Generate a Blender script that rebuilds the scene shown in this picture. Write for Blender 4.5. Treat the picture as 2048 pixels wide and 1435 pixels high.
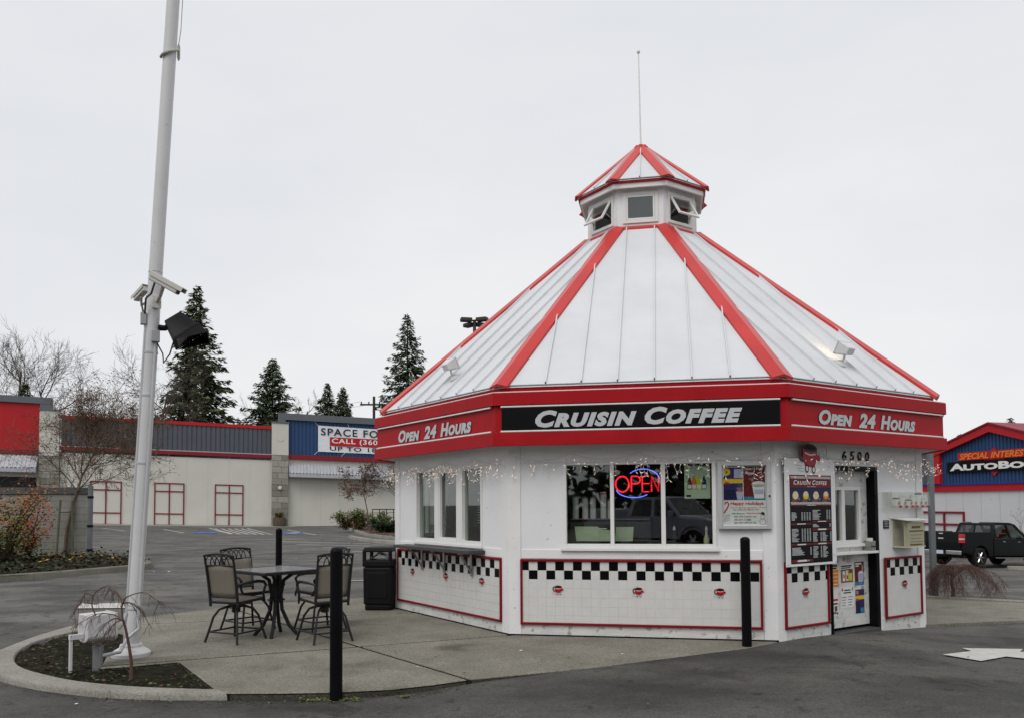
import bpy, bmesh, math, random
from mathutils import Matrix, Vector, noise as mnoise
PI = math.pi
random.seed(7)
for _o in list(bpy.data.objects): bpy.data.objects.remove(_o)
scene = bpy.context.scene
C = scene.collection

# ------------------------------------------------------------------ camera
F_PX, PY, TILT, ROLL, EYE = 1608.794, 934.792, 0.045, -0.006, 1.6
cam_data = bpy.data.cameras.new('camera')
cam = bpy.data.objects.new('camera', cam_data); C.objects.link(cam)
cam_data.sensor_width = 36.0
cam_data.lens = 36.0 * F_PX / 2048.0
cam_data.shift_y = (PY - 717.5) / 2048.0
cam_data.clip_start = 0.1; cam_data.clip_end = 3000
cam.matrix_world = Matrix.Translation((0, 0, EYE)) @ Matrix.Rotation(PI/2 + TILT, 4, 'X') @ Matrix.Rotation(ROLL, 4, 'Z')
scene.camera = cam

# ------------------------------------------------------------------ sky and sun (overcast)
SUN_EL, SUN_AZ = math.radians(52), math.radians(205)      # azimuth clockwise from +Y
world = bpy.data.worlds.new('World'); scene.world = world; world.use_nodes = True
wn, wl = world.node_tree.nodes, world.node_tree.links
wn.clear()
w_out = wn.new('ShaderNodeOutputWorld'); w_bg = wn.new('ShaderNodeBackground')
w_bg.inputs['Strength'].default_value = 0.1
w_sky = wn.new('ShaderNodeTexSky'); w_sky.sky_type = 'NISHITA'; w_sky.sun_disc = False
w_sky.sun_elevation = SUN_EL; w_sky.sun_rotation = SUN_AZ
w_co = wn.new('ShaderNodeTexCoord')
w_map = wn.new('ShaderNodeMapping'); w_map.inputs['Scale'].default_value = (1.0, 1.0, 2.6)
w_no = wn.new('ShaderNodeTexNoise'); w_no.inputs['Scale'].default_value = 1.15; w_no.inputs['Detail'].default_value = 5; w_no.inputs['Roughness'].default_value = 0.55
w_cr = wn.new('ShaderNodeValToRGB')
w_cr.color_ramp.elements[0].position = 0.34; w_cr.color_ramp.elements[0].color = (0.765, 0.785, 0.825, 1)
w_cr.color_ramp.elements[1].position = 0.66; w_cr.color_ramp.elements[1].color = (0.885, 0.892, 0.900, 1)
w_mul = wn.new('ShaderNodeMix'); w_mul.data_type = 'RGBA'; w_mul.blend_type = 'MULTIPLY'; w_mul.inputs[0].default_value = 1.0
w_mul.inputs[7].default_value = (10.0, 10.0, 10.0, 1)
w_mix = wn.new('ShaderNodeMix'); w_mix.data_type = 'RGBA'; w_mix.inputs[0].default_value = 0.95
wl.new(w_co.outputs['Generated'], w_map.inputs['Vector']); wl.new(w_map.outputs[0], w_no.inputs['Vector'])
wl.new(w_no.outputs['Fac'], w_cr.inputs[0]); wl.new(w_cr.outputs[0], w_mul.inputs[6])
wl.new(w_sky.outputs[0], w_mix.inputs[6]); wl.new(w_mul.outputs[2], w_mix.inputs[7])
wl.new(w_mix.outputs[2], w_bg.inputs['Color']); wl.new(w_bg.outputs[0], w_out.inputs['Surface'])
sun_data = bpy.data.lights.new('sun', 'SUN'); sun = bpy.data.objects.new('sun', sun_data); C.objects.link(sun)
sun_data.energy = 1.5; sun_data.angle = math.radians(40); sun_data.color = (1.0, 0.97, 0.93)
_sd = Vector((math.sin(SUN_AZ)*math.cos(SUN_EL), math.cos(SUN_AZ)*math.cos(SUN_EL), math.sin(SUN_EL)))
sun.rotation_euler = (-_sd).to_track_quat('-Z', 'Y').to_euler()
scene.view_settings.view_transform = 'Standard'; scene.view_settings.look = 'None'
scene.view_settings.exposure = 0.0; scene.view_settings.gamma = 1.0
scene.view_settings.use_curve_mapping = False

# ------------------------------------------------------------------ survey helpers: sight line -> point of the place
def sight(x, y):
    c, s = math.cos(ROLL), math.sin(ROLL); dx, dy = x-1024.0, y-PY
    ux, uy = c*dx + s*dy, -s*dx + c*dy
    vx, vy, vz = ux/F_PX, 1.0, -uy/F_PX
    ct, st = math.cos(TILT), math.sin(TILT)
    return Vector((vx, vy*ct - vz*st, vy*st + vz*ct))
CAM = Vector((0, 0, EYE))
def G(x, y, z=0.0):
    r = sight(x, y); return CAM + r*((z-EYE)/r.z)
def at(x, y, Y):
    r = sight(x, y); return CAM + r*(Y/r.y)

# ------------------------------------------------------------------ materials
def S(r, g, b):
    f = lambda v: (v/255.0/12.92) if v/255.0 <= 0.04045 else ((v/255.0+0.055)/1.055)**2.4
    return (f(r), f(g), f(b))
MATS = {}
def nodes_of(name):
    m = bpy.data.materials.new(name); m.use_nodes = True
    n = m.node_tree.nodes; l = m.node_tree.links
    return m, n, l, n['Principled BSDF']
def mat(name, col, rough=0.6, metal=0.0, var=0.06, vs=2.0, bump=0.0, bs=60.0, spots=0.0, sps=30.0, spotcol=(0.08,0.07,0.06), emit=None, estr=0.0, spec=0.28, stretch=None, coat=0.0, trans=0.0):
    if name in MATS: return MATS[name]
    m, n, l, p = nodes_of(name)
    p.inputs['Roughness'].default_value = rough; p.inputs['Metallic'].default_value = metal
    p.inputs['Specular IOR Level'].default_value = spec
    p.inputs['Coat Weight'].default_value = coat
    geo = n.new('ShaderNodeNewGeometry'); vec = geo.outputs['Position']
    if stretch:
        mp = n.new('ShaderNodeMapping'); mp.inputs['Scale'].default_value = stretch
        l.new(vec, mp.inputs['Vector']); vec = mp.outputs[0]
    c3 = tuple(col[:3])
    if var > 0:
        t = n.new('ShaderNodeTexNoise'); t.inputs['Scale'].default_value = vs; t.inputs['Detail'].default_value = 6; t.inputs['Roughness'].default_value = 0.65
        l.new(vec, t.inputs['Vector'])
        r = n.new('ShaderNodeValToRGB'); r.color_ramp.elements[0].position = 0.28; r.color_ramp.elements[1].position = 0.72
        r.color_ramp.elements[0].color = tuple(max(0, v*(1-var)) for v in c3)+(1,)
        r.color_ramp.elements[1].color = tuple(min(1, v*(1+var)) for v in c3)+(1,)
        l.new(t.outputs['Fac'], r.inputs[0]); out = r.outputs[0]
        if spots > 0:
            v2 = n.new('ShaderNodeTexNoise'); v2.inputs['Scale'].default_value = sps; v2.inputs['Detail'].default_value = 3
            l.new(geo.outputs['Position'], v2.inputs['Vector'])
            r2 = n.new('ShaderNodeValToRGB'); r2.color_ramp.elements[0].position = 0.70 - 0.12*spots; r2.color_ramp.elements[1].position = 0.78 - 0.1*spots
            l.new(v2.outputs['Fac'], r2.inputs[0])
            mx = n.new('ShaderNodeMix'); mx.data_type = 'RGBA'
            l.new(r2.outputs[0], mx.inputs[0]); l.new(out, mx.inputs[6]); mx.inputs[7].default_value = tuple(spotcol)+(1,)
            out = mx.outputs[2]
        l.new(out, p.inputs['Base Color'])
        rr = n.new('ShaderNodeMapRange'); rr.inputs['To Min'].default_value = max(0.02, rough-0.08); rr.inputs['To Max'].default_value = min(1, rough+0.08)
        l.new(t.outputs['Fac'], rr.inputs['Value']); l.new(rr.outputs[0], p.inputs['Roughness'])
    else:
        p.inputs['Base Color'].default_value = c3+(1,)
    if bump > 0:
        b = n.new('ShaderNodeBump'); b.inputs['Strength'].default_value = bump; b.inputs['Distance'].default_value = 0.01
        t2 = n.new('ShaderNodeTexNoise'); t2.inputs['Scale'].default_value = bs; t2.inputs['Detail'].default_value = 4
        l.new(vec, t2.inputs['Vector']); l.new(t2.outputs['Fac'], b.inputs['Height']); l.new(b.outputs[0], p.inputs['Normal'])
    if emit:
        p.inputs['Emission Color'].default_value = tuple(emit)+(1,); p.inputs['Emission Strength'].default_value = estr
    MATS[name] = m; return m

def mat_ramp(name, cols, vs=3.0, rough=0.8, bump=0.0, bs=30, detail=4, pos=None, fine=None):
    """noise driven colour ramp through several colours"""
    m, n, l, p = nodes_of(name)
    p.inputs['Roughness'].default_value = rough; p.inputs['Specular IOR Level'].default_value = 0.12
    geo = n.new('ShaderNodeNewGeometry')
    t = n.new('ShaderNodeTexNoise'); t.inputs['Scale'].default_value = vs; t.inputs['Detail'].default_value = detail; t.inputs['Roughness'].default_value = 0.65
    l.new(geo.outputs['Position'], t.inputs['Vector'])
    r = n.new('ShaderNodeValToRGB'); e = r.color_ramp.elements
    k = len(cols)
    for i, c in enumerate(cols):
        q = pos[i] if pos else 0.3 + 0.4*i/(k-1)
        if i < 2: el = e[i]; el.position = q
        else: el = e.new(q)
        el.color = tuple(c)+(1,)
    l.new(t.outputs['Fac'], r.inputs[0]); out = r.outputs[0]
    if fine:
        v = n.new('ShaderNodeTexVoronoi'); v.inputs['Scale'].default_value = fine[0]
        l.new(geo.outputs['Position'], v.inputs['Vector'])
        sp = n.new('ShaderNodeSeparateColor'); l.new(v.outputs['Color'], sp.inputs[0])
        mr = n.new('ShaderNodeMapRange'); mr.inputs['To Min'].default_value = 1-fine[1]; mr.inputs['To Max'].default_value = 1+fine[1]
        l.new(sp.outputs[0], mr.inputs['Value'])
        mx = n.new('ShaderNodeMix'); mx.data_type = 'RGBA'; mx.blend_type = 'MULTIPLY'; mx.inputs[0].default_value = 1.0
        l.new(out, mx.inputs[6]); l.new(mr.outputs[0], mx.inputs[7]); out = mx.outputs[2]
    l.new(out, p.inputs['Base Color'])
    if bump > 0:
        b = n.new('ShaderNodeBump'); b.inputs['Strength'].default_value = bump; b.inputs['Distance'].default_value = 0.01
        t2 = n.new('ShaderNodeTexNoise'); t2.inputs['Scale'].default_value = bs; t2.inputs['Detail'].default_value = 5
        l.new(geo.outputs['Position'], t2.inputs['Vector']); l.new(t2.outputs['Fac'], b.inputs['Height']); l.new(b.outputs[0], p.inputs['Normal'])
    MATS[name] = m; return m

def mat_glass(name, tint=(0.78, 0.84, 0.80), refl=1.0):
    m, n, l, p = nodes_of(name); n.remove(p)
    o = n['Material Output']
    tr = n.new('ShaderNodeBsdfTransparent'); tr.inputs[0].default_value = tuple(tint)+(1,)
    gl = n.new('ShaderNodeBsdfGlossy'); gl.inputs['Roughness'].default_value = 0.015; gl.inputs['Color'].default_value = (1, 1, 1, 1)
    lw = n.new('ShaderNodeLayerWeight'); lw.inputs['Blend'].default_value = 0.5
    pw = n.new('ShaderNodeMath'); pw.operation = 'POWER'; pw.inputs[1].default_value = 5.0; l.new(lw.outputs['Facing'], pw.inputs[0])
    fr = n.new('ShaderNodeMath'); fr.operation = 'MULTIPLY_ADD'; fr.inputs[1].default_value = 0.96; fr.inputs[2].default_value = 0.04; l.new(pw.outputs[0], fr.inputs[0])
    ml = n.new('ShaderNodeMath'); ml.operation = 'MULTIPLY'; ml.inputs[1].default_value = refl; ml.use_clamp = True
    mx = n.new('ShaderNodeMixShader')
    l.new(fr.outputs[0], ml.inputs[0]); l.new(ml.outputs[0], mx.inputs[0]); l.new(tr.outputs[0], mx.inputs[1]); l.new(gl.outputs[0], mx.inputs[2])
    l.new(mx.outputs[0], o.inputs['Surface'])
    MATS[name] = m; return m

# ------------------------------------------------------------------ mesh helpers
class Plane:
    """wall plane: origin, horizontal direction U, outward normal N"""
    def __init__(self, A, B, slope=0.0):
        self.O = Vector(A); d = Vector(B)-Vector(A); d.z = 0
        self.L = d.length; self.U = d.normalized(); self.N = Vector((self.U.y, -self.U.x, 0)); self.slope = slope
    def pt(self, u, z, w=0.0):
        return self.O + self.U*u + self.N*w + Vector((0, 0, z + self.slope*u))
    def hit(self, x, y, w=0.0):
        r = sight(x, y); t = ((self.O + self.N*w - CAM).dot(self.N))/r.dot(self.N); P = CAM + r*t
        u = (P-self.O).dot(self.U); return u, P.z - self.O.z - self.slope*u
    def angle(self): return math.atan2(self.U.y, self.U.x)

class MB:
    def __init__(self): self.v = []; self.f = []; self.m = []
    def add(self, vs, fs, mi=0):
        b = len(self.v); self.v += [Vector(q) for q in vs]
        for f in fs: self.f.append(tuple(b+i for i in f)); self.m.append(mi)
        return self
    def hexa(self, p, mi=0):   # p: 8 points, bottom 4 ccw then top 4
        return self.add(p, [(3,2,1,0),(4,5,6,7),(0,1,5,4),(1,2,6,5),(2,3,7,6),(3,0,4,7)], mi)
    def box(self, x0, x1, y0, y1, z0, z1, mi=0, M=None):
        p = [Vector(q) for q in ((x0,y0,z0),(x1,y0,z0),(x1,y1,z0),(x0,y1,z0),(x0,y0,z1),(x1,y0,z1),(x1,y1,z1),(x0,y1,z1))]
        if M is not None: p = [M @ q for q in p]
        return self.hexa(p, mi)
    def pbox(self, P, u0, u1, z0, z1, w0, w1, mi=0):
        q = [P.pt(u0,z0,w1),P.pt(u1,z0,w1),P.pt(u1,z0,w0),P.pt(u0,z0,w0),P.pt(u0,z1,w1),P.pt(u1,z1,w1),P.pt(u1,z1,w0),P.pt(u0,z1,w0)]
        return self.hexa(q, mi)
    def ppoly(self, P, pts, w0, w1, mi=0):     # extruded outline on a wall plane (ccw seen from outside)
        n = len(pts); a = [P.pt(u,z,w1) for u,z in pts]; b = [P.pt(u,z,w0) for u,z in pts]
        fs = [tuple(range(n)), tuple(range(2*n-1, n-1, -1))] + [(i, i+n, (i+1)%n+n, (i+1)%n) for i in range(n)]
        return self.add(a+b, fs, mi)
    def prism(self, pts, z0, z1, mi=0):
        n = len(pts); zf0 = z0 if callable(z0) else (lambda x, y: z0); zf1 = z1 if callable(z1) else (lambda x, y: z1)
        a = [(x,y,zf1(x,y)) for x,y in pts]; b = [(x,y,zf0(x,y)) for x,y in pts]
        fs = [tuple(range(n)), tuple(range(2*n-1, n-1, -1))] + [(i, i+n, (i+1)%n+n, (i+1)%n) for i in range(n)]
        return self.add(a+b, fs, mi)
    def tube(self, pts, r, n=8, mi=0, caps=True):
        pts = [Vector(q) for q in pts]; k = len(pts)
        rs = r if isinstance(r, (list, tuple)) else [r]*k
        b = len(self.v); up = None
        for i, q in enumerate(pts):
            d = (pts[min(i+1,k-1)]-pts[max(i-1,0)])
            if d.length < 1e-9: d = Vector((0,0,1))
            d.normalize()
            if up is None:
                up = Vector((0,0,1)) if abs(d.z) < 0.9 else Vector((1,0,0))
            s = d.cross(up)
            if s.length < 1e-6: s = d.cross(Vector((1,0.3,0)))
            s.normalize(); t = s.cross(d).normalized(); up = t
            for j in range(n):
                a = 2*PI*j/n; self.v.append(q + (s*math.cos(a)+t*math.sin(a))*rs[i])
        for i in range(k-1):
            for j in range(n):
                self.f.append((b+i*n+j, b+i*n+(j+1)%n, b+(i+1)*n+(j+1)%n, b+(i+1)*n+j)); self.m.append(mi)
        if caps:
            self.f.append(tuple(b+j for j in range(n-1,-1,-1))); self.m.append(mi)
            self.f.append(tuple(b+(k-1)*n+j for j in range(n))); self.m.append(mi)
        return self
    def lathe(self, prof, n=24, c=(0,0,0), M=None, mi=0):   # prof: (radius, height)
        b = len(self.v); c = Vector(c)
        for r, z in prof:
            for j in range(n):
                a = 2*PI*j/n; q = Vector((r*math.cos(a), r*math.sin(a), z))
                if M is not None: q = M @ q
                self.v.append(q + c)
        k = len(prof)
        for i in range(k-1):
            for j in range(n):
                self.f.append((b+i*n+j, b+i*n+(j+1)%n, b+(i+1)*n+(j+1)%n, b+(i+1)*n+j)); self.m.append(mi)
        self.f.append(tuple(b+j for j in range(n-1,-1,-1))); self.m.append(mi)
        self.f.append(tuple(b+(k-1)*n+j for j in range(n))); self.m.append(mi)
        return self
    def mesh(self, name, mats, off=None, smooth=False):
        me = bpy.data.meshes.new(name)
        vs = self.v if off is None else [q-off for q in self.v]
        me.from_pydata([tuple(q) for q in vs], [], self.f)
        ms = mats if isinstance(mats, (list, tuple)) else [mats]
        for q in ms: me.materials.append(MATS[q] if isinstance(q, str) else q)
        if len(ms) > 1: me.polygons.foreach_set('material_index', self.m)
        if smooth: me.polygons.foreach_set('use_smooth', [True]*len(me.polygons))
        me.update(); return me
    def build(self, name, mats, parent=None, smooth=False, bevel=0.0, local=False):
        """parts are given in place coordinates; their thing's location is taken off unless local"""
        off = None
        if parent is not None and not local:
            r = parent
            while r.parent is not None: r = r.parent
            off = r.location
        o = bpy.data.objects.new(name, self.mesh(name, mats, off, smooth)); C.objects.link(o)
        if parent is not None: o.parent = parent
        if smooth:
            md = o.modifiers.new('edges', 'EDGE_SPLIT'); md.split_angle = math.radians(40)
        if bevel > 0:
            md = o.modifiers.new('bevel', 'BEVEL'); md.width = bevel; md.segments = 2; md.limit_method = 'ANGLE'; md.angle_limit = math.radians(40)
        return o

def tag(o, label=None, cat=None, group=None, kind=None):
    if label: o['label'] = label
    if cat: o['category'] = cat
    if group: o['group'] = group
    if kind: o['kind'] = kind
    return o
def thing(name, label, cat, loc=(0,0,0), group=None, rz=0.0):
    o = bpy.data.objects.new(name, None); C.objects.link(o); o.empty_display_size = 0.2
    o.location = loc; o.rotation_euler = (0, 0, rz)
    return tag(o, label, cat, group)
def structure(o): o['kind'] = 'structure'; return o
def copy_tree(o, parent=None):
    c = o.copy(); C.objects.link(c); c.parent = parent
    for ch in list(o.children): copy_tree(ch, c)
    return c

_tcache = {}
def text2d(body, height, width=None, shear=0.0, bold=0.0, small=None, space=1.0):
    """flat lettering -> (verts (x,y), faces), origin at lower left of the caps"""
    cu = bpy.data.curves.new('txt', 'FONT'); cu.body = body; cu.size = 1.0; cu.shear = shear; cu.offset = bold
    cu.resolution_u = 3; cu.space_character = space
    if small:
        cu.small_caps_scale = small
        for i, ch in enumerate(body):
            if ch.islower(): cu.body_format[i].use_small_caps = True
    ob = bpy.data.objects.new('txt', cu); C.objects.link(ob)
    bpy.context.view_layer.update()
    me = bpy.data.meshes.new_from_object(ob.evaluated_get(bpy.context.evaluated_depsgraph_get()))
    vs = [(v.co.x, v.co.y) for v in me.vertices]; fs = [tuple(p.vertices) for p in me.polygons]
    bpy.data.objects.remove(ob); bpy.data.meshes.remove(me); bpy.data.curves.remove(cu)
    x0 = min(v[0] for v in vs); x1 = max(v[0] for v in vs); y0 = min(v[1] for v in vs); y1 = max(v[1] for v in vs)
    sy = height/(y1-y0); sx = sy if width is None else width/(x1-x0)
    return [((x-x0)*sx, (y-y0)*sy) for x, y in vs], fs
def letters(mb, P, body, u, z, w, height, width=None, mi=0, thick=0.0, **kw):
    vs, fs = text2d(body, height, width, **kw)
    mb.add([P.pt(u+x, z+y, w) for x, y in vs], fs, mi)
    if thick > 0:                      # side walls from the outline edges
        cnt = {}
        for f in fs:
            for i in range(len(f)):
                e = (f[i], f[(i+1)%len(f)]); cnt[e] = 1
        vv = []; ff = []
        for (a, b) in cnt:
            if (b, a) not in cnt:
                i = len(vv); (x0,y0),(x1,y1) = vs[a], vs[b]
                vv += [P.pt(u+x0,z+y0,w), P.pt(u+x0,z+y0,w-thick), P.pt(u+x1,z+y1,w-thick), P.pt(u+x1,z+y1,w)]; ff.append((i,i+1,i+2,i+3))
        mb.add(vv, ff, mi)
    return mb
def sstep(a, b, x):
    t = min(1, max(0, (x-a)/(b-a))); return t*t*(3-2*t)
# ------------------------------------------------------------------ shared materials
def make_asphalt():
    m, n, l, p = nodes_of('asphalt'); p.inputs['Specular IOR Level'].default_value = 0.22
    geo = n.new('ShaderNodeNewGeometry'); P = geo.outputs['Position']
    def nz(scale, det=5, rough=0.6, vec=P):
        t = n.new('ShaderNodeTexNoise'); t.inputs['Scale'].default_value = scale; t.inputs['Detail'].default_value = det; t.inputs['Roughness'].default_value = rough
        l.new(vec, t.inputs['Vector']); return t
    mp = n.new('ShaderNodeMapping'); mp.inputs['Rotation'].default_value = (0, 0, math.radians(-24)); mp.inputs['Scale'].default_value = (0.6, 1.0, 1)
    l.new(P, mp.inputs['Vector'])
    a = nz(0.9, 6, 0.6, mp.outputs[0])
    r = n.new('ShaderNodeValToRGB'); r.color_ramp.elements[0].position = 0.38; r.color_ramp.elements[1].position = 0.62
    r.color_ramp.elements[0].color = (0.036, 0.0355, 0.034, 1); r.color_ramp.elements[1].color = (0.088, 0.084, 0.076, 1)
    l.new(a.outputs['Fac'], r.inputs[0])
    # oil stains
    b = nz(1.7, 3, 0.5); rb = n.new('ShaderNodeValToRGB'); rb.color_ramp.elements[0].position = 0.58; rb.color_ramp.elements[1].position = 0.70
    rb.color_ramp.elements[0].color = (1, 1, 1, 1); rb.color_ramp.elements[1].color = (0.62, 0.60, 0.58, 1)
    l.new(b.outputs['Fac'], rb.inputs[0])
    # asphalt turns paler with distance, across an uneven edge
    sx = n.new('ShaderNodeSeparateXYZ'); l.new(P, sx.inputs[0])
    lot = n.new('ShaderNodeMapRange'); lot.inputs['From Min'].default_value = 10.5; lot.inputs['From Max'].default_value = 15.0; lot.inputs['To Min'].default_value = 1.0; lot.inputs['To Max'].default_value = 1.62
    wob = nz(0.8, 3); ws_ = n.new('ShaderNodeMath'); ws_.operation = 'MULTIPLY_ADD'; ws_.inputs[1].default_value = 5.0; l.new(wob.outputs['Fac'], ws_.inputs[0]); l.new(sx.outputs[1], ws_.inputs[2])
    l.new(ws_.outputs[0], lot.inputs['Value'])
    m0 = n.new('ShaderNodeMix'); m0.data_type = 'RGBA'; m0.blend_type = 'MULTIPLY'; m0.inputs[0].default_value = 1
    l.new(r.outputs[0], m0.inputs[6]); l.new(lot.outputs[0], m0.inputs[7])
    m1 = n.new('ShaderNodeMix'); m1.data_type = 'RGBA'; m1.blend_type = 'MULTIPLY'; m1.inputs[0].default_value = 1
    l.new(m0.outputs[2], m1.inputs[6]); l.new(rb.outputs[0], m1.inputs[7])
    # stones in the binder
    v = n.new('ShaderNodeTexVoronoi'); v.inputs['Scale'].default_value = 75; l.new(P, v.inputs['Vector'])
    sp = n.new('ShaderNodeSeparateColor'); l.new(v.outputs['Color'], sp.inputs[0])
    mr = n.new('ShaderNodeMapRange'); mr.inputs['From Min'].default_value = 0; mr.inputs['To Min'].default_value = 0.72; mr.inputs['To Max'].default_value = 1.28
    l.new(sp.outputs[0], mr.inputs['Value'])
    m2 = n.new('ShaderNodeMix'); m2.data_type = 'RGBA'; m2.blend_type = 'MULTIPLY'; m2.inputs[0].default_value = 1
    l.new(m1.outputs[2], m2.inputs[6]); l.new(mr.outputs[0], m2.inputs[7])
    # drips and tyre scuffs
    dr = nz(5.5, 2, 0.5); rd = n.new('ShaderNodeValToRGB'); rd.color_ramp.elements[0].position = 0.63; rd.color_ramp.elements[1].position = 0.71
    rd.color_ramp.elements[0].color = (1, 1, 1, 1); rd.color_ramp.elements[1].color = (0.60, 0.56, 0.50, 1); l.new(dr.outputs['Fac'], rd.inputs[0])
    mt = n.new('ShaderNodeMapping'); mt.inputs['Rotation'].default_value = (0, 0, math.radians(-38)); mt.inputs['Scale'].default_value = (0.22, 1.5, 1); l.new(P, mt.inputs['Vector'])
    ty = nz(1.0, 4, 0.6, mt.outputs[0]); rt = n.new('ShaderNodeValToRGB'); rt.color_ramp.elements[0].position = 0.40; rt.color_ramp.elements[1].position = 0.60
    rt.color_ramp.elements[0].color = (0.95, 0.95, 0.95, 1); rt.color_ramp.elements[1].color = (1.03, 1.03, 1.02, 1); l.new(ty.outputs['Fac'], rt.inputs[0])
    md_ = n.new('ShaderNodeMix'); md_.data_type = 'RGBA'; md_.blend_type = 'MULTIPLY'; md_.inputs[0].default_value = 1; l.new(rd.outputs[0], md_.inputs[6]); l.new(rt.outputs[0], md_.inputs[7])
    me_ = n.new('ShaderNodeMix'); me_.data_type = 'RGBA'; me_.blend_type = 'MULTIPLY'; me_.inputs[0].default_value = 1; l.new(m2.outputs[2], me_.inputs[6]); l.new(md_.outputs[2], me_.inputs[7]); m2 = me_
    # thin cracks
    w = nz(1.1, 4); ad = n.new('ShaderNodeMix'); ad.data_type = 'RGBA'; ad.blend_type = 'LINEAR_LIGHT'; ad.inputs[0].default_value = 0.5
    l.new(P, ad.inputs[6]); l.new(w.outputs['Color'], ad.inputs[7])
    cv = n.new('ShaderNodeTexVoronoi'); cv.feature = 'DISTANCE_TO_EDGE'; cv.inputs['Scale'].default_value = 0.22; l.new(ad.outputs[2], cv.inputs['Vector'])
    cr = n.new('ShaderNodeValToRGB'); cr.color_ramp.elements[0].position = 0.0006; cr.color_ramp.elements[1].position = 0.0032
    cr.color_ramp.elements[0].color = (0.55, 0.54, 0.53, 1); cr.color_ramp.elements[1].color = (1, 1, 1, 1)
    l.new(cv.outputs['Distance'], cr.inputs[0])
    m3 = n.new('ShaderNodeMix'); m3.data_type = 'RGBA'; m3.blend_type = 'MULTIPLY'; m3.inputs[0].default_value = 1
    l.new(m2.outputs[2], m3.inputs[6]); l.new(cr.outputs[0], m3.inputs[7])
    l.new(m3.outputs[2], p.inputs['Base Color'])
    rr = n.new('ShaderNodeMapRange'); rr.inputs['To Min'].default_value = 0.62; rr.inputs['To Max'].default_value = 0.9
    l.new(a.outputs['Fac'], rr.inputs['Value']); l.new(rr.outputs[0], p.inputs['Roughness'])
    bp = n.new('ShaderNodeBump'); bp.inputs['Strength'].default_value = 0.35; bp.inputs['Distance'].default_value = 0.006
    l.new(v.outputs['Distance'], bp.inputs['Height']); l.new(bp.outputs[0], p.inputs['Normal'])
    MATS['asphalt'] = m
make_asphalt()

def make_concrete(name, c0, c1, speck=0.3, stain=0.6):
    m, n, l, p = nodes_of(name)
    geo = n.new('ShaderNodeNewGeometry'); P = geo.outputs['Position']
    t = n.new('ShaderNodeTexNoise'); t.inputs['Scale'].default_value = 1.3; t.inputs['Detail'].default_value = 7; t.inputs['Roughness'].default_value = 0.6; l.new(P, t.inputs['Vector'])
    r = n.new('ShaderNodeValToRGB'); r.color_ramp.elements[0].position = 0.3; r.color_ramp.elements[1].position = 0.68
    r.color_ramp.elements[0].color = tuple(c0)+(1,); r.color_ramp.elements[1].color = tuple(c1)+(1,); l.new(t.outputs['Fac'], r.inputs[0])
    s = n.new('ShaderNodeTexNoise'); s.inputs['Scale'].default_value = 0.75; s.inputs['Detail'].default_value = 5; s.inputs['Distortion'].default_value = 0.6; l.new(P, s.inputs['Vector'])
    rs = n.new('ShaderNodeValToRGB'); rs.color_ramp.elements[0].position = 0.57; rs.color_ramp.elements[1].position = 0.70
    rs.color_ramp.elements[0].color = (1,1,1,1); rs.color_ramp.elements[1].color = (stain, stain*0.98, stain*0.95, 1); l.new(s.outputs['Fac'], rs.inputs[0])
    m1 = n.new('ShaderNodeMix'); m1.data_type = 'RGBA'; m1.blend_type = 'MULTIPLY'; m1.inputs[0].default_value = 1
    l.new(r.outputs[0], m1.inputs[6]); l.new(rs.outputs[0], m1.inputs[7])
    v = n.new('ShaderNodeTexVoronoi'); v.inputs['Scale'].default_value = 85; l.new(P, v.inputs['Vector'])
    sp = n.new('ShaderNodeSeparateColor'); l.new(v.outputs['Color'], sp.inputs[0])
    mr = n.new('ShaderNodeMapRange'); mr.inputs['To Min'].default_value = 1-speck; mr.inputs['To Max'].default_value = 1+speck; l.new(sp.outputs[0], mr.inputs['Value'])
    m2 = n.new('ShaderNodeMix'); m2.data_type = 'RGBA'; m2.blend_type = 'MULTIPLY'; m2.inputs[0].default_value = 1
    l.new(m1.outputs[2], m2.inputs[6]); l.new(mr.outputs[0], m2.inputs[7]); l.new(m2.outputs[2], p.inputs['Base Color'])
    p.inputs['Roughness'].default_value = 0.85; p.inputs['Specular IOR Level'].default_value = 0.2
    b = n.new('ShaderNodeBump'); b.inputs['Strength'].default_value = 0.5; b.inputs['Distance'].default_value = 0.008
    l.new(v.outputs['Distance'], b.inputs['Height']); l.new(b.outputs[0], p.inputs['Normal'])
    MATS[name] = m
make_concrete('aggregate', (0.148, 0.138, 0.108), (0.235, 0.222, 0.188), 0.30, 0.55)
make_concrete('kerb_concrete', (0.21, 0.20, 0.175), (0.30, 0.285, 0.255), 0.22, 0.75)
make_concrete('old_kerb', (0.13, 0.127, 0.10), (0.20, 0.195, 0.165), 0.22, 0.6)
mat_ramp('soil', [(0.005,0.004,0.003),(0.011,0.008,0.0055),(0.016,0.017,0.007),(0.028,0.019,0.012)], vs=9, rough=0.95, bump=1.0, bs=60, fine=(60, 0.5))
mat('road_paint', (0.50, 0.49, 0.46), 0.75, var=0.14, vs=6, spots=0.3, sps=14, spotcol=(0.16,0.155,0.15))
mat('blue_paint', (0.05, 0.11, 0.33), 0.75, var=0.2, vs=3)

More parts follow.
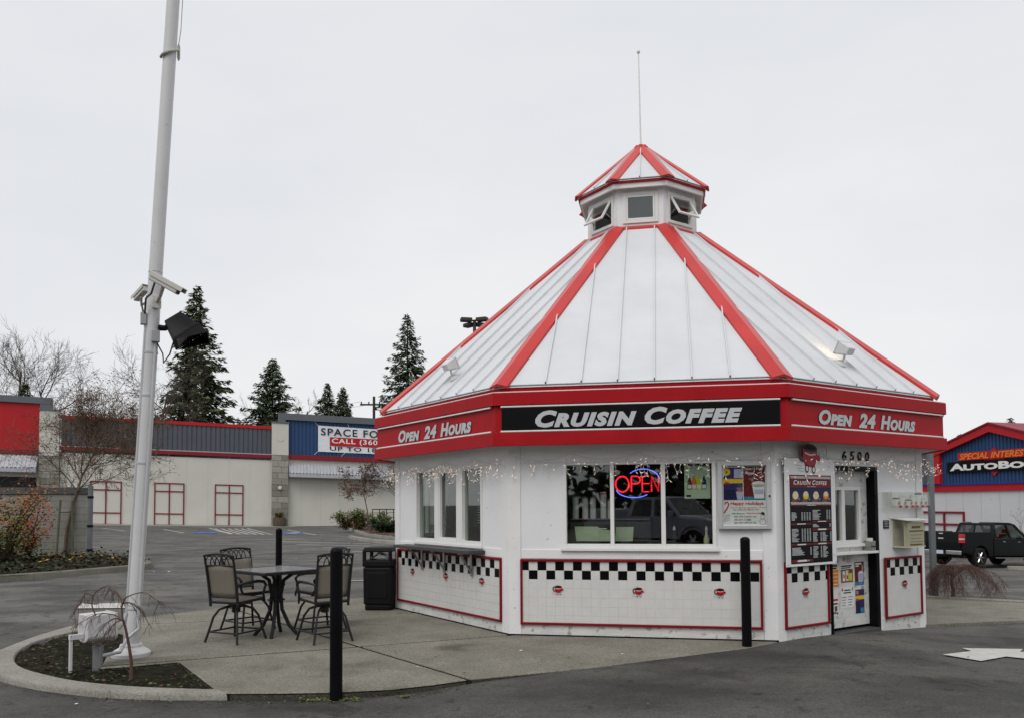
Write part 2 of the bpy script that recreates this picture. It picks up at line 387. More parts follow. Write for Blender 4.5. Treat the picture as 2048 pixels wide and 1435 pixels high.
# ------------------------------------------------------------------ ground sheet
def ground_z(x, y):
    z = -0.06*(1-sstep(-1.3, 0.9, x)) - 0.004
    z -= 0.126*sstep(3.4, 6.2, x)*(1 if y < 20 else 1)
    w = sstep(26, 50, y)
    z += w*max(0, min(0.7, (-19-x)*0.0287))
    if y > 14.5: z -= sstep(5.5, 10, x)*0.056*min(y-14.5, 21)
    return z
def axis(a, b, near0, near1, fine, grow=1.35):
    out = []; q = near0
    while q <= near1: out.append(q); q += fine
    s = fine; q = near1
    while q < b: s *= grow; q += s; out.append(min(q, b))
    s = fine; q = near0; left = []
    while q > a: s *= grow; q -= s; left.append(max(q, a))
    return left[::-1] + out
xs = axis(-700, 700, -40, 34, 0.5); ys = axis(-150, 1200, -2, 66, 0.5)
mb = MB(); nx = len(xs)
mb.v = [Vector((x, y, ground_z(x, y) + 0.010*mnoise.noise(Vector((x*0.35, y*0.35, 0))) * (0 if (-7 < x < 7.5 and 4 < y < 17) else 1))) for y in ys for x in xs]
mb.f = [(j*nx+i, j*nx+i+1, (j+1)*nx+i+1, (j+1)*nx+i) for j in range(len(ys)-1) for i in range(nx-1)]; mb.m = [0]*len(mb.f)
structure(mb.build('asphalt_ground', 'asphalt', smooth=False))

# ------------------------------------------------------------------ patio slabs, planter kerb and soil
SOIL_IN = [(-5.62,10.55),(-5.69,10.14),(-5.69,9.66),(-5.55,9.13),(-5.36,8.73),(-5.16,8.42),(-4.92,8.14),(-4.59,7.86),(-4.02,7.49),(-3.37,7.25),(-2.8,7.15),(-2.62,7.13)]
KERB_OUT = [(-5.98,10.95),(-5.97,10.4),(-5.93,9.95),(-5.80,9.13),(-5.62,8.62),(-5.36,8.22),(-4.98,7.84),(-4.36,7.42),(-3.66,7.12),(-3.09,7.0),(-2.8,6.985),(-2.45,6.975)]
PATIO = [(-2.62,7.13),(-2.45,6.975),(-2.0,6.97),(-1.57,6.99),(-1.07,7.09),(-0.72,7.26),(-0.38,7.47),(0.85,7.99),(2.58,8.95),(2.97,9.27),(3.3,9.62),(4.6,11.0),(5.0,14),(3.0,17),(-1.5,16.5),(-2.3,14.3),(-2.79,13.88),(-4.54,13.01),(-4.75,12.53),(-5.98,10.95),(-5.62,10.55),(-5.45,10.62),(-4.88,10.18),(-3.95,8.90),(-4.42,8.85),(-4.10,8.06),(-3.45,8.38)]
def clip(poly, a, b, off):          # keep the side left of a->b, moved by off
    d = Vector((b[0]-a[0], b[1]-a[1])).normalized(); n = Vector((-d.y, d.x)); out = []
    f = lambda q: (q[0]-a[0])*n.x + (q[1]-a[1])*n.y - off
    for i in range(len(poly)):
        p, q = poly[i], poly[(i+1)%len(poly)]; fp, fq = f(p), f(q)
        if fp >= 0: out.append(p)
        if fp*fq < 0:
            t = fp/(fp-fq); out.append((p[0]+(q[0]-p[0])*t, p[1]+(q[1]-p[1])*t))
    return out
def g2(x, y): q = G(x, y); return (q.x, q.y)
JOINTS = [(g2(380,1317), g2(1015,1269)), (g2(520,1232), g2(945,1359)), (g2(390,1242), g2(720,1228))]
slabs = [PATIO]
for (a, b), gap_ in zip(JOINTS, (0.030, 0.017, 0.030)):
    nxt = []
    for s in slabs:
        for (p, q) in ((a, b), (b, a)):
            c = clip(s, p, q, gap_)
            if len(c) >= 3:
                A = 0.5*sum(c[i][0]*c[(i+1)%len(c)][1]-c[(i+1)%len(c)][0]*c[i][1] for i in range(len(c)))
                if abs(A) > 0.05: nxt.append(c)
    slabs = nxt
def poly_obj(name, pts, z0, z1, m, parent=None, bevel=0.0):
    A = sum(pts[i][0]*pts[(i+1)%len(pts)][1]-pts[(i+1)%len(pts)][0]*pts[i][1] for i in range(len(pts)))
    return MB().prism(pts if A > 0 else pts[::-1], z0, z1).build(name, m, parent, bevel=bevel)
first = None
mb = MB().prism(PATIO, -0.3, -0.010); patio = structure(mb.build('patio', 'soil'))
for s in slabs: poly_obj('slab', s, -0.25, 0.0, 'aggregate', patio, bevel=0.020)

# rounded kerb round the planter, in lengths with joints
def kerb(name, inner, outer, zt, zb, m, parts, rnd=0.03):
    root = structure(MB().prism(list(reversed([(i[0]*0.5+o[0]*0.5, i[1]*0.5+o[1]*0.5) for i, o in zip(inner, outer)]))+[((i[0]*0.45+o[0]*0.55), (i[1]*0.45+o[1]*0.55)) for i, o in zip(inner, outer)], zb, (lambda x, y: zt(x, y)-0.05) if callable(zt) else zt-0.05).build(name, m))
    n = len(inner)
    cuts = [round(k*(n-1)/parts) for k in range(parts+1)]
    for a, b in zip(cuts, cuts[1:]):
        mb = MB(); rows = []
        for i in range(a, b+1):
            I, O = Vector(inner[i]), Vector(outer[i]); d = (O-I).normalized()
            if i == a or i == b:
                j = i+1 if i == a else i-1
                sh = 0.004
                I = I + (Vector(inner[j])-I).normalized()*sh; O = O + (Vector(outer[j])-O).normalized()*sh
            z = zt(I.x, I.y) if callable(zt) else zt; zl = zb(I.x, I.y) if callable(zb) else zb
            prof = [(I, zl), (I, z-0.012), (I+d*0.012, z), (O-d*rnd, z), (O-d*rnd*0.35, z-rnd*0.3), (O, z-rnd), (O+d*0.012, zl)]
            rows.append([Vector((q.x, q.y, h)) for q, h in prof])
        k = len(rows[0]); mb.v = [q for r in rows for q in r]
        for r in range(len(rows)-1):
            for j in range(k-1): mb.f.append((r*k+j, (r+1)*k+j, (r+1)*k+j+1, r*k+j+1)); mb.m.append(0)
        mb.f.append(tuple(range(k))); mb.m.append(0); mb.f.append(tuple((len(rows)-1)*k+j for j in range(k-1,-1,-1))); mb.m.append(0)
        mb.build('kerb_stone', m, root, smooth=True)
    return root
def spline(pts, n):
    out = []; P = [Vector(p) for p in pts]
    for i in range(len(P)-1):
        p0 = P[max(i-1,0)]; p1 = P[i]; p2 = P[i+1]; p3 = P[min(i+2,len(P)-1)]
        for k in range(n):
            t = k/n; out.append(0.5*((2*p1)+(-p0+p2)*t+(2*p0-5*p1+4*p2-p3)*t*t+(-p0+3*p1-3*p2+p3)*t**3))
    out.append(P[-1]); return out
kerb('planter_kerb', [tuple(q) for q in spline(SOIL_IN, 4)], [tuple(q) for q in spline(KERB_OUT, 4)], 0.0, -0.2, 'kerb_concrete', 4, 0.035)

def soil_patch(name, poly, z, amp, res, m, seed=0):
    """bumpy earth filling a planting bed"""
    x0 = min(p[0] for p in poly); x1 = max(p[0] for p in poly); y0 = min(p[1] for p in poly); y1 = max(p[1] for p in poly)
    bm = bmesh.new(); vs = [bm.verts.new((p[0], p[1], 0)) for p in poly]; bm.faces.new(vs)
    k = int((x1-x0)/res)
    for i in range(1, k): bmesh.ops.bisect_plane(bm, geom=bm.verts[:]+bm.edges[:]+bm.faces[:], plane_co=(x0+i*res,0,0), plane_no=(1,0,0))
    k = int((y1-y0)/res)
    for i in range(1, k): bmesh.ops.bisect_plane(bm, geom=bm.verts[:]+bm.edges[:]+bm.faces[:], plane_co=(0,y0+i*res,0), plane_no=(0,1,0))
    for v in bm.verts:
        h = mnoise.fractal(Vector((v.co.x*3+seed, v.co.y*3, seed)), 1.0, 2.0, 5)
        v.co.z = (z(v.co.x, v.co.y) if callable(z) else z) + amp*h
    bmesh.ops.triangulate(bm, faces=bm.faces[:])
    me = bpy.data.meshes.new(name); bm.to_mesh(me); bm.free(); me.materials.append(MATS[m])
    if me.polygons[0].normal.z < 0: me.flip_normals()
    o = bpy.data.objects.new(name, me); C.objects.link(o); return structure(o)
SOIL = SOIL_IN + [(-3.45,8.38),(-4.10,8.06),(-4.42,8.85),(-3.95,8.90),(-4.88,10.18),(-5.45,10.62)]
soil_patch('planter_soil', SOIL, -0.035, 0.034, 0.05, 'soil')

# concrete apron to the right of the kiosk with the kerb of the planting strip behind it
zr = lambda x, y: ground_z(x, min(y, 14.5)) + 0.035
RP = [(5.3,10.9),(5.66,11.12),(7.28,11.55),(9.4,12.1),(10.0,12.55),(8.53,13.50),(7.37,14.27),(6.5,14.85),(5.5,14.4)]
poly_obj('side_pavement', RP, lambda x, y: zr(x,y)-0.2, zr, 'aggregate'); structure(bpy.data.objects['side_pavement'])
_i = [(6.2,15.05),(7.37,14.28),(8.53,13.51),(10.0,12.56),(11.0,11.9)]
_o = [(q[0]+0.09, q[1]+0.13) for q in _i]
kerb('strip_kerb', [tuple(q) for q in spline(_i,2)], [tuple(q) for q in spline(_o,2)], lambda x, y: zr(x,y)+0.03, lambda x, y: zr(x,y)-0.3, 'kerb_concrete', 2, 0.02)

# ------------------------------------------------------------------ paint on the ground
def paint(name, pts, m='road_paint', lift=0.014):
    mb = MB(); n = len(pts)
    mb.add([(x, y, ground_z(x, y)+lift) for x, y in pts], [tuple(range(n))])
    o = mb.build(name, m)
    if o.data.polygons[0].normal.z < 0: o.data.flip_normals()
    return structure(o)
def stripe(x0, y0, x1, y1, w=0.11):
    d = Vector((x1-x0, y1-y0)); L = d.length; d.normalize(); n = Vector((-d.y, d.x))*w*0.5
    k = max(1, int(L/1.0)); mb = MB()
    for i in range(k+1):
        q = Vector((x0, y0)) + d*(L*i/k)
        for s in (-1, 1):
            a = q + n*s; mb.v.append(Vector((a.x, a.y, ground_z(a.x, a.y)+0.014)))
    for i in range(k): mb.f.append((2*i, 2*i+2, 2*i+3, 2*i+1)); mb.m.append(0)
    o = mb.build('parking_line', 'road_paint')
    if o.data.polygons[0].normal.z < 0: o.data.flip_normals()
    structure(o)
def g3(x, y):                                    # point of the (gently sloping) ground on a sight line
    z = 0.0
    for _ in range(6):
        q = G(x, y, z); z = ground_z(q.x, q.y)
    return (q.x, q.y)
# arrow painted in the drive lane on the right
paint('lane_arrow', [g3(*q) for q in ((1885,1310),(1962,1323),(2012,1314),(2090,1322),(2120,1312),(2040,1304),(2046,1299),(1924,1297),(1943,1303))])
paint('lane_arrow', [g3(*q) for q in ((153,1217),(165,1207),(192,1210),(200,1207),(246,1206),(250,1216))])
for a in ((205,1055,250,1061),(327,1057.5,367,1065),(418,1055,462,1067),(495,1055.5,545,1068),(575,1059,632,1069),
          (508,1077,640,1079),(550,1082,740,1086.5),(593,1088,740,1091.5),(645,1094.5,740,1095.5),(705,1102,770,1103),(695,1161,735,1160.5)):
    stripe(*g3(a[0],a[1]), *g3(a[2],a[3]))
for i in range(6):
    t = i/5.0
    stripe(*g3(430+t*66, 1056.3+t*0.3), *g3(465+t*78, 1066.8+t*1.2), w=0.13)
stripe(*g3(418,1055.5), *g3(498,1055.5)); stripe(*g3(462,1067), *g3(545,1068.5))
for a in ((389,1063,434,1065.8),(567,1063.5,605,1066.8)):
    q0 = g3(a[0],a[1]); q1 = g3(a[2],a[1]); q2 = g3(a[2],a[3]); q3 = g3(a[0],a[3])
    paint('accessible_bay_marking', [q0,q1,q2,q3], 'blue_paint'); c = [(u[0]*0.5+v[0]*0.5, u[1]*0.5+v[1]*0.5) for u, v in ((q0,q2),)][0]
    paint('accessible_bay_marking', [(c[0]-0.3,c[1]-0.5),(c[0]+0.3,c[1]-0.5),(c[0]+0.35,c[1]+0.4),(c[0]-0.1,c[1]+0.5)], 'road_paint', 0.02)
# ------------------------------------------------------------------ coffee kiosk
mat('white_paint', (0.775, 0.775, 0.785), 0.55, var=0.05, vs=1.6, spots=0.12, sps=26, spotcol=(0.40,0.39,0.36), bump=0.10, bs=45)
mat('white_trim', (0.785, 0.78, 0.78), 0.5, var=0.05, vs=2.0, spots=0.2, sps=22, spotcol=(0.42,0.40,0.36), bump=0.15, bs=30)
mat('skirt_paint', (0.66, 0.66, 0.64), 0.6, var=0.14, vs=4.0, spots=1.0, sps=13, spotcol=(0.36,0.34,0.30), bump=0.5, bs=40, stretch=(1,1,5))
mat('vinyl_white', (0.76, 0.755, 0.735), 0.35, var=0.03, vs=2)
mat('roof_white', (0.62, 0.635, 0.655), 0.45, var=0.07, vs=1.2)
mat('roof_red', (0.52, 0.034, 0.030), 0.36, var=0.14, vs=1.5, coat=0.15)
mat('fascia_red', (0.375, 0.009, 0.014), 0.5, var=0.14, vs=2.2, spots=0.12, sps=11, spotcol=(0.24,0.012,0.014), bump=0.05, bs=20, spec=0.12)
mat('frame_red', (0.20, 0.008, 0.014), 0.45, var=0.15, vs=5, spec=0.12)
mat('sign_black', (0.005, 0.005, 0.006), 0.35, var=0.2, vs=2, spec=0.12)
mat('sign_silver', (0.52, 0.53, 0.54), 0.45, var=0.04)
mat('black_paint', (0.005, 0.005, 0.006), 0.4, var=0.2, vs=4, spec=0.08)
mat('tile_white', (0.64, 0.635, 0.615), 0.16, var=0.05, vs=5, bump=0.03, bs=20)
mat('tile_black', (0.003, 0.003, 0.004), 0.12, var=0.2, vs=5, spec=0.2)
mat('grout', (0.74, 0.735, 0.72), 0.8, var=0.06)
mat('soffit', (0.50, 0.49, 0.46), 0.7, var=0.08)
mat('counter_grey', (0.055, 0.056, 0.058), 0.5, var=0.15)
mat('bare_metal', (0.36, 0.355, 0.34), 0.35, metal=0.9, var=0.1)
mat('cup_red', (0.36, 0.009, 0.014), 0.4, var=0.05)
mat('cup_dark', (0.060, 0.006, 0.008), 0.4, var=0.05)
mat('paper', (0.74, 0.74, 0.72), 0.6, var=0.02)
mat('ink', (0.012, 0.012, 0.014), 0.6, var=0)
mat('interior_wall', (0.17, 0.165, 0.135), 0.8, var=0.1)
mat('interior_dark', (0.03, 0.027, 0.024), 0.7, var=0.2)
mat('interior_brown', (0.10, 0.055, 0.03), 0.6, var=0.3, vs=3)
mat_glass('window_glass', (0.86, 0.90, 0.87), 1.7)

KX, KY, KROT = 2.2210, 13.4020, -0.1880
RW, RF, RE = 4.119, 4.455, 4.331
def kcorner(k, r, z=0.0):
    a = KROT + (k-1.5)*PI/4 - PI/2
    return Vector((KX + r*math.cos(a), KY + r*math.sin(a), z))
def FP(k, r): return Plane(kcorner(k, r), kcorner(k+1, r))
kiosk = thing('coffee_kiosk', 'white and red octagonal coffee kiosk with steep standing seam roof and cupola', 'kiosk', (KX, KY, 0))
SIDE = (kcorner(0,RW)-kcorner(1,RW)).length
OPEN = {0: (0.69,2.54,1.065,2.08), 1: (0.675,2.485,1.068,2.08), 2: (1.02,2.085,-0.25,2.06), 7: (0.69,2.5,1.065,2.08), 4: (0.7,2.4,1.065,2.08), 6: (0.7,2.4,1.065,2.08)}
WTOP = 2.95
for k in range(8):
    P = FP(k, RW); mb = MB()
    if k in OPEN:
        a, b, c, d = OPEN[k]
        mb.pbox(P, 0.002, a, -0.25, WTOP, -0.12, 0); mb.pbox(P, b, SIDE-0.002, -0.25, WTOP, -0.12, 0)
        mb.pbox(P, a, b, d, WTOP, -0.12, 0)
        if c > -0.2: mb.pbox(P, a, b, -0.25, c, -0.12, 0)
    else: mb.pbox(P, 0.002, SIDE-0.002, -0.25, WTOP, -0.12, 0)
    mb.build('wall', 'white_paint', kiosk)
    # boards over the sheathing: corners, frieze, rail, skirting
    t = 0.016
    def board(u0, u1, z0, z1, m='white_trim', tt=t): MB().pbox(P, u0, u1, z0, z1, 0.0005, tt).build('trim_board', m, kiosk, bevel=0.003)
    board(-t*0.41, 0.146, -0.25, 2.34); board(SIDE-0.146, SIDE+t*0.41, -0.25, 2.34)
    if k == 2:
        board(0.149, 0.985, 2.125, 2.34, tt=0.013); board(0.988, 2.125, 2.10, 2.34); board(2.128, SIDE-0.149, 2.125, 2.34, tt=0.013)
        board(0.149, 0.985, -0.25, 0.125, 'skirt_paint', 0.012); board(2.128, SIDE-0.149, -0.25, 0.085, 'skirt_paint', 0.012)
    else:
        board(0.149, SIDE-0.149, 2.105, 2.34, tt=0.013)
        board(0.149, SIDE-0.149, 0.935, 1.045, tt=0.013); board(0.149, SIDE-0.149, -0.25, 0.135, 'skirt_paint', 0.012)
    MB().pbox(P, -0.01, SIDE+0.01, -0.25, 0.016, 0.017, 0.021).build('base_strip', 'black_paint', kiosk) if k in (0, 1) else None

def window(P, outer, panes, zp, name='window', m='vinyl_white', w0=-0.075, w1=0.022, sash=None):
    u0, u1, z0, z1 = outer; mb = MB()
    us = [u0] + [q for p in panes for q in p] + [u1]
    for i in range(0, len(us), 2): mb.pbox(P, us[i], us[i+1], z0, z1, w0, w1 if i in (0, len(us)-2) else w1-0.006)
    for a, b in panes:
        mb.pbox(P, a, b, z0, zp[0], w0, w1-0.003); mb.pbox(P, a, b, zp[1], z1, w0, w1-0.003)
    f = mb.build(name, m, kiosk, bevel=0.003)
    for i, (a, b) in enumerate(panes):
        MB().pbox(P, a+0.0005, b-0.0005, zp[0]+0.0005, zp[1]-0.0005, -0.040, -0.034).build('pane', 'window_glass', f)
        if sash and i in sash:      # sliding sash stands in front with its own rails
            s = MB(); e = 0.03
            s.pbox(P, a+0.001, a+e, zp[0]+0.001, zp[1]-0.001, -0.03, 0.006); s.pbox(P, b-e*0.7, b-0.001, zp[0]+0.001, zp[1]-0.001, -0.03, 0.006)
            s.pbox(P, a+e, b-e*0.7, zp[0]+0.001, zp[0]+e, -0.03, 0.006); s.pbox(P, a+e, b-e*0.7, zp[1]-e, zp[1]-0.001, -0.03, 0.006)
            s.build('sash', m, f)
    return f
window(FP(0,RW), OPEN[0], [(0.725,1.262),(1.385,1.885),(2.035,2.512)], (1.115,2.072), sash=(1,))
window(FP(1,RW), OPEN[1], [(0.715,1.245),(1.290,1.848),(1.900,2.442)], (1.115,2.072))
for k in (7, 4, 6):
    a, b, c, d = OPEN[k]; m_ = (a+b)/2
    window(FP(k,RW), OPEN[k], [(a+0.04,m_-0.03),(m_+0.03,b-0.04)], (1.115,2.06))
# window sills
for k in (0, 1):
    a, b, c, d = OPEN[k]; MB().pbox(FP(k,RW), a-0.03, b+0.03, c-0.036, c-0.001, 0.0135, 0.05).build('window_sill', 'vinyl_white', kiosk, bevel=0.004)

# interior: floor, ceiling, partition
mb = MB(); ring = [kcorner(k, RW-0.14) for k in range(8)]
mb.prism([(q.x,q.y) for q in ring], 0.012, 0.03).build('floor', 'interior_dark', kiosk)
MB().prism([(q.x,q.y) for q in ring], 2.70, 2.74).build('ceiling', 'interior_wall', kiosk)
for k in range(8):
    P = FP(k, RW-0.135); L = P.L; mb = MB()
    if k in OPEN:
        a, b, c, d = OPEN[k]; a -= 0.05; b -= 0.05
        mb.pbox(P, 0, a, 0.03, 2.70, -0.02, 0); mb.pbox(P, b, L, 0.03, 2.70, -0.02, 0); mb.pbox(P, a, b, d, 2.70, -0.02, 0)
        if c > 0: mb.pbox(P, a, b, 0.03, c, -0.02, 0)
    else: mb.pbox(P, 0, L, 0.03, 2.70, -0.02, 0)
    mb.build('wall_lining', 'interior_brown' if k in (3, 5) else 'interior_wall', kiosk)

# tiled panels under the windows
TP = 0.1085
def tile_mesh(name, m, sx, sz):
    mb = MB(); b = 0.006
    mb.box(0, sx, -0.002, 0.006, 0, sz)
    mb.v[0:8] = mb.v[0:8]
    me = mb.mesh(name, m); return me
_tm = {}
def tile(m, sx, sz):
    key = (m, round(sx,4), round(sz,4))
    if key not in _tm:
        mb = MB(); e = 0.0012; d0, d1, d2 = 0.0, -0.0030, -0.0036
        o = [(0,0),(sx,0),(sx,sz),(0,sz)]; i = [(e,e),(sx-e,e),(sx-e,sz-e),(e,sz-e)]
        mb.add([(x,d0,z) for x,z in o]+[(x,d1,z) for x,z in o]+[(x,d2,z) for x,z in i],
               [(0,1,5,4),(1,2,6,5),(2,3,7,6),(3,0,4,7),(4,5,9,8),(5,6,10,9),(6,7,11,10),(7,4,8,11),(8,9,10,11)])
        _tm[key] = mb.mesh('tile', m)
    return _tm[key]
def cup_emblem(P, u, z, s, w, parent, name='cup_emblem', tilt=0.0):
    """red coffee cup on wheels, handle to the left, driving right"""
    mb = MB(); ca, sa = math.cos(tilt), math.sin(tilt)
    def T(pts): return [(u+s*(x*ca-y*sa), z+s*1.2*(x*sa+y*ca)) for x, y in pts]
    def ell(cx, cy, rx, ry, n=18): return [(cx+rx*math.cos(2*PI*i/n), cy+ry*math.sin(2*PI*i/n)) for i in range(n)]
    def flat(pts, ww, mi): mb.add([P.pt(a, b, w+ww) for a, b in T(pts)], [tuple(range(len(pts)))], mi)
    flat([(-0.30,0.22),(-0.30,-0.02),(-0.20,-0.20),(0.20,-0.20),(0.30,-0.05),(0.44,-0.03),(0.47,0.03),(0.42,0.10),(0.32,0.10),(0.32,0.24),(0.10,0.29),(-0.15,0.29)], 0.001, 0)
    flat(ell(0.01,0.235,0.31,0.085), 0.003, 1); flat(ell(0.01,0.225,0.24,0.045), 0.004, 4)
    flat([(-0.22,0.09),(0.0,0.055),(0.25,0.09),(0.25,0.125),(0.0,0.09),(-0.22,0.125)], 0.003, 2)
    n = 14; out = [(-0.33+0.17*math.cos(a), 0.07+0.19*math.sin(a)) for a in [PI*0.42+PI*1.2*i/n for i in range(n+1)]]
    inn = [(-0.32+0.10*math.cos(a), 0.08+0.12*math.sin(a)) for a in [PI*0.42+PI*1.2*i/n for i in range(n+1)]]
    for i in range(n): flat([out[i], out[i+1], inn[i+1], inn[i]], 0.002, 1)
    for cx in (-0.12, 0.17):
        flat(ell(cx,-0.245,0.085,0.095,14), 0.003, 4); flat(ell(cx,-0.245,0.052,0.062,14), 0.004, 2)
    for a, b, c in ((-0.62,-0.32,-0.20),(-0.56,-0.30,-0.26),(-0.5,-0.24,-0.32)):
        flat([(a,c-0.008),(b,c-0.006),(b,c+0.008),(a+0.04,c+0.010)], 0.001, 3)
    flat(ell(-0.09,0.37,0.03,0.02,8), 0.002, 4)
    return mb.build(name, ['cup_red','cup_dark','paper','soffit','ink'], parent)
nwhite = [0]
def tile_panel(k, u0, u1, z0, z1, emblems, joined=False, phase=0):
    P = FP(k, RW); fr = 0.027
    mb = MB().pbox(P, u0+fr, u1-fr, z0+fr, z1-fr, 0.0175, 0.020)
    panel = mb.build('tile_panel', 'grout', kiosk)
    fm = MB(); fm.pbox(P, u0, u1, z1-fr, z1, 0.014, 0.044); fm.pbox(P, u0, u1, z0, z0+fr, 0.014, 0.044)
    fm.pbox(P, u0, u0+fr, z0+fr, z1-fr, 0.014, 0.042); fm.pbox(P, u1-fr, u1, z0+fr, z1-fr, 0.014, 0.042)
    fm.build('frame', 'frame_red', panel, bevel=0.004)
    rest = MB(); zc = z1-fr; row = 0; g = 0.0020; ang = P.angle()
    while zc > z0+fr+0.015:
        zb = max(zc-TP, z0+fr); u = u0+fr - (TP*0.28 if phase else 0); col = 0
        while u < u1-fr-0.006:
            a = max(u, u0+fr); b = min(u+TP, u1-fr)
            black = row < 2 and (col+row) % 2 == 0
            sx, sz = b-a-g, zc-zb-g
            if sx > 0.008 and sz > 0.008:
                if joined and not black:
                    rest.pbox(P, a+g/2, b-g/2, zb+g/2, zc-g/2, 0.020, 0.028)
                else:
                    o = bpy.data.objects.new('black_tile' if black else 'white_tile', tile('tile_black' if black else 'tile_white', sx, sz)); C.objects.link(o)
                    o.parent = panel; q = P.pt(a+g/2, zb+g/2, 0.020+random.uniform(-0.0006,0.0006)) - kiosk.location; o.location = q
                    o.rotation_euler = (random.uniform(-0.004,0.004), 0, ang)
            u += TP; col += 1
        zc -= TP; row += 1
    if rest.f: tag(rest.build('white_tiles', 'tile_white', panel), kind='stuff')
    for u, z in emblems: cup_emblem(P, u, z, 0.138, 0.030, panel)
tile_panel(1, 0.14, 2.992, 0.135, 0.928, [(0.606,0.559),(1.568,0.548),(2.513,0.550)], phase=1)
tile_panel(0, 0.115, 3.012, 0.140, 0.930, [(0.62,0.60),(1.62,0.60),(2.56,0.60)], joined=True)
tile_panel(2, 0.112, 0.958, 0.125, 0.905, [(0.50,0.53)])
tile_panel(2, 2.170, 3.050, 0.075, 0.872, [(2.63,0.50)])

# counter shelf under the left window with three brackets
P0 = FP(0, RW)
sh = MB().pbox(P0, 0.45, 2.62, 0.965, 1.012, 0.015, 0.27).build('counter_shelf', 'counter_grey', kiosk, bevel=0.006)
for u in (0.95, 1.60, 2.33):
    mb = MB(); mb.pbox(P0, u-0.022, u+0.022, 0.66, 0.964, 0.045, 0.058); mb.pbox(P0, u-0.022, u+0.022, 0.948, 0.964, 0.058, 0.24)
    a = [P0.pt(u-0.014,0.70,0.058),P0.pt(u+0.014,0.70,0.058),P0.pt(u+0.014,0.73,0.058),P0.pt(u-0.014,0.73,0.058),P0.pt(u-0.014,0.93,0.215),P0.pt(u+0.014,0.93,0.215),P0.pt(u+0.014,0.947,0.20),P0.pt(u-0.014,0.947,0.20)]
    mb.hexa(a); mb.build('bracket', 'bare_metal', sh)

# ---- drive-up door
P2 = FP(2, RW); a, b, c, d = OPEN[2]
mb = MB(); mb.pbox(P2, a+0.001, a+0.03, -0.2, d-0.002, -0.17, 0.024); mb.pbox(P2, b-0.075, b-0.001, -0.2, d-0.002, -0.17, 0.010); mb.pbox(P2, a+0.03, b-0.075, d-0.055, d-0.002, -0.17, 0.012)
frame = mb.build('door_frame', 'black_paint', kiosk, bevel=0.003)
MB().pbox(P2, a+0.031, b-0.076, -0.2, -0.015, -0.17, 0.05).build('threshold', 'counter_grey', kiosk, bevel=0.004)
W = -0.105; l0, l1, lz0, lz1 = a+0.034, b-0.079, 0.02, d-0.058
wu0, wu1, wz0, wz1 = 1.10, 1.84, 1.07, 1.80
mb = MB(); mb.pbox(P2, l0, wu0, lz0, lz1, W-0.045, W); mb.pbox(P2, wu1, l1, lz0, lz1, W-0.045, W); mb.pbox(P2, wu0, wu1, lz0, wz0, W-0.045, W); mb.pbox(P2, wu0, wu1, wz1, lz1, W-0.045, W)
door = mb.build('door', 'skirt_paint', kiosk, bevel=0.002)
mb = MB(); um = 1.46
for q in ((wu0,wu0+0.045),(um-0.035,um+0.035),(wu1-0.045,wu1)): mb.pbox(P2, q[0], q[1], wz0, wz1, W-0.03, W+0.022)
for q in ((wu0+0.045,um-0.035),(um+0.035,wu1-0.045)):
    mb.pbox(P2, q[0], q[1], wz0, wz0+0.045, W-0.03, W+0.02); mb.pbox(P2, q[0], q[1], wz1-0.045, wz1, W-0.03, W+0.02)
mb.pbox(P2, wu0-0.05, wu1+0.05, wz0-0.04, wz0-0.001, W+0.001, W+0.045)
dw = mb.build('window', 'vinyl_white', door, bevel=0.003)
for q in ((wu0+0.045,um-0.035),(um+0.035,wu1-0.045)): MB().pbox(P2, q[0]+0.001, q[1]-0.001, wz0+0.046, wz1-0.046, W-0.014, W-0.009).build('pane', 'window_glass', door)
mb = MB(); mb.pbox(P2, l0+0.01, 2.0, 0.945, 0.975, W+0.001, W+0.16)
for u in (1.16, 1.55):
    mb.add([P2.pt(u,0.944,W+0.001),P2.pt(u,0.944,W+0.13),P2.pt(u,0.82,W+0.001),P2.pt(u+0.02,0.944,W+0.001),P2.pt(u+0.02,0.944,W+0.13),P2.pt(u+0.02,0.82,W+0.001)],[(0,1,2),(5,4,3),(0,3,4,1),(1,4,5,2),(2,5,3,0)])
mb.build('shelf', 'vinyl_white', door, bevel=0.002)
# napkin dispenser on the shelf
q = P2.pt(1.93, 0.976, W+0.07); D = thing('napkin_dispenser', 'small metal napkin dispenser at the right end of the door shelf', 'dispenser', q)
MB().pbox(P2, 1.88, 1.985, 0.977, 1.10, W+0.02, W+0.13).build('case', 'bare_metal', D, bevel=0.01); MB().pbox(P2, 1.90, 1.965, 1.10, 1.135, W+0.05, W+0.10).build('napkins', 'paper', D)
MB().pbox(P2, 1.875, 1.99, 1.02, 1.035, W+0.131, W+0.136).build('slot', 'ink', D)

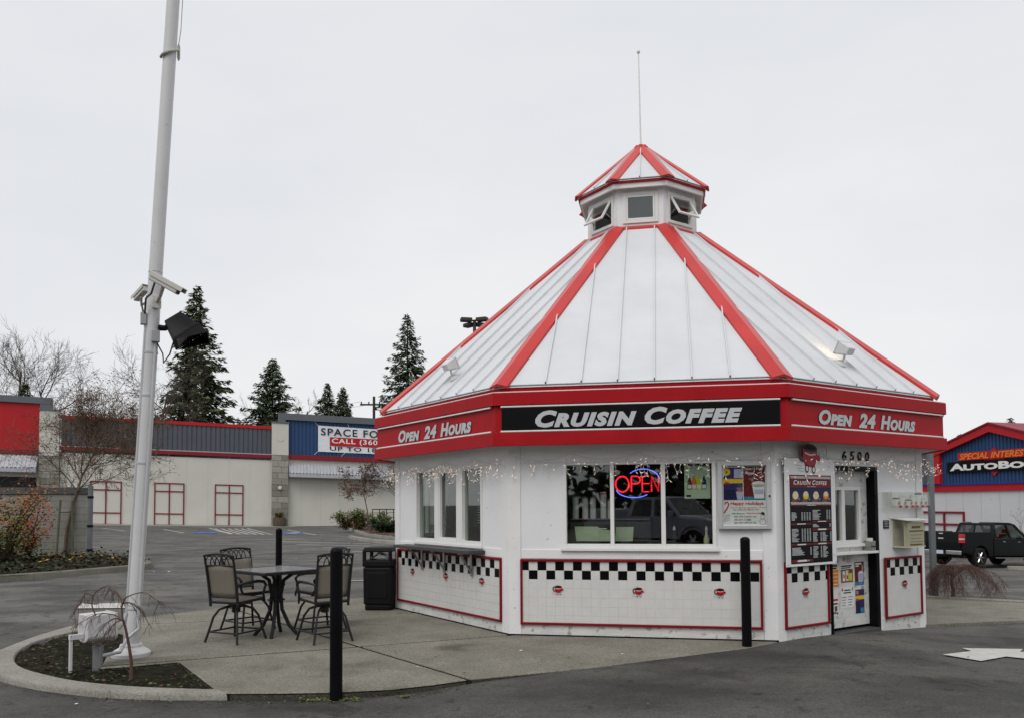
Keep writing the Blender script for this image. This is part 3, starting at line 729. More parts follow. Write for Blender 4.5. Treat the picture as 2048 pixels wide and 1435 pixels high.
# ---- fascia bands and soffit
for k in range(8):
    P = FP(k, RF); L = P.L
    MB().pbox(P, 0.002, L-0.002, 2.300, 2.462, -0.03, 0).build('lower_fascia_band', 'fascia_red', kiosk, bevel=0.004)
    MB().pbox(P, 0.002, L-0.002, 2.790, 2.945, -0.03, 0).build('upper_fascia_band', 'fascia_red', kiosk, bevel=0.004)
    Q = FP(k, RF-0.045); MB().pbox(Q, 0, Q.L, 2.40, 2.86, -0.02, 0).build('fascia_panel', 'fascia_red', kiosk)
    for z in (2.466, 2.764): 
        R_ = FP(k, RF-0.02); MB().pbox(R_, 0.08, R_.L-0.08, z, z+0.020, -0.016, 0.012).build('light_strip', 'vinyl_white', kiosk, bevel=0.004)
    Q = FP(k, RF-0.045); MB().pbox(Q, 0.0, Q.L, 2.946, 2.957, -0.10, 0.03).build('fascia_cap', 'vinyl_white', kiosk)
    Q = FP(k, RE-0.03); MB().pbox(Q, 0.0, Q.L, 2.957, 3.035, -0.02, 0).build('eave_board', 'fascia_red', kiosk)
    a0, a1, b0, b1 = kcorner(k, RF-0.032, 2.318), kcorner(k+1, RF-0.032, 2.318), kcorner(k, RW-0.03, 2.345), kcorner(k+1, RW-0.03, 2.345)
    MB().add([b0,b1,a1,a0], [(0,1,2,3)]).build('soffit', 'soffit', kiosk)

# ---- main roof
def roof(parent, z0, r0, z1, r1, nseam, gap, cap_w, cap_h, seam_h, mw, mr, top=True):
    deck = MB(); c = [kcorner(k, r0, z0-0.03) for k in range(8)] + [kcorner(k, r1, z1-0.03) for k in range(8)]
    deck.add(c, [(k,(k+1)%8,8+(k+1)%8,8+k) for k in range(8)] + [tuple(range(7,-1,-1))])
    rf = deck.build('roof', mw, parent)
    for k in range(8):
        A, B = kcorner(k, r0, z0), kcorner(k+1, r0, z0); T0, T1 = kcorner(k, r1, z1), kcorner(k+1, r1, z1)
        U = (B-A).normalized(); M0 = (A+B)/2; M1 = (T0+T1)/2; V = M1-M0; SL = V.length; Vn = V.normalized(); Nn = U.cross(Vn).normalized()
        he = (B-A).length/2; ht = (T1-T0).length/2
        tt = lambda hw: min(1.0, max(0.0, (he-abs(hw))/(he-ht)))
        pt = lambda u, t, w=0.0: M0 + U*u + V*t + Nn*w
        us = [(i-(nseam-1)/2)*gap for i in range(nseam)]
        edges = [-he] + us + [he]
        trap = [(-he,0.0),(he,0.0),(ht,1.0),(-ht,1.0)]
        for a, b in zip(edges, edges[1:]):
            pts = clip(clip(trap, (a,1),(a,0), 0), (b,0),(b,1), 0); cl = []
            for p in pts:
                if not cl or (abs(cl[-1][0]-p[0])+abs(cl[-1][1]-p[1]) > 1e-4): cl.append(p)
            pts = cl; n = len(pts); lift = random.uniform(0, 0.003)
            vs = [pt(u,t,lift) for u,t in pts] + [pt(u,t,lift-0.012) for u,t in pts]
            MB().add(vs, [tuple(range(n)), tuple(range(2*n-1,n-1,-1))]+[(i,i+n,(i+1)%n+n,(i+1)%n) for i in range(n)]).build('roof_panel', mw, rf)
        for u in us:
            t1 = tt(u)-0.01; w = 0.010
            q = [pt(u-w,0.0,0),pt(u+w,0.0,0),pt(u+w,t1,0),pt(u-w,t1,0),pt(u-w*0.7,0.0,seam_h),pt(u+w*0.7,0.0,seam_h),pt(u+w*0.7,t1,seam_h),pt(u-w*0.7,t1,seam_h)]
            MB().hexa(q).build('seam', mw, rf)
            q = [pt(u-w*0.5,-0.001,0.003),pt(u+w*0.5,-0.001,0.003),pt(u+w*0.5,0.0005,0.003),pt(u-w*0.5,0.0005,0.003),pt(u-w*0.5,-0.001,seam_h*0.85),pt(u+w*0.5,-0.001,seam_h*0.85),pt(u+w*0.5,0.0005,seam_h*0.85),pt(u-w*0.5,0.0005,seam_h*0.85)]
            MB().hexa(q).build('seam_end', 'black_paint', rf)
    for k in range(8):              # folded hip caps
        E, T = kcorner(k, r0, z0), kcorner(k, r1, z1); d = (T-E).normalized()
        def wing(kk):               # direction lying in the roof face, square to the hip
            A, B = kcorner(kk, r0, z0), kcorner(kk+1, r0, z0); U = (B-A).normalized()
            if kk != k % 8: U = -U
            w = (U - d*U.dot(d)).normalized(); return w
        w1, w2 = wing(k % 8), wing((k-1) % 8)
        n = -(w1+w2).normalized(); 
        if n.z < 0: n = -n
        E2 = E - d*0.03; mb = MB(); th = cap_h
        for w in (w1, w2):
            a0 = E2 + n*th; a1 = E2 + w*cap_w + n*th*0.75; b0 = T + n*th; b1 = T + w*cap_w + n*th*0.75
            lo = -n*(th*0.8)
            p = [a0+lo, a1+lo, b1+lo, b0+lo, a0, a1, b1, b0]
            if w is w2: p = [p[1],p[0],p[3],p[2],p[5],p[4],p[7],p[6]]
            mb.hexa(p)
        mb.build('hip_cap', mr, rf)
    return rf
roof(kiosk, 3.050, RE, 5.945, 0.985, 6, 0.432, 0.135, 0.045, 0.035, 'roof_white', 'roof_red')

# ---- cupola
CW, CE = 0.939, 1.110
for k in range(8):
    P = FP(k, CW); L = P.L; wu0, wu1, wz0, wz1 = 0.115, L-0.115, 6.055, 6.49
    mb = MB(); mb.pbox(P, 0, wu0, 5.80, 6.62, -0.05, 0); mb.pbox(P, wu1, L, 5.80, 6.62, -0.05, 0); mb.pbox(P, wu0, wu1, 5.80, wz0, -0.05, 0); mb.pbox(P, wu0, wu1, wz1, 6.62, -0.05, 0)
    mb.build('cupola_wall', 'white_paint', kiosk)
    f = MB(); e = 0.045
    f.pbox(P, wu0-0.03, wu0+e*0.4, wz0-0.03, wz1+0.03, -0.03, 0.02); f.pbox(P, wu1-e*0.4, wu1+0.03, wz0-0.03, wz1+0.03, -0.03, 0.02)
    f.pbox(P, wu0+e*0.4, wu1-e*0.4, wz0-0.03, wz0+e*0.4, -0.03, 0.022); f.pbox(P, wu0+e*0.4, wu1-e*0.4, wz1-e*0.4, wz1+0.03, -0.03, 0.018)
    fr = f.build('cupola_window', 'vinyl_white', kiosk, bevel=0.002)
    a, b, c, d = wu0+e*0.42, wu1-e*0.42, wz0+e*0.42, wz1-e*0.42
    op = math.radians(31) if k in (0, 2) else 0.0           # awning sash hinged at the top
    def sp(u, s, w):           # s measured down from the hinge
        return P.pt(u, d - s*math.cos(op) + w*math.sin(op)*0, 0.004 + s*math.sin(op)) + (P.N*math.cos(op)+Vector((0,0,math.sin(op))))*w
    H = d-c; t = 0.03; s_ = MB()
    def sbox(u0, u1, s0, s1, w0=-0.012, w1=0.016): s_.hexa([sp(u0,s1,w1),sp(u1,s1,w1),sp(u1,s1,w0),sp(u0,s1,w0),sp(u0,s0,w1),sp(u1,s0,w1),sp(u1,s0,w0),sp(u0,s0,w0)])
    sbox(a+0.002,a+t,0.002,H-0.002); sbox(b-t,b-0.002,0.002,H-0.002); sbox(a+t,b-t,0.002,t); sbox(a+t,b-t,H-t,H-0.002)
    s_.build('sash', 'vinyl_white', fr)
    g = MB(); g.hexa([sp(a+t,H-t,0.003),sp(b-t,H-t,0.003),sp(b-t,H-t,-0.003),sp(a+t,H-t,-0.003),sp(a+t,t,0.003),sp(b-t,t,0.003),sp(b-t,t,-0.003),sp(a+t,t,-0.003)]); g.build('pane', 'window_glass', fr)
    if op:
        arm = MB()
        for u in (a+0.02, b-0.02): arm.tube([P.pt(u,c+0.09,-0.01), sp(u,H*0.66,-0.01)], 0.008, 5)
        arm.build('stay_arm', 'bare_metal', fr)
    Q = FP(k, CE-0.03); MB().pbox(Q, 0, Q.L, 6.555, 6.632, -0.03, 0).build('cupola_fascia', 'vinyl_white', kiosk, bevel=0.003)
    Q = FP(k, CE); MB().pbox(Q, 0, Q.L, 6.633, 6.676, -0.05, 0).build('cupola_eave_trim', 'fascia_red', kiosk)
    a0, a1, b0, b1 = kcorner(k, CE-0.05, 6.565), kcorner(k+1, CE-0.05, 6.565), kcorner(k, CW-0.03, 6.585), kcorner(k+1, CW-0.03, 6.585)
    MB().add([b0,b1,a1,a0], [(0,1,2,3)]).build('cupola_soffit', 'soffit', kiosk)
    # red flashing where the cupola meets the roof
    p0, p1 = kcorner(k, CW+0.004, 5.985), kcorner(k+1, CW+0.004, 5.985); q0, q1 = kcorner(k, CW+0.105, 5.925), kcorner(k+1, CW+0.105, 5.925)
    dn = Vector((0,0,-0.05)); MB().hexa([q0+dn,q1+dn,p1+dn,p0+dn,q0,q1,p1,p0]).build('flashing', 'roof_red', kiosk)
MB().prism([(kcorner(k,CW-0.05).x, kcorner(k,CW-0.05).y) for k in range(8)], 5.82, 5.84).build('cupola_floor', 'interior_dark', kiosk)
roof(kiosk, 6.690, CE+0.015, 7.640, 0.03, 1, 0.4, 0.112, 0.034, 0.028, 'roof_white', 'roof_red')
ft = at(1273,105,KY-0.02); mb = MB(); mb.tube([(KX,KY,7.60),(KX-0.01,KY,8.4),(KX-0.02,KY,9.27)], [0.015,0.012,0.009], 8); mb.lathe([(0.004,-0.03),(0.02,-0.025),(0.03,0),(0.02,0.025),(0.003,0.03)], 12, (KX-0.02,KY,9.29))
mb.build('finial', 'vinyl_white', kiosk, smooth=True)
# ------------------------------------------------------------------ signs and fittings on the kiosk
def sheet(name, P, pts, w, m, parent, t=0.002):
    return MB().ppoly(P, pts, w-t, w).build(name, m, parent)
def rect(u0, u1, z0, z1): return [(u0,z0),(u1,z0),(u1,z1),(u0,z1)]
P1f = FP(1, RF); P0f = FP(0, RF); P2f = FP(2, RF)
sg = thing('shop_sign', 'long black sign reading CRUISIN COFFEE above the front window', 'sign', P1f.pt(1.7, 2.47, 0))
MB().pbox(P1f, 0.10, 3.318, 2.488, 2.762, -0.043, -0.010).build('board', 'sign_black', sg, bevel=0.003)
for w_, u_, wd in (('Cruisin', 0.512, 1.20), ('Coffee', 1.805, 1.10)):
    mb = MB(); letters(mb, P1f, w_, u_, 2.512+0.006*(u_ > 1), -0.006, 0.205, wd, shear=0.28, bold=0.052, small=0.80, thick=0.003, space=1.15); mb.build('word', 'sign_silver', sg)
for P, u, lab, z in ((P0f, 0.775, 'silver OPEN 24 HOURS lettering on the red fascia left of the black sign', 2.512), (P2f, 0.605, 'silver OPEN 24 HOURS lettering on the red fascia above the door', 2.515)):
    t = thing('fascia_lettering', lab, 'lettering', P.pt(u, z, 0))
    for w_, du, wd in (('Open', 0.0, 0.66), ('24', 0.80, 0.36), ('Hours', 1.27, 0.80)):
        wo = None
        for back in (False, True):
            mb = MB(); g = 0.009 if back else 0.0
            letters(mb, P, w_, u+du-g, z-g, -0.039 if back else -0.032, 0.180+2*g, wd+2*g, shear=0.22, bold=0.048 if not back else 0.07, small=0.74, thick=0.003, space=1.10)
            if back: mb.build('outline', 'cup_dark', wo)
            else: wo = mb.build('word', 'sign_silver', t)
P1, P2w = FP(1, RW), FP(2, RW)

# ---- neon OPEN sign hanging inside the middle pane
mat('neon_red', (0.3, 0.01, 0.02), 0.3, var=0, emit=(1.0, 0.015, 0.03), estr=2.6)
mat('neon_blue', (0.03, 0.05, 0.3), 0.3, var=0, emit=(0.10, 0.17, 1.0), estr=2.4)
ne = thing('neon_sign', 'glowing red and blue neon OPEN sign in the front window', 'neon sign', P1.pt(1.57, 1.70, -0.10))
W = -0.062; u0 = 1.303; z0 = 1.742; h = 0.188
def arc(cx, cz, rx, rz, a0, a1, n=20): return [P1.pt(cx+rx*math.cos(a0+(a1-a0)*i/n), cz+rz*math.sin(a0+(a1-a0)*i/n), W) for i in range(n+1)]
for dr in (-0.0045, 0.0045):
    mb = MB() if dr < 0 else mb
    mb.tube(arc(u0+0.085, z0+h/2, 0.080+dr, h/2+dr, 0, 2*PI, 28), 0.0034, 6)
    c = lambda *q: [P1.pt(u0+a+(dr if a else dr), z0+b+dr*0.5, W) for a, b in q]
    mb.tube(c((0.195,0),(0.195,h)), 0.0034, 6); mb.tube([P1.pt(u0+0.195, z0+h+dr, W)] + arc(u0+0.255, z0+h*0.76, 0.045+dr, h*0.24+dr, PI/2, -PI/2, 12) + [P1.pt(u0+0.195, z0+h*0.52-dr, W)], 0.0034, 6)
    mb.tube(c((0.405,h),(0.325,h),(0.325,0),(0.405,0)), 0.0034, 6); mb.tube(c((0.325,h*0.52),(0.41,h*0.52)), 0.0034, 6)
    mb.tube(c((0.435,0),(0.435,h),(0.520,0),(0.520,h)), 0.0034, 6)
mb.build('red_tubing', 'neon_red', ne, smooth=True)
mb = MB(); mb.tube(arc(u0+0.335, z0+0.13, 0.20, 0.145, PI*0.78, PI*0.06, 18), 0.0055, 6); mb.tube(arc(u0+0.225, z0+0.045, 0.215, 0.115, PI*1.06, PI*1.76, 18), 0.0055, 6); mb.build('blue_tubing', 'neon_blue', ne, smooth=True)
MB().pbox(P1, u0+0.02, u0+0.55, 1.80, 1.812, W-0.03, W-0.018).build('backing_bar', 'black_paint', ne)

# ---- juice poster taped inside the right pane
mat('poster_cream', (0.50, 0.55, 0.44), 0.6, var=0.03)
for n_, c_ in (('p_purple',(0.035,0.02,0.13)),('p_orange',(0.75,0.20,0.02)),('p_yellow',(0.72,0.50,0.03)),('p_lime',(0.55,0.60,0.04)),('p_maroon',(0.14,0.010,0.012)),('p_teal',(0.03,0.22,0.36)),('p_green',(0.03,0.30,0.22)),('p_pale',(0.42,0.45,0.62)),('p_cream',(0.70,0.62,0.38)),('p_brown',(0.16,0.07,0.025)),('p_navy',(0.01,0.012,0.06)),('p_red',(0.55,0.015,0.02)),('p_pink',(0.42,0.05,0.05))):
    mat(n_, c_, 0.5, var=0.12, vs=14)
jp = thing('juice_poster', 'pale poster of four coloured juice bottles in the front window', 'poster', P1.pt(2.28, 1.66, -0.05))
sheet('paper', P1, rect(2.125,2.425,1.655,2.045), -0.047, 'poster_cream', jp)
mb = MB()
for i, (x, hh) in enumerate(((2.185,0.14),(2.240,0.165),(2.297,0.172),(2.354,0.155))):
    o = [(x-0.027,1.765),(x+0.027,1.765),(x+0.027,1.765+hh*0.62),(x+0.011,1.765+hh*0.85),(x+0.011,1.765+hh),(x-0.011,1.765+hh),(x-0.011,1.765+hh*0.85),(x-0.027,1.765+hh*0.62)]
    mb.ppoly(P1, o, -0.0468, -0.0455, i); mb.ppoly(P1, rect(x-0.022,x+0.022,1.775,1.82), -0.0454, -0.0450, 4)
mb.ppoly(P1, rect(2.145,2.20,1.675,1.70), -0.0468, -0.046, 5)
mb.build('bottles', ['p_maroon','p_orange','p_lime','p_purple','paper','cup_dark'], jp)

# ---- glazed poster case right of the front window
pc = thing('poster_case', 'silver framed poster case between the front window and the menu board', 'poster case', P1.pt(2.8, 1.30, 0.02))
a, b, c, d = 2.505, 3.105, 1.295, 2.085
mb = MB(); e = 0.05; t0, t1 = 0.017, 0.062
mb.pbox(P1, a, a+e, c, d, t0, t1); mb.pbox(P1, b-e, b, c, d, t0, t1); mb.pbox(P1, a+e, b-e, c, c+e, t0, t1); mb.pbox(P1, a+e, b-e, d-e, d, t0, t1)
mat('case_silver', (0.52, 0.525, 0.53), 0.4, metal=0.3, var=0.05); mb.build('frame', 'case_silver', pc, bevel=0.006)
MB().pbox(P1, a+e, b-e, c+e, d-e, t0, 0.024).build('backing', 'paper', pc)
i0, i1, j0, j1 = a+e+0.008, b-e-0.008, c+e+0.005, d-e-0.008; W = 0.0255; jm = j0+(j1-j0)*0.42; im = i0+(i1-i0)*0.48
def R(u0,u1,v0,v1): return [(i0+(i1-i0)*u0, j0+(j1-j0)*v0),(i0+(i1-i0)*u1, j0+(j1-j0)*v0),(i0+(i1-i0)*u1, j0+(j1-j0)*v1),(i0+(i1-i0)*u0, j0+(j1-j0)*v1)]
def E_(cx,cy,rx,ry,n=18): return [(i0+(i1-i0)*(cx+rx*math.cos(2*PI*i/n)), j0+(j1-j0)*(cy+ry*math.sin(2*PI*i/n))) for i in range(n)]
mb = MB(); L = ['p_purple','p_maroon','p_yellow','p_pale','paper','p_teal','p_navy','p_red','ink','p_green','p_orange','p_brown']
def pp(pts, mi, lv=0): mb.ppoly(P1, pts, W-0.001+0.0008*lv, W+0.0008*(lv+1), mi)
pp(R(0.02,0.47,0.42,0.98), 0); pp(R(0.49,0.99,0.42,0.995), 1); pp(R(0.0,0.48,0.71,0.785), 2, 1); pp(E_(0.10,0.905,0.085,0.062), 2, 1); pp(E_(0.10,0.905,0.02,0.016), 8, 2)
pp(R(0.27,0.46,0.80,0.96), 3, 1); pp(R(0.05,0.15,0.69,0.73), 7, 2); pp(R(0.03,0.30,0.435,0.60), 6, 1); pp([(i0+(i1-i0)*x, j0+(j1-j0)*y) for x,y in ((0.34,0.425),(0.45,0.425),(0.475,0.57),(0.31,0.57))], 3, 2); pp(E_(0.39,0.565,0.08,0.015), 10, 3)
pp(R(0.49,0.99,0.42,0.475), 5, 1); pp([(i0+(i1-i0)*x, j0+(j1-j0)*y) for x,y in ((0.74,0.445),(0.96,0.445),(0.985,0.69),(0.685,0.69))], 4, 2); pp(E_(0.835,0.69,0.155,0.055), 4, 2); pp(R(0.74,0.95,0.52,0.60), 3, 3)
for i in range(5): pp([(i0+(i1-i0)*(0.895+i*0.017+x), j0+(j1-j0)*(0.755+i*0.03+y)) for x,y in ((0,0),(0.03,0.012),(0.03,0.030),(0,0.018))], 4 if i%2==0 else 7, 3)
mb.build('posters', L, pc)
mb = MB()
letters(mb, P1, 'North Pole', i0+(i1-i0)*0.52, j0+(j1-j0)*0.935, W+0.003, 0.032, 0.205, bold=0.01, small=0.75); letters(mb, P1, 'Mocha', i0+(i1-i0)*0.53, j0+(j1-j0)*0.865, W+0.003, 0.030, 0.105, bold=0.01, small=0.75)
mb.build('poster_title', 'paper', pc)
mb = MB(); hu = lambda x: i0+(i1-i0)*x; hv = lambda y: j0+(j1-j0)*y
letters(mb, P1, 'Happy Holidays', hu(0.18), hv(0.315), W+0.001, 0.052, 0.37, 0, bold=0.02); letters(mb, P1, 'Try a North Pole Mocha, Yum!', hu(0.24), hv(0.235), W+0.001, 0.020, 0.29, 0, bold=0.015)
letters(mb, P1, 'Candy Cane Drinks!', hu(0.54), hv(0.175), W+0.001, 0.020, 0.17, 0, bold=0.015)
letters(mb, P1, 'Try our egg nog, peppermint and more', hu(0.18), hv(0.275), W+0.001, 0.016, 0.40, 1, bold=0.015); letters(mb, P1, 'White Mocha and', hu(0.21), hv(0.175), W+0.001, 0.018, 0.14, 1, bold=0.015)
for i, s_ in enumerate(('DEC 24TH CLOSE AT 4pm', 'DEC 25TH CLOSED', 'DEC 26TH OPEN AT 7am')): letters(mb, P1, s_, hu(0.26), hv(0.115-0.05*i), W+0.001, 0.020, 0.25 if i != 1 else 0.19, 2, bold=0.01)
cane = [P1.pt(hu(0.02),hv(0.20),W),P1.pt(hu(0.10),hv(0.28),W),P1.pt(hu(0.135),hv(0.345),W),P1.pt(hu(0.11),hv(0.385),W),P1.pt(hu(0.06),hv(0.38),W),P1.pt(hu(0.045),hv(0.35),W)]
mb.tube(cane, 0.007, 5, 0)
for cx, cy, r in ((0.92,0.045,0.075),(0.915,0.125,0.05)):
    n = 18
    for i in range(n):
        a0_, a1_ = 2*PI*i/n, 2*PI*(i+1)/n; rr = r*0.9
        f_ = lambda aa, r_: P1.pt(hu(cx+r_*math.cos(aa)), hv(cy+r_*0.72*math.sin(aa)), W+0.001)
        mb.add([f_(a0_,r), f_(a1_,r), f_(a1_,rr), f_(a0_,rr)], [(0,1,2,3)], 2)
mb.ppoly(P1, [(hu(0.88),hv(0.175)),(hu(0.97),hv(0.16)),(hu(0.96),hv(0.20)),(hu(0.90),hv(0.215))], W, W+0.001, 2)
for i in range(4): mb.add([P1.pt(hu(0.02),hv(0.05+0.03*i),W+0.001),P1.pt(hu(0.16),hv(0.075+0.03*i),W+0.001),P1.pt(hu(0.16),hv(0.080+0.03*i),W+0.001),P1.pt(hu(0.02),hv(0.055+0.03*i),W+0.001)],[(0,1,2,3)],2)
mb.build('handwriting', ['p_red','p_green','ink'], pc)
MB().pbox(P1, a+e, b-e, c+e, d-e, 0.046, 0.049).build('pane', mat_glass('thin_glass', (0.93,0.94,0.93), 1.0), pc)
MB().lathe([(0.011,0),(0.011,0.012),(0.006,0.016)], 10, P1.pt(b-0.02, 1.68, t1), Matrix.Rotation(P1.angle(),4,'Z') @ Matrix.Rotation(PI/2,4,'X')).build('lock', 'black_paint', pc)

# ---- menu board left of the door
mbd = thing('menu_board', 'tall white menu board with black and red drinks menu left of the door', 'menu board', P2w.pt(0.58, 0.85, 0.05))
MB().pbox(P2w, 0.10, 1.062, 0.86, 2.118, 0.046, 0.058).build('frame', 'black_paint', mbd)
MB().pbox(P2w, 0.094, 1.068, 0.850, 2.124, 0.0585, 0.070).build('panel', 'white_trim', mbd, bevel=0.004)
W = 0.0715; x0, x1, y0, y1 = 0.178, 0.978, 0.882, 1.928
mb = MB(); L = ['sign_black','p_maroon','paper','p_cream','p_brown','p_navy','sign_silver','p_orange','p_yellow']
X = lambda t: x0+(x1-x0)*t
Y = lambda t: y1-(y1-y0)*t
def rr(a, b, c, d, mi, lv=0): mb.ppoly(P2w, [(X(a),Y(d)),(X(b),Y(d)),(X(b),Y(c)),(X(a),Y(c))], W-0.0012+0.0008*lv, W+0.0008*(lv+1), mi)
rr(0,1,0,1,0); rr(0.012,0.988,0.006,0.145,1,1); rr(0.012,0.988,0.148,0.318,5,1)
for i in range(28):
    for yy in (0.014, 0.308):
        xx = 0.02+i*0.0345; rr(xx, xx+0.018, yy, yy+0.014, 2, 2); rr(xx+0.0165, xx+0.0345, yy+0.014, yy+0.028, 2, 2)
for (c_, d_, xs_) in ((0.336,0.352,((0.012,0.988),)),(0.522,0.54,((0.52,0.988),)),(0.545,0.565,((0.012,0.50),)),(0.61,0.635,((0.52,0.988),)),(0.775,0.797,((0.012,0.50),(0.52,0.988))),(0.955,0.985,((0.012,0.52),))):
    for a_, b_ in xs_: rr(a_, b_, c_, d_, 1, 1); rr((a_+b_)/2-0.10, (a_+b_)/2+0.10, c_+0.005, d_-0.005, 2, 2)
for i in range(4):              # whipped drinks
    cx = 0.13+0.245*i; e1 = [(X(cx+0.07*math.cos(q)), Y(0.235-0.042*math.sin(q))) for q in [2*PI*j/14 for j in range(14)]]
    mb.ppoly(P2w, e1, W, W+0.0024, (3,8,3,7)[i]); e1 = [(X(cx+0.055*math.cos(q)), Y(0.215-0.03*math.sin(q))) for q in [2*PI*j/14 for j in range(14)]]
    mb.ppoly(P2w, e1, W, W+0.0032, 3); mb.ppoly(P2w, [(X(cx-0.10),Y(0.31)),(X(cx+0.01),Y(0.312)),(X(cx+0.05),Y(0.285)),(X(cx-0.06),Y(0.25))], W, W+0.0020, 4)
    rr(cx+0.055, cx+0.10, 0.262, 0.266, 6, 2); rr(cx+0.06, cx+0.105, 0.28, 0.284, 6, 2)
rnd = random.Random(3)
def lines(a_, b_, ys_, ye, n, cols):
    for i in range(n):
        y = ys_+(ye-ys_)*i/n; ln = rnd.uniform(0.45, 0.95); rr(a_, a_+(b_-a_)*ln, y, y+0.0075, 6, 1)
        for q in cols: rr(q, q+0.032, y, y+0.007, 6, 1)
lines(0.03,0.19,0.425,0.52,7,(0.26,0.32,0.385,0.445)); lines(0.53,0.74,0.40,0.515,8,(0.87,0.93)); lines(0.53,0.70,0.56,0.60,3,(0.94,))
lines(0.03,0.22,0.61,0.76,11,(0.26,0.32,0.385,0.445)); lines(0.53,0.65,0.655,0.765,8,(0.71,)); lines(0.76,0.90,0.655,0.765,8,(0.95,))
lines(0.03,0.34,0.82,0.91,7,(0.455,)); lines(0.53,0.66,0.815,0.95,9,(0.71,)); lines(0.77,0.90,0.815,0.95,10,())
mb.build('print', L, mbd)
for w_, x_, y_, h_, wd, bo in (('Cruisin', 0.09, 0.112, 0.056, (x1-x0)*0.405, 0.022), ('Coffee', 0.535, 0.112, 0.056, (x1-x0)*0.36, 0.022), ('Open 24 Hours', 0.41, 0.140, 0.017, 0.17, 0.02), ('www.CruisinCoffee.com', 0.13, 0.977, 0.020, 0.24, 0.02)):
    mb = MB(); letters(mb, P2w, w_, X(x_), Y(y_), W+0.003, h_, wd, shear=0.25, bold=bo, small=0.8 if h_ > 0.05 else None, space=1.18); mb.build('headline', 'paper', mbd)
mb = MB()
for u, z in ((0.12,0.875),(1.045,0.875),(0.12,2.1),(1.045,2.1)): mb.lathe([(0.007,0),(0.007,0.003),(0.003,0.005)], 8, P2w.pt(u,z,0.070), Matrix.Rotation(P2w.angle(),4,'Z') @ Matrix.Rotation(PI/2,4,'X'))
mb.build('screws', 'bare_metal', mbd)
em = thing('cup_logo', 'red cartoon coffee cup on wheels above the menu board', 'emblem', P2w.pt(0.55, 2.0, 0.09))
cup_emblem(P2w, 0.57, 2.130, 0.44, 0.072, em, 'cup', -0.06)
nb = thing('house_number', 'black numerals 6500 on the wall above the door', 'house number', P2w.pt(1.58, 2.125, 0.02))
for i, ch in enumerate('6500'):
    mb = MB(); letters(mb, P2w, ch, 1.30+i*0.165, 2.128, 0.030, 0.118, 0.085, bold=0.012, thick=0.012, shear=0.08); mb.build('numeral', 'ink', nb)

# ---- flyers on the door
Wd = -0.105
def flyer(label, u0, u1, z0, z1, items, bg='paper'):
    t = thing('flyer', label, 'flyer', P2w.pt((u0+u1)/2, z0, Wd)); sheet('paper', P2w, rect(u0,u1,z0,z1), Wd+0.003, bg, t)
    mats_ = sorted(set(q[1] for q in items)); mb = MB()
    for q, m_, lv in items:
        mb.ppoly(P2w, [(u0+(u1-u0)*x, z0+(z1-z0)*y) for x, y in q], Wd+0.0022+0.0008*lv, Wd+0.0030+0.0008*(lv+1), mats_.index(m_))
    if items: mb.build('print', mats_, t)
    return t
bx = lambda a,b,c,d: [(a,c),(b,c),(b,d),(a,d)]
flyer('maroon flyer with a white frosted cup, upper right on the white door', 1.70, 1.90, 0.53, 0.83, [(bx(0,1,0,0.14),'p_teal',0),([(0.40,0.06),(0.9,0.06),(0.98,0.5),(0.34,0.5)],'p_pale',0),([(0.36,0.5),(0.97,0.5),(0.8,0.60),(0.5,0.60)],'paper',0),(bx(0.80,0.86,0.58,0.85),'paper',0),(bx(0.08,0.75,0.88,0.95),'paper',0),(bx(0.08,0.45,0.79,0.85),'paper',0)], 'p_maroon')
flyer('purple flyer with a yellow band, lower right on the white door', 1.705, 1.895, 0.17, 0.475, [(bx(0,1,0.58,0.74),'p_yellow',0),([(0.08,0.8),(0.3,0.8),(0.33,0.93),(0.1,0.95)],'p_orange',0),(bx(0.55,0.95,0.03,0.22),'p_teal',0),(bx(0.02,0.45,0.02,0.5),'p_navy',0),(bx(0.05,0.3,0.52,0.62),'p_red',1)], 'p_purple')
flyer('white flyer with a photo of drinks in the middle of the white door', 1.395, 1.66, 0.575, 0.815, [(bx(0.02,0.98,0.02,0.72),'p_brown',0),(bx(0.15,0.34,0.1,0.62),'paper',1),(bx(0.40,0.62,0.1,0.66),'p_cream',1),(bx(0.66,0.9,0.1,0.5),'p_lime',1),(bx(0.2,0.3,0.25,0.45),'p_red',2),(bx(0.45,0.58,0.2,0.4),'p_red',2),(bx(0.04,0.9,0.85,0.93),'ink',0),(bx(0.04,0.8,0.76,0.82),'ink',0)])
flyer('white flyer with a red and a green ornament, lower middle of the white door', 1.395, 1.66, 0.26, 0.52, [([(0.03,0.85),(0.12,0.8),(0.18,0.92),(0.08,0.98)],'p_red',0),([(0.84,0.82),(0.93,0.78),(0.97,0.97),(0.88,0.97)],'p_green',0),(bx(0.25,0.75,0.82,0.88),'ink',0),(bx(0.2,0.8,0.70,0.76),'p_navy',0)]+[(bx(0.06+0.5*j,0.42+0.5*j-0.03*i,0.50-0.13*i,0.53-0.13*i),'p_navy',0) for i in range(4) for j in range(2)])
flyer('orange sandwich flyer, upper left on the white door', 1.15, 1.345, 0.54, 0.83, [(bx(0,1,0,0.72),'p_orange',0)]+[(bx(0.05,0.95,0.08+0.16*i,0.12+0.16*i),'p_cream',1) for i in range(4)]+[(bx(0.1,0.9,0.86,0.95),'ink',0),(bx(0.1,0.8,0.76,0.83),'ink',0)], 'p_cream')
t = flyer('white 99 cent price flyer, lower left on the white door', 1.15, 1.335, 0.17, 0.49, [(bx(0.1,0.95,0.60,0.68),'p_red',0),(bx(0.3,0.9,0.46,0.52),'ink',0),(bx(0.1,0.3,0.2,0.4),'p_green',0),(bx(0.55,0.85,0.2,0.4),'p_brown',0)])
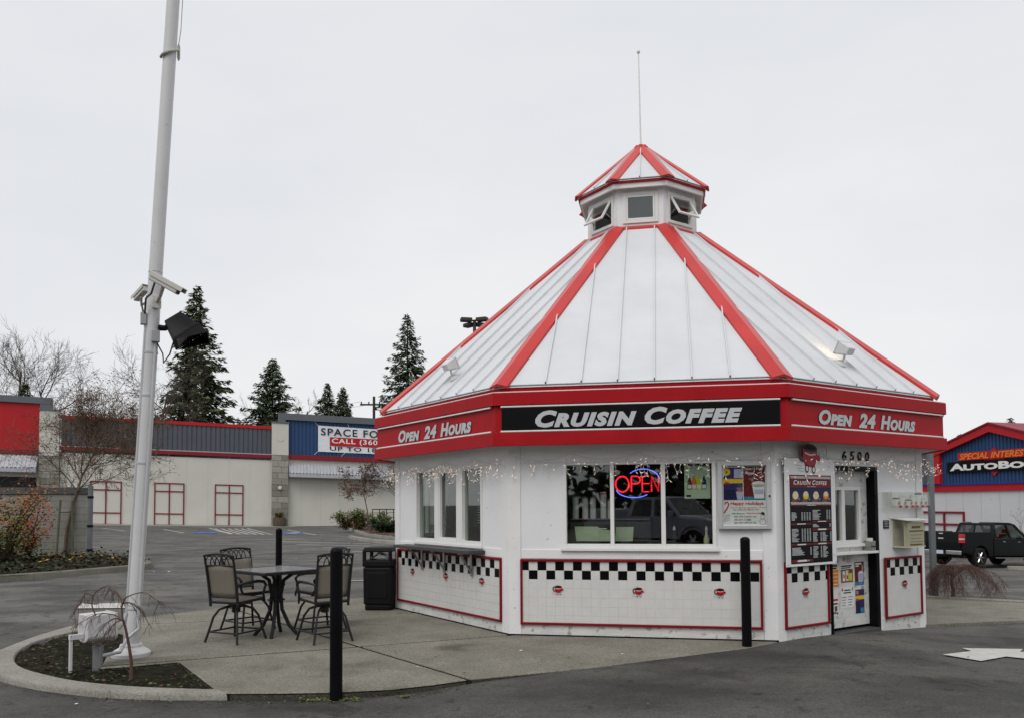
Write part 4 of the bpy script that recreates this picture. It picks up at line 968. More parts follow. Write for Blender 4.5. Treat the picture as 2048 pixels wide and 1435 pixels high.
mb = MB(); letters(mb, P2w, '99\u00a2', 1.21, 0.185, Wd+0.005, 0.045, 0.115, bold=0.03); mb.build('price', 'ink', t)

# ---- plaque, leaflet box and cup display to the right of the door
pl = thing('notice_plaque', 'small black notice plaque right of the door', 'plaque', P2w.pt(2.26, 1.25, 0.01)); MB().pbox(P2w, 2.195, 2.325, 1.252, 1.36, 0.002, 0.010).build('plate', 'ink', pl, bevel=0.002)
mb = MB()
for i in range(4): mb.pbox(P2w, 2.212, 2.31-0.012*(i%2), 1.272+0.022*i, 1.281+0.022*i, 0.010, 0.011)
mb.build('print', 'case_silver', pl)
mat('aged_plastic', (0.58, 0.57, 0.49), 0.3, var=0.08); mat('leaflet', (0.62, 0.61, 0.49), 0.6, var=0.06)
lb = thing('leaflet_box', 'yellowed clear leaflet box mounted right of the door', 'leaflet box', P2w.pt(2.70, 1.0, 0.1))
u0, u1, z0, z1, w1 = 2.40, 2.86, 1.00, 1.35, 0.20
mb = MB(); mb.pbox(P2w, u0, u1, z0, z0+0.014, 0.017, w1); mb.pbox(P2w, u0, u1, z0, z1, 0.003, 0.016)
mb.build('tray', 'aged_plastic', lb); cp = mat_glass('clear_plastic', (0.93,0.93,0.89), 1.0)
MB().pbox(P2w, u0, u0+0.005, z0+0.015, z1, 0.017, w1-0.006).build('side', cp, lb); MB().pbox(P2w, u1-0.005, u1, z0+0.015, z1, 0.017, w1-0.006).build('side', cp, lb); MB().pbox(P2w, u0, u1, z0+0.015, z1, w1-0.005, w1).build('front', cp, lb)
q = [P2w.pt(u0-0.02,z1+0.004,w1+0.03),P2w.pt(u1+0.02,z1+0.004,w1+0.03),P2w.pt(u1+0.02,z1+0.03,0.003),P2w.pt(u0-0.02,z1+0.03,0.003)]
MB().hexa(q+[v+Vector((0,0,0.010)) for v in q]).build('lid', 'vinyl_white', lb)
le = thing('leaflet_stack', 'stack of yellow printed leaflets inside the clear leaflet box', 'leaflets', P2w.pt(2.72, 1.02, 0.2)); MB().pbox(P2w, u0+0.06, u1-0.012, z0+0.016, z1-0.02, w1-0.07, w1-0.012).build('paper', 'leaflet', le)
mb = MB()
for i, (a_, b_, h_) in enumerate(((0.15,0.36,0.030),(0.09,0.43,0.018),(0.11,0.4,0.006),(0.11,0.38,0.006),(0.11,0.41,0.006),(0.10,0.4,0.020))): mb.pbox(P2w, u0+a_, u0+b_, z1-0.10-0.045*i, z1-0.10-0.045*i+h_, w1-0.0118, w1-0.0105)
mb.build('print', 'p_brown', le)
cd = thing('cup_display', 'clear acrylic case of white paper cups high on the wall right of the door', 'display case', P2w.pt(2.65, 1.52, 0.08))
u0, u1, z0, z1, w1 = 2.165, 3.10, 1.515, 1.735, 0.15
mb = MB()
for q in ((u0,u1,z0,z0+0.006,0.017,w1),(u0,u1,z1-0.006,z1,0.017,w1),(u0,u0+0.006,z0+0.006,z1-0.006,0.017,w1),(u1-0.006,u1,z0+0.006,z1-0.006,0.017,w1),(u0+0.006,u1-0.006,z0+0.006,z1-0.006,w1-0.005,w1)): mb.pbox(P2w, *q)
mb.build('case', mat_glass('acrylic', (0.93,0.94,0.92), 1.0), cd)
for i, (u, h) in enumerate(((2.38,0.125),(2.53,0.155),(2.68,0.10),(2.79,0.155),(2.925,0.19),(3.04,0.125))):
    c_ = thing('paper_cup', ['smallest white paper cup at the left end','white paper cup with cardboard sleeve, second from the left','short white paper cup in the middle','medium white paper cup right of the middle','tallest white paper cup','small white paper cup at the right end'][i]+' of the acrylic display', 'cup', P2w.pt(u, z0+0.007, 0.08), 'cups in the acrylic display case')
    o = P2w.pt(u, z0+0.007, 0.08); MB().lathe([(0.028,0),(0.040,h*0.92)], 16, o).build('body', 'paper', c_, smooth=True); MB().lathe([(0.043,h*0.92),(0.043,h),(0.036,h+0.012),(0.034,h+0.012)], 16, o).build('lid', 'sign_silver' if i%2 else 'counter_grey', c_, smooth=True)
    mb = MB(); mb.pbox(P2w, u-0.012, u+0.03, z0+0.05, z0+0.09, 0.119, 0.1205); mb.build('print', 'cup_red', c_)
    tg = MB().pbox(P2w, u-0.01, u+0.055, z0+0.010, z0+0.040, 0.128, 0.131).build('price_tag', 'p_red', c_)

# ---- icicle light strings under the fascia
mat('light_wire', (0.62, 0.62, 0.58), 0.5, var=0)
mat('warm_bulb', (0.8, 0.55, 0.4), 0.3, var=0, emit=(1.0, 0.80, 0.68), estr=0.8)
mat('bulb_clear', (0.82, 0.80, 0.77), 0.3, var=0)
def icicles(k, label, dens, seed, ua, ub, big=None, glow=1.0):
    P = FP(k, RW); rn = random.Random(seed); t = thing('icicle_lights', label, 'string lights', P.pt((ua+ub)/2, 2.15, 0.06), 'icicle lights along the eaves')
    wire, bulb, clear = MB(), MB(), MB(); hooks = [ua + (ub-ua)*i/4 for i in range(5)]
    def zw(u):
        for a_, b_ in zip(hooks, hooks[1:]):
            if a_ <= u <= b_+1e-6: s = (u-a_)/(b_-a_); return 2.215 - 0.075*4*s*(1-s)
        return 2.2
    n = 60; wire.tube([P.pt(ua+(ub-ua)*i/n, zw(ua+(ub-ua)*i/n), 0.055) for i in range(n+1)], 0.0032, 4)
    u = ua
    def lamp(q, d):
        d = d.normalized(); wire.tube([q, q+d*0.018], 0.0030, 4); (bulb if rn.random() < glow else clear).tube([q+d*0.018, q+d*0.034, q+d*0.046], [0.0031,0.0031,0.0015], 5)
    while u < ub:
        L_ = rn.choice((0.06,0.12,0.16,0.22,0.26)); q = P.pt(u, zw(u), 0.055); pts = [q]; nseg = max(2, int(L_/0.045))
        for i in range(nseg):
            q = q + P.U*rn.uniform(-0.022,0.022) + P.N*rn.uniform(-0.012,0.014) + Vector((0,0,-L_/nseg)); pts.append(q)
            for _ in range(1 if rn.random() < 0.5 else 2): lamp(q, P.U*rn.uniform(-1,1) + P.N*rn.uniform(-0.3,0.8) + Vector((0,0,rn.uniform(-1,0.25))))
        wire.tube(pts, 0.0028, 3); u += rn.uniform(0.5,1.5)*dens
    if big:
        for _ in range(big[2]):
            q = P.pt(big[0]+rn.gauss(0,0.06), big[1]+rn.gauss(0,0.07), 0.09+rn.gauss(0,0.05)); lamp(q, Vector((rn.uniform(-1,1),rn.uniform(-1,1),rn.uniform(-1,1))))
            if rn.random() < 0.5: wire.tube([q, q+Vector((rn.gauss(0,0.05),rn.gauss(0,0.05),0.05))], 0.0024, 3)
    wire.build('wire', 'light_wire', t); tag(bulb.build('bulbs', 'warm_bulb', t), kind='stuff')
    if clear.f: tag(clear.build('unlit_bulbs', 'bulb_clear', t), kind='stuff')
icicles(0, 'icicle lights above the three-pane window over the grey counter shelf', 0.062, 11, 0.0, 3.15, (-0.06,2.02,50), 0.55)
icicles(1, 'icicle lights above the front window with the neon sign', 0.074, 12, 0.0, 3.15, None, 0.35)
icicles(2, 'icicle lights above the door and menu board', 0.072, 13, 0.0, 3.15, (3.22,2.05,50), 0.65)

# ---- floodlights standing on the roof
mat('lamp_white', (0.66, 0.66, 0.65), 0.4, var=0.06); mat_glass('lamp_glass', (0.9,0.9,0.88), 1.0)
def roof_pt(k, x, y):
    A, B = kcorner(k, RE, 3.05), kcorner(k+1, RE, 3.05); T0 = kcorner(k, 0.985, 5.945); n = (B-A).cross(T0-A).normalized()
    r = sight(x, y); return CAM + r*((A-CAM).dot(n)/r.dot(n)), (n if n.z > 0 else -n)
for k, x, y, lab, lit in ((0, 910, 756, 'white floodlight on the left slope of the roof', False), (2, 1680, 728, 'lit white floodlight on the right slope of the roof', True)):
    q, n = roof_pt(k, x, y); t = thing('roof_floodlight', lab, 'floodlight', q, 'floodlights on the roof')
    zq = Vector((0,0,1)); Mn = n.to_track_quat('Z','Y').to_matrix().to_4x4()
    MB().lathe([(0.075,0),(0.075,0.02),(0.055,0.035),(0.03,0.05)], 18, q, Mn).build('base', 'lamp_white', t, smooth=True)
    MB().tube([q+n*0.04, q+n*0.09, q+n*0.10+zq*0.05], 0.014, 8).build('swivel', 'lamp_white', t, smooth=True)
    P = FP(k, RW); up = (kcorner(k,0.985,5.945)+kcorner(k+1,0.985,5.945)-kcorner(k,RE,3.05)-kcorner(k+1,RE,3.05)).normalized()   # shines up the roof
    H = q + n*0.15 + zq*0.06; f = (up*0.9 - n*0.25).normalized(); s = f.cross(n).normalized(); v = s.cross(f).normalized()
    fr = [H+f*0.07+s*a_*0.13+v*b_*0.085 for a_, b_ in ((-1,-1),(1,-1),(1,1),(-1,1))]; bk = [H-f*0.07+s*a_*0.07+v*b_*0.045 for a_, b_ in ((-1,-1),(1,-1),(1,1),(-1,1))]
    MB().hexa(bk+fr).build('housing', 'lamp_white', t, bevel=0.012)
    fr2 = [v_+f*0.001 for v_ in fr]; fr3 = [v_+f*0.014+(v_-H-f*0.07)*0.06 for v_ in fr]; MB().hexa(fr2+fr3).build('rim', 'lamp_white', t, bevel=0.003)
    c_ = [H+f*0.0852+s*a_*0.11+v*b_*0.07 for a_, b_ in ((-1,-1),(1,-1),(1,1),(-1,1))]
    MB().hexa([w_-f*0.002 for w_ in c_]+c_).build('lens', mat('lamp_lit', (0.9,0.8,0.6), 0.3, var=0, emit=(1.0,0.72,0.40), estr=6.0) if lit else 'lamp_glass', t)
    if lit:
        ld = bpy.data.lights.new('floodlight_beam', 'SPOT'); ld.energy = 2.2; ld.color = (1.0, 0.70, 0.38); ld.spot_size = math.radians(95); ld.spot_blend = 0.9; ld.shadow_soft_size = 0.05
        lo = bpy.data.objects.new('lamp_light', ld); C.objects.link(lo); lo.parent = t; lo.location = H+f*0.10-q; lo.rotation_euler = f.to_track_quat('-Z','Y').to_euler()

# ---- things seen through the windows
mat('machine_cream', (0.50, 0.54, 0.40), 0.45, var=0.03); mat('steel', (0.35,0.36,0.37), 0.3, metal=0.9, var=0.1)
es = thing('espresso_machine', 'dark espresso machine with cream back panels behind the front window', 'espresso machine', P1.pt(1.2, 0.9, -0.45))
MB().pbox(P1, 0.72, 1.72, 1.00, 1.38, -0.75, -0.19).build('body', 'interior_dark', es, bevel=0.02)
MB().ppoly(P1, [(0.81,1.14),(1.255,1.14),(1.255,1.275),(1.12,1.285),(1.07,1.32),(0.79,1.32)], -0.189, -0.180).build('back_panel', 'machine_cream', es)
MB().ppoly(P1, [(1.285,1.14),(1.50,1.14),(1.515,1.315),(1.30,1.315)], -0.189, -0.180).build('back_panel', 'machine_cream', es)
MB().pbox(P1, 0.74, 1.70, 1.405, 1.415, -0.70, -0.20).build('cup_rail', 'steel', es)
MB().pbox(P1, 1.09, 1.19, 1.290, 1.300, -0.1795, -0.178).build('badge', 'paper', es)
ct = thing('service_counter', 'dark service counter inside the kiosk behind the windows', 'counter', P1.pt(1.5, 0, -0.5)); MB().pbox(P1, 0.12, 2.95, 0.03, 0.98, -0.85, -0.16).build('body', 'interior_brown', ct, bevel=0.01)
for i, (u, h, col, z) in enumerate(((0.78,0.26,'paper',1.416),(0.90,0.25,'paper',1.416),(1.00,0.25,'paper',1.416),(1.13,0.30,'paper',1.416),(1.22,0.22,'paper',1.416))):
    o = P1.pt(u, z, -0.42); t = thing('cup_stack', ['cup stack at the left end on top of the espresso machine','cup stack second from the left on the espresso machine','cup stack third from the left on the espresso machine','tallest cup stack with a red lid on the espresso machine','cup stack nearest the neon sign on the espresso machine'][i], 'cup stack', o, 'cup stacks on the espresso machine')
    mb = MB(); zc = 0
    while zc < h: mb.lathe([(0.036,zc),(0.040,zc+0.02),(0.036,zc+0.021)], 12, o); zc += 0.022
    mb.build('cups', col, t, smooth=True); MB().lathe([(0.040,h+0.002),(0.040,h+0.02),(0.03,h+0.03)], 12, o).build('lid', 'p_red' if i == 3 else 'steel', t, smooth=True)
for i, (u, col) in enumerate(((2.00,'interior_dark'),(2.385,'p_cream'))):
    o = P1.pt(u, 0.982, -0.30); t = thing('syrup_bottle', ['dark syrup bottle at the left of the right hand pane','pale yellow bottle at the right edge of the front window'][i], 'bottle', o, 'bottles on the counter')
    MB().lathe([(0.036,0),(0.036,0.19),(0.015,0.24),(0.014,0.29)], 14, o).build('body', col, t, smooth=True); MB().lathe([(0.017,0.29),(0.017,0.31),(0.004,0.34)], 10, o).build('pump', 'paper', t, smooth=True)
for i, u in enumerate((2.20, 2.32)):
    o = P0.pt(u, 1.12, -0.28); t = thing('cup_tower', ['left','right'][i]+' of two pale cup towers in the three-pane window over the counter shelf', 'cup stack', o, 'cup towers in the three-pane window')
    mb = MB(); zc = 0
    while zc < 0.24: mb.lathe([(0.038,zc),(0.043,zc+0.02),(0.038,zc+0.021)], 12, o); zc += 0.024
    mb.build('cups', 'poster_cream', t, smooth=True)
    MB().lathe([(0.044,-0.12),(0.044,-0.001)], 12, o).build('stand', 'interior_dark', t)
c2 = thing('window_counter', 'counter inside the three-pane window over the grey shelf', 'counter', P0.pt(1.5, 0, -0.4)); MB().pbox(P0, 0.3, 2.75, 0.03, 1.0, -0.5, -0.16).build('body', 'interior_brown', c2)
im = thing('inner_menu', 'dark menu board glimpsed through the right pane of the three-pane window', 'menu board', P0.pt(2.2, 1.4, -0.17))
MB().pbox(P0, 2.03, 2.50, 1.30, 1.98, -0.20, -0.18).build('board', 'sign_black', im); mb = MB()
letters(mb, P0, 'Cruisin Coffee', 2.12, 1.745, -0.178, 0.022, 0.26, shear=0.2, bold=0.02, small=0.8)
for i in range(4): mb.ppoly(P0, [(2.14+0.065*i+0.018*math.cos(q), 1.66+0.024*math.sin(q)) for q in [2*PI*j/10 for j in range(10)]], -0.1795, -0.178)
for i in range(7): mb.pbox(P0, 2.12, 2.20+0.02*(i%3), 1.56-0.035*i, 1.566-0.035*i, -0.1795, -0.1785); mb.pbox(P0, 2.28, 2.36+0.02*((i+1)%3), 1.56-0.035*i, 1.566-0.035*i, -0.1795, -0.1785)
mb.build('print', 'soffit', im)
pt_ = thing('potted_plant', 'dark spiky potted plant inside the left pane of the three-pane window', 'plant', P0.pt(1.15, 1.0, -0.3)); o = P0.pt(1.15, 1.002, -0.3)
MB().lathe([(0.05,0),(0.065,0.10),(0.06,0.10)], 12, o).build('pot', 'interior_dark', pt_, smooth=True); mb = MB(); mat('plant_dark', (0.02,0.035,0.014), 0.5, var=0.3)
for i in range(11):
    a_ = 2*PI*i/11; d_ = Vector((math.cos(a_), math.sin(a_), 0)); h_ = 0.16+0.22*((i*7)%5)/5; s_ = Vector((-d_.y,d_.x,0))*0.014; b_ = o+Vector((0,0,0.1))
    mb.add([b_-s_, b_+s_, b_+d_*0.04+Vector((0,0,h_*0.6))+s_, b_+d_*0.10+Vector((0,0,h_)), b_+d_*0.04+Vector((0,0,h_*0.6))-s_], [(0,1,2,3,4)])
mb.build('leaves', 'plant_dark', pt_)
# ------------------------------------------------------------------ flagpole and what hangs on it
mat('pole_white', (0.60, 0.595, 0.60), 0.42, var=0.06, vs=2, spots=0.2, sps=20, spotcol=(0.42,0.40,0.37))
mat('conduit_grey', (0.50, 0.51, 0.52), 0.45, metal=0.2, var=0.08); mat('box_grey', (0.36,0.37,0.38), 0.5, var=0.08)
mat('cam_beige', (0.55, 0.53, 0.49), 0.4, var=0.05); mat('cable_dark', (0.05,0.05,0.05), 0.5, var=0.1); mat('rope', (0.42,0.45,0.38), 0.9, var=0.2, vs=30, bump=0.6, bs=90)
mat('lamp_black', (0.006,0.006,0.007), 0.45, var=0.2, spec=0.18); mat('galv', (0.30,0.305,0.31), 0.45, metal=0.6, var=0.15)
PB = G(262, 1310); PTOP = at(349, -40, PB.y)
lean = (PTOP-PB)/(PTOP.z); lean.z = 1.0
def pole(z): return PB + Vector((lean.x*z, lean.y*z, z))
def prad(z): return 0.076 - 0.0012*z
fv = Vector((PB.x, PB.y, 0)).normalized(); rv = Vector((fv.y, -fv.x, 0)); fr_ = -fv; UPV = Vector((0,0,1))
fp = thing('flagpole', 'tall tapering white flagpole with grey conduits, rising out of the planter', 'flagpole', PB)
MB().tube([pole(z) for z in (0.04,1,2,3,4,5,6,7,8,9,10)], [prad(z) for z in (0.04,1,2,3,4,5,6,7,8,9,10)], 28).build('shaft', 'pole_white', fp, smooth=True)
MB().lathe([(0.195,0.0),(0.198,0.035),(0.18,0.055),(0.130,0.085),(0.112,0.10),(0.115,0.105),(0.11,0.125),(0.078,0.135)], 36, PB).build('base_collar', 'pole_white', fp, smooth=True)
def pz(py): return at(290, py, PB.y).z
def on(z, r_, f_): return pole(z) + rv*r_ + fr_*f_
zc = pz(640)
MB().tube([on(z, -prad(z)*0.92, 0.03) for z in (0.1,1,2,3,zc-0.05)], 0.016, 8).build('conduit', 'conduit_grey', fp, smooth=True)
zb = pz(688)
MB().tube([on(z, prad(z)*0.62, prad(z)*0.80+0.012) for z in (zb,3,2,1,0.42)] + [on(0.30, 0.06, prad(0.3)+0.02), on(0.20, -0.05, prad(0.3)+0.05), G(195,1338,-0.03)+UPV*0.16+rv*0.20, G(195,1338,-0.03)+UPV*0.13], 0.019, 10).build('conduit', 'conduit_grey', fp, smooth=True)
for z in (pz(705), pz(790), pz(925), pz(1215)):
    MB().lathe([(prad(z)+0.002,-0.012),(prad(z)+0.006,-0.01),(prad(z)+0.006,0.01),(prad(z)+0.002,0.012)], 24, pole(z)).build('strap', 'conduit_grey', fp)
z = pz(545); MB().lathe([(prad(z)+0.001,-0.004),(prad(z)+0.004,0),(prad(z)+0.001,0.004)], 24, pole(z)).build('joint_ring', 'conduit_grey', fp)
def obox(c, e1, e2, e3, a, b, d): return [c + e1*(i*a) + e2*(j*b) + e3*(k*d) for i, j, k in ((-1,-1,-1),(1,-1,-1),(1,1,-1),(-1,1,-1),(-1,-1,1),(1,-1,1),(1,1,1),(-1,1,1))]
MB().hexa(obox(on(zc, -prad(zc)-0.02, 0.03), rv, UPV, fr_, 0.030, 0.065, 0.035)).build('junction_box', 'box_grey', fp, bevel=0.006)
zd = pz(675); MB().hexa(obox(on(zd, prad(zd)*0.55, prad(zd)+0.02), rv, UPV, fr_, 0.042, 0.062, 0.035)).build('junction_box', 'box_grey', fp, bevel=0.005)
# rope and snap hook
zr_ = pz(118); pts = []
for i in range(15):
    a_ = PI*(1.02 - 1.05*i/14); pts.append(pole(zr_ + 0.13*(i/14)**1.6) + rv*(math.cos(a_)*(prad(zr_)+0.018)) + fr_*(math.sin(a_)*(prad(zr_)+0.018)))
MB().tube(pts, 0.015, 8).build('rope_loop', 'rope', fp, smooth=True)
h0 = on(zr_+0.13, prad(zr_)+0.02, 0.0); MB().tube([h0+UPV*0.06, h0+UPV*0.02, h0-UPV*0.10, h0-UPV*0.13], [0.006,0.017,0.017,0.008], 8).build('snap_weight', 'rope', fp, smooth=True)
MB().tube([h0+UPV*0.06, on(6.9, prad(6.9)+0.03, 0), on(9.9, prad(9.9)+0.02, 0)], 0.0045, 5).build('halyard', 'rope', fp)

# security cameras
def bullet(label, c, d, arm, sc=1.0):
    t = thing('security_camera', label, 'camera', arm[0], 'security cameras on the flagpole'); d = d.normalized(); s = d.cross(UPV).normalized(); v = s.cross(d).normalized()
    MB().hexa(obox(c, d, s, v, 0.17*sc, 0.042*sc, 0.040*sc)).build('body', 'cam_beige', t, bevel=0.012*sc)
    MB().hexa(obox(c+d*0.02*sc+v*0.050*sc, d, s, v, 0.205*sc, 0.052*sc, 0.006*sc)).build('sunshield', 'cam_beige', t, bevel=0.005*sc)
    mb = MB()
    for q in (-1, 1): mb.hexa(obox(c+d*0.02*sc+v*0.028*sc+s*q*0.050*sc, d, s, v, 0.20*sc, 0.003*sc, 0.022*sc))
    mb.build('shield_side', 'cam_beige', t)
    MB().hexa(obox(c+d*0.1715*sc, d, s, v, 0.003, 0.032*sc, 0.030*sc)).build('front_glass', 'lamp_black', t)
    MB().tube([arm[0], arm[1], c-v*0.042*sc], 0.020*sc, 8).build('arm', 'cam_beige', t, smooth=True)
    MB().hexa(obox(arm[0], rv, UPV, fr_, 0.045*sc, 0.07*sc, 0.012*sc)).build('mount_plate', 'cam_beige', t, bevel=0.004)
    return t
z1_ = pz(607); c1 = at(330, 568, PB.y-0.30)
t1_ = bullet('beige bullet security camera pointing down right from the flagpole', c1, rv*0.80 - UPV*0.50 + fr_*0.42, (on(z1_, 0.03, prad(z1_)+0.012), on(z1_+0.05, 0.06, prad(z1_)+0.11)))
MB().tube([c1 - rv*0.10 + UPV*0.0, c1 - rv*0.13 - UPV*0.10 + fv*0.06, on(zc+0.20, -0.08, 0.13), on(zc+0.05, -prad(zc)-0.01, 0.06)], 0.011, 7).build('cable', 'cable_dark', t1_, smooth=True)
z2_ = pz(600); c2_ = on(pz(585), -prad(z2_)-0.06, -0.12)
t2_ = bullet('beige security camera half hidden behind the left edge of the flagpole', c2_, -fr_*0.9 - rv*0.35 - UPV*0.25, (on(z2_, -prad(z2_)*0.6, -prad(z2_)*0.8), on(z2_-0.04, -prad(z2_)-0.05, -0.13)), 0.8)
MB().tube([c2_ - UPV*0.05, on(zc+0.18, -prad(zc)-0.05, -0.02), on(zc+0.06, -prad(zc)-0.025, 0.03)], 0.010, 7).build('cable', 'cable_dark', t2_, smooth=True)

# black shoebox floodlight
zl = pz(655); ca = on(zl, prad(zl), 0.02); cl = at(360, 655, PB.y+0.02)
fl = thing('black_floodlight', 'black shoebox floodlight with visor on the flagpole, below the beige camera', 'floodlight', ca)
e1 = (rv*0.80 + UPV*0.60).normalized(); e2 = (rv*0.60 - UPV*0.80).normalized(); e2 = (e2 + fr_*0.25).normalized(); e3 = e1.cross(e2).normalized()
MB().hexa([cl + e1*(i*a_) + e2*(j*0.12) + e3*(k*b_) for i, j, k, a_, b_ in ((-1,-1,-1,0.10,0.09),(1,-1,-1,0.10,0.09),(1,1,-1,0.155,0.14),(-1,1,-1,0.155,0.14),(-1,-1,1,0.10,0.09),(1,-1,1,0.10,0.09),(1,1,1,0.155,0.14),(-1,1,1,0.155,0.14))]).build('housing', 'lamp_black', fl, bevel=0.01)
MB().hexa(obox(cl+e2*0.127, e1, e2, e3, 0.165, 0.010, 0.15)).build('lens_frame', 'lamp_black', fl, bevel=0.004)
MB().hexa([cl+e2*0.1375+e1*a_+e3*b_ for a_, b_ in ((-0.13,-0.12),(0.13,-0.12),(0.13,0.12),(-0.13,0.12))]+[cl+e2*0.139+e1*a_+e3*b_ for a_, b_ in ((-0.13,-0.12),(0.13,-0.12),(0.13,0.12),(-0.13,0.12))]).build('lens', 'lamp_glass', fl)
v0 = cl+e2*0.137
mb = MB(); mb.hexa([v0+e1*0.16-e3*0.15, v0+e1*0.165-e3*0.15, v0+e1*0.165+e3*0.15, v0+e1*0.16+e3*0.15, v0+e1*0.17+e2*0.12-e3*0.15, v0+e1*0.175+e2*0.12-e3*0.15, v0+e1*0.175+e2*0.12+e3*0.15, v0+e1*0.17+e2*0.12+e3*0.15])
for s_ in (-1, 1): mb.add([v0+e1*0.16+e3*0.15*s_, v0+e1*0.17+e2*0.12+e3*0.15*s_, v0-e1*0.16+e3*0.15*s_], [(0,1,2)])
mb.build('visor', 'lamp_black', fl)
MB().tube([ca-rv*0.01, ca+rv*0.06, cl-e2*0.08-e1*0.04], [0.035,0.032,0.03], 8).build('arm', 'lamp_black', fl, smooth=True)
MB().tube([cl-e2*0.06-UPV*0.1, cl-UPV*0.30-rv*0.10, cl-UPV*0.40-rv*0.16, on(zb-0.10, prad(zb)+0.05, 0.03), on(zb, prad(zb)*0.8, prad(zb)+0.02)], 0.008, 6).build('cable', 'cable_dark', fl, smooth=True)

# ------------------------------------------------------------------ white uplight in the planter
LB = G(195, 1338, -0.03); ul = thing('ground_uplight', 'white drum uplight on a short grey pipe in the planter beside the flagpole', 'uplight', LB)
hz = 0.60
MB().lathe([(0.047,-0.05),(0.047,0.19),(0.052,0.192),(0.052,0.235),(0.038,0.24),(0.022,0.25),(0.028,0.28),(0.032,0.31)], 16, LB).build('pipe', 'galv', ul, smooth=True)
ax = (rv*0.93 + fv*0.36).normalized(); sx = Vector((-ax.y, ax.x, 0)); cz = LB + UPV*0.425
prof = [(-0.14,0.135),(0.14,0.135)] + [(0.14*math.cos(a_), -0.075-0.065*math.sin(a_)) for a_ in [PI*i/14 for i in range(15)]]
n = len(prof); A_ = [cz - ax*0.145 + sx*x + UPV*y for x, y in prof]; B_ = [cz + ax*0.115 + sx*x + UPV*y for x, y in prof]
MB().add(A_+B_, [tuple(range(n-1,-1,-1)), tuple(range(n,2*n))]+[(i,(i+1)%n,(i+1)%n+n,i+n) for i in range(n)]).build('drum', 'pole_white', ul, bevel=0.006)
B2 = [cz + ax*0.117 + sx*x*1.06 + UPV*y*1.06 for x, y in prof]; B3 = [cz + ax*0.135 + sx*x*1.06 + UPV*y*1.06 for x, y in prof]
MB().add(B2+B3, [tuple(range(n-1,-1,-1)), tuple(range(n,2*n))]+[(i,(i+1)%n,(i+1)%n+n,i+n) for i in range(n)]).build('end_ring', 'cam_beige', ul)
MB().tube([cz+ax*0.14-UPV*0.05, cz+ax*0.20-UPV*0.03, cz+ax*0.25+UPV*0.03, cz+ax*0.27+UPV*0.11], 0.022, 10).build('conduit_elbow', 'conduit_grey', ul, smooth=True)
q = cz - ax*0.146 - UPV*0.075
MB().hexa(obox(q-ax*0.06, ax, sx, UPV, 0.062, 0.022, 0.026)).build('side_arm', 'pole_white', ul, bevel=0.004)
MB().hexa([v for v in obox(q-ax*0.105-UPV*0.185, ax, sx, UPV, 0.014, 0.014, 0.158)]).build('support_post', 'pole_white', ul, bevel=0.003)

# ------------------------------------------------------------------ bollards, bin, grey post
def bollard(label, p, zb_, top, r=0.054):
    t = thing('bollard', label, 'bollard', (p.x, p.y, zb_), 'black steel bollards round the patio'); o = Vector((p.x, p.y, 0))
    MB().tube([o+UPV*(zb_-0.1), o+UPV*(top-0.035)], r, 24).build('post', 'black_paint', t, smooth=True)
    MB().lathe([(r+0.001,0),(r*0.98,0.012),(r*0.82,0.026),(r*0.5,0.036),(0.004,0.04)], 24, o+UPV*(top-0.035)).build('cap', 'black_paint', t, smooth=True)
bollard('black bollard at the front kerb, nearest the camera', G(672,1397,-0.06), -0.066, 1.235)
bollard('black bollard in front of the tiled wall near the menu board', G(1494,1291,0), 0.0, 1.215)
b3 = at(558,1057,13.6); bollard('black bollard behind the patio table at the far edge', Vector((b3.x, 13.6, 0)), -0.066, 1.22, 0.053)
mat('bin_black', (0.006,0.006,0.0065), 0.55, spec=0.18, var=0.2, vs=6, bump=0.12, bs=120); mat('bin_liner', (0.62,0.62,0.64), 0.35, var=0.08, vs=10, bump=0.5, bs=16)
bx_ = at(762,1100,12.52).x; tb = thing('litter_bin', 'black plastic litter bin with openings in its hood at the kiosk corner', 'litter bin', (bx_, 12.50, 0), rz=0.0)
Mz = Matrix.Translation((bx_, 12.50, 0)) @ Matrix.Rotation(-0.10, 4, 'Z')
def tb_box(a0, a1, z0, z1): return [Mz @ Vector(q) for q in ((-a0,-a0,z0),(a0,-a0,z0),(a0,a0,z0),(-a0,a0,z0),(-a1,-a1,z1),(a1,-a1,z1),(a1,a1,z1),(-a1,a1,z1))]
MB().hexa(tb_box(0.195,0.20,0.0,0.085)).build('foot', 'bin_black', tb, bevel=0.02); MB().hexa(tb_box(0.215,0.222,0.086,0.655)).build('body', 'bin_black', tb, bevel=0.025)
mb = MB()
for s_ in range(4): 
    Rz = Mz @ Matrix.Rotation(s_*PI/2, 4, 'Z'); mb.hexa([Rz @ Vector(q) for q in ((-0.16,-0.2265,0.18),(0.16,-0.2265,0.18),(0.16,-0.20,0.18),(-0.16,-0.20,0.18),(-0.16,-0.2285,0.58),(0.16,-0.2285,0.58),(0.16,-0.20,0.58),(-0.16,-0.20,0.58))])
mb.build('raised_panel', 'bin_black', tb, bevel=0.012)
for i, j in ((-1,-1),(1,-1),(1,1),(-1,1)): MB().box(min(i*0.228,i*0.175), max(i*0.228,i*0.175), min(j*0.228,j*0.175), max(j*0.228,j*0.175), 0.72, 0.915, M=Mz).build('hood_post', 'bin_black', tb, bevel=0.015)
for n_, z0_, z1_b, a_ in (('hood_band',0.66,0.765,0.229),('hood_roof',0.885,0.955,0.230)): MB().hexa(tb_box(a_, a_-(0.02 if n_ == 'hood_roof' else 0), z0_, z1_b)).build(n_, 'bin_black', tb, bevel=0.02)
mb = MB(); 
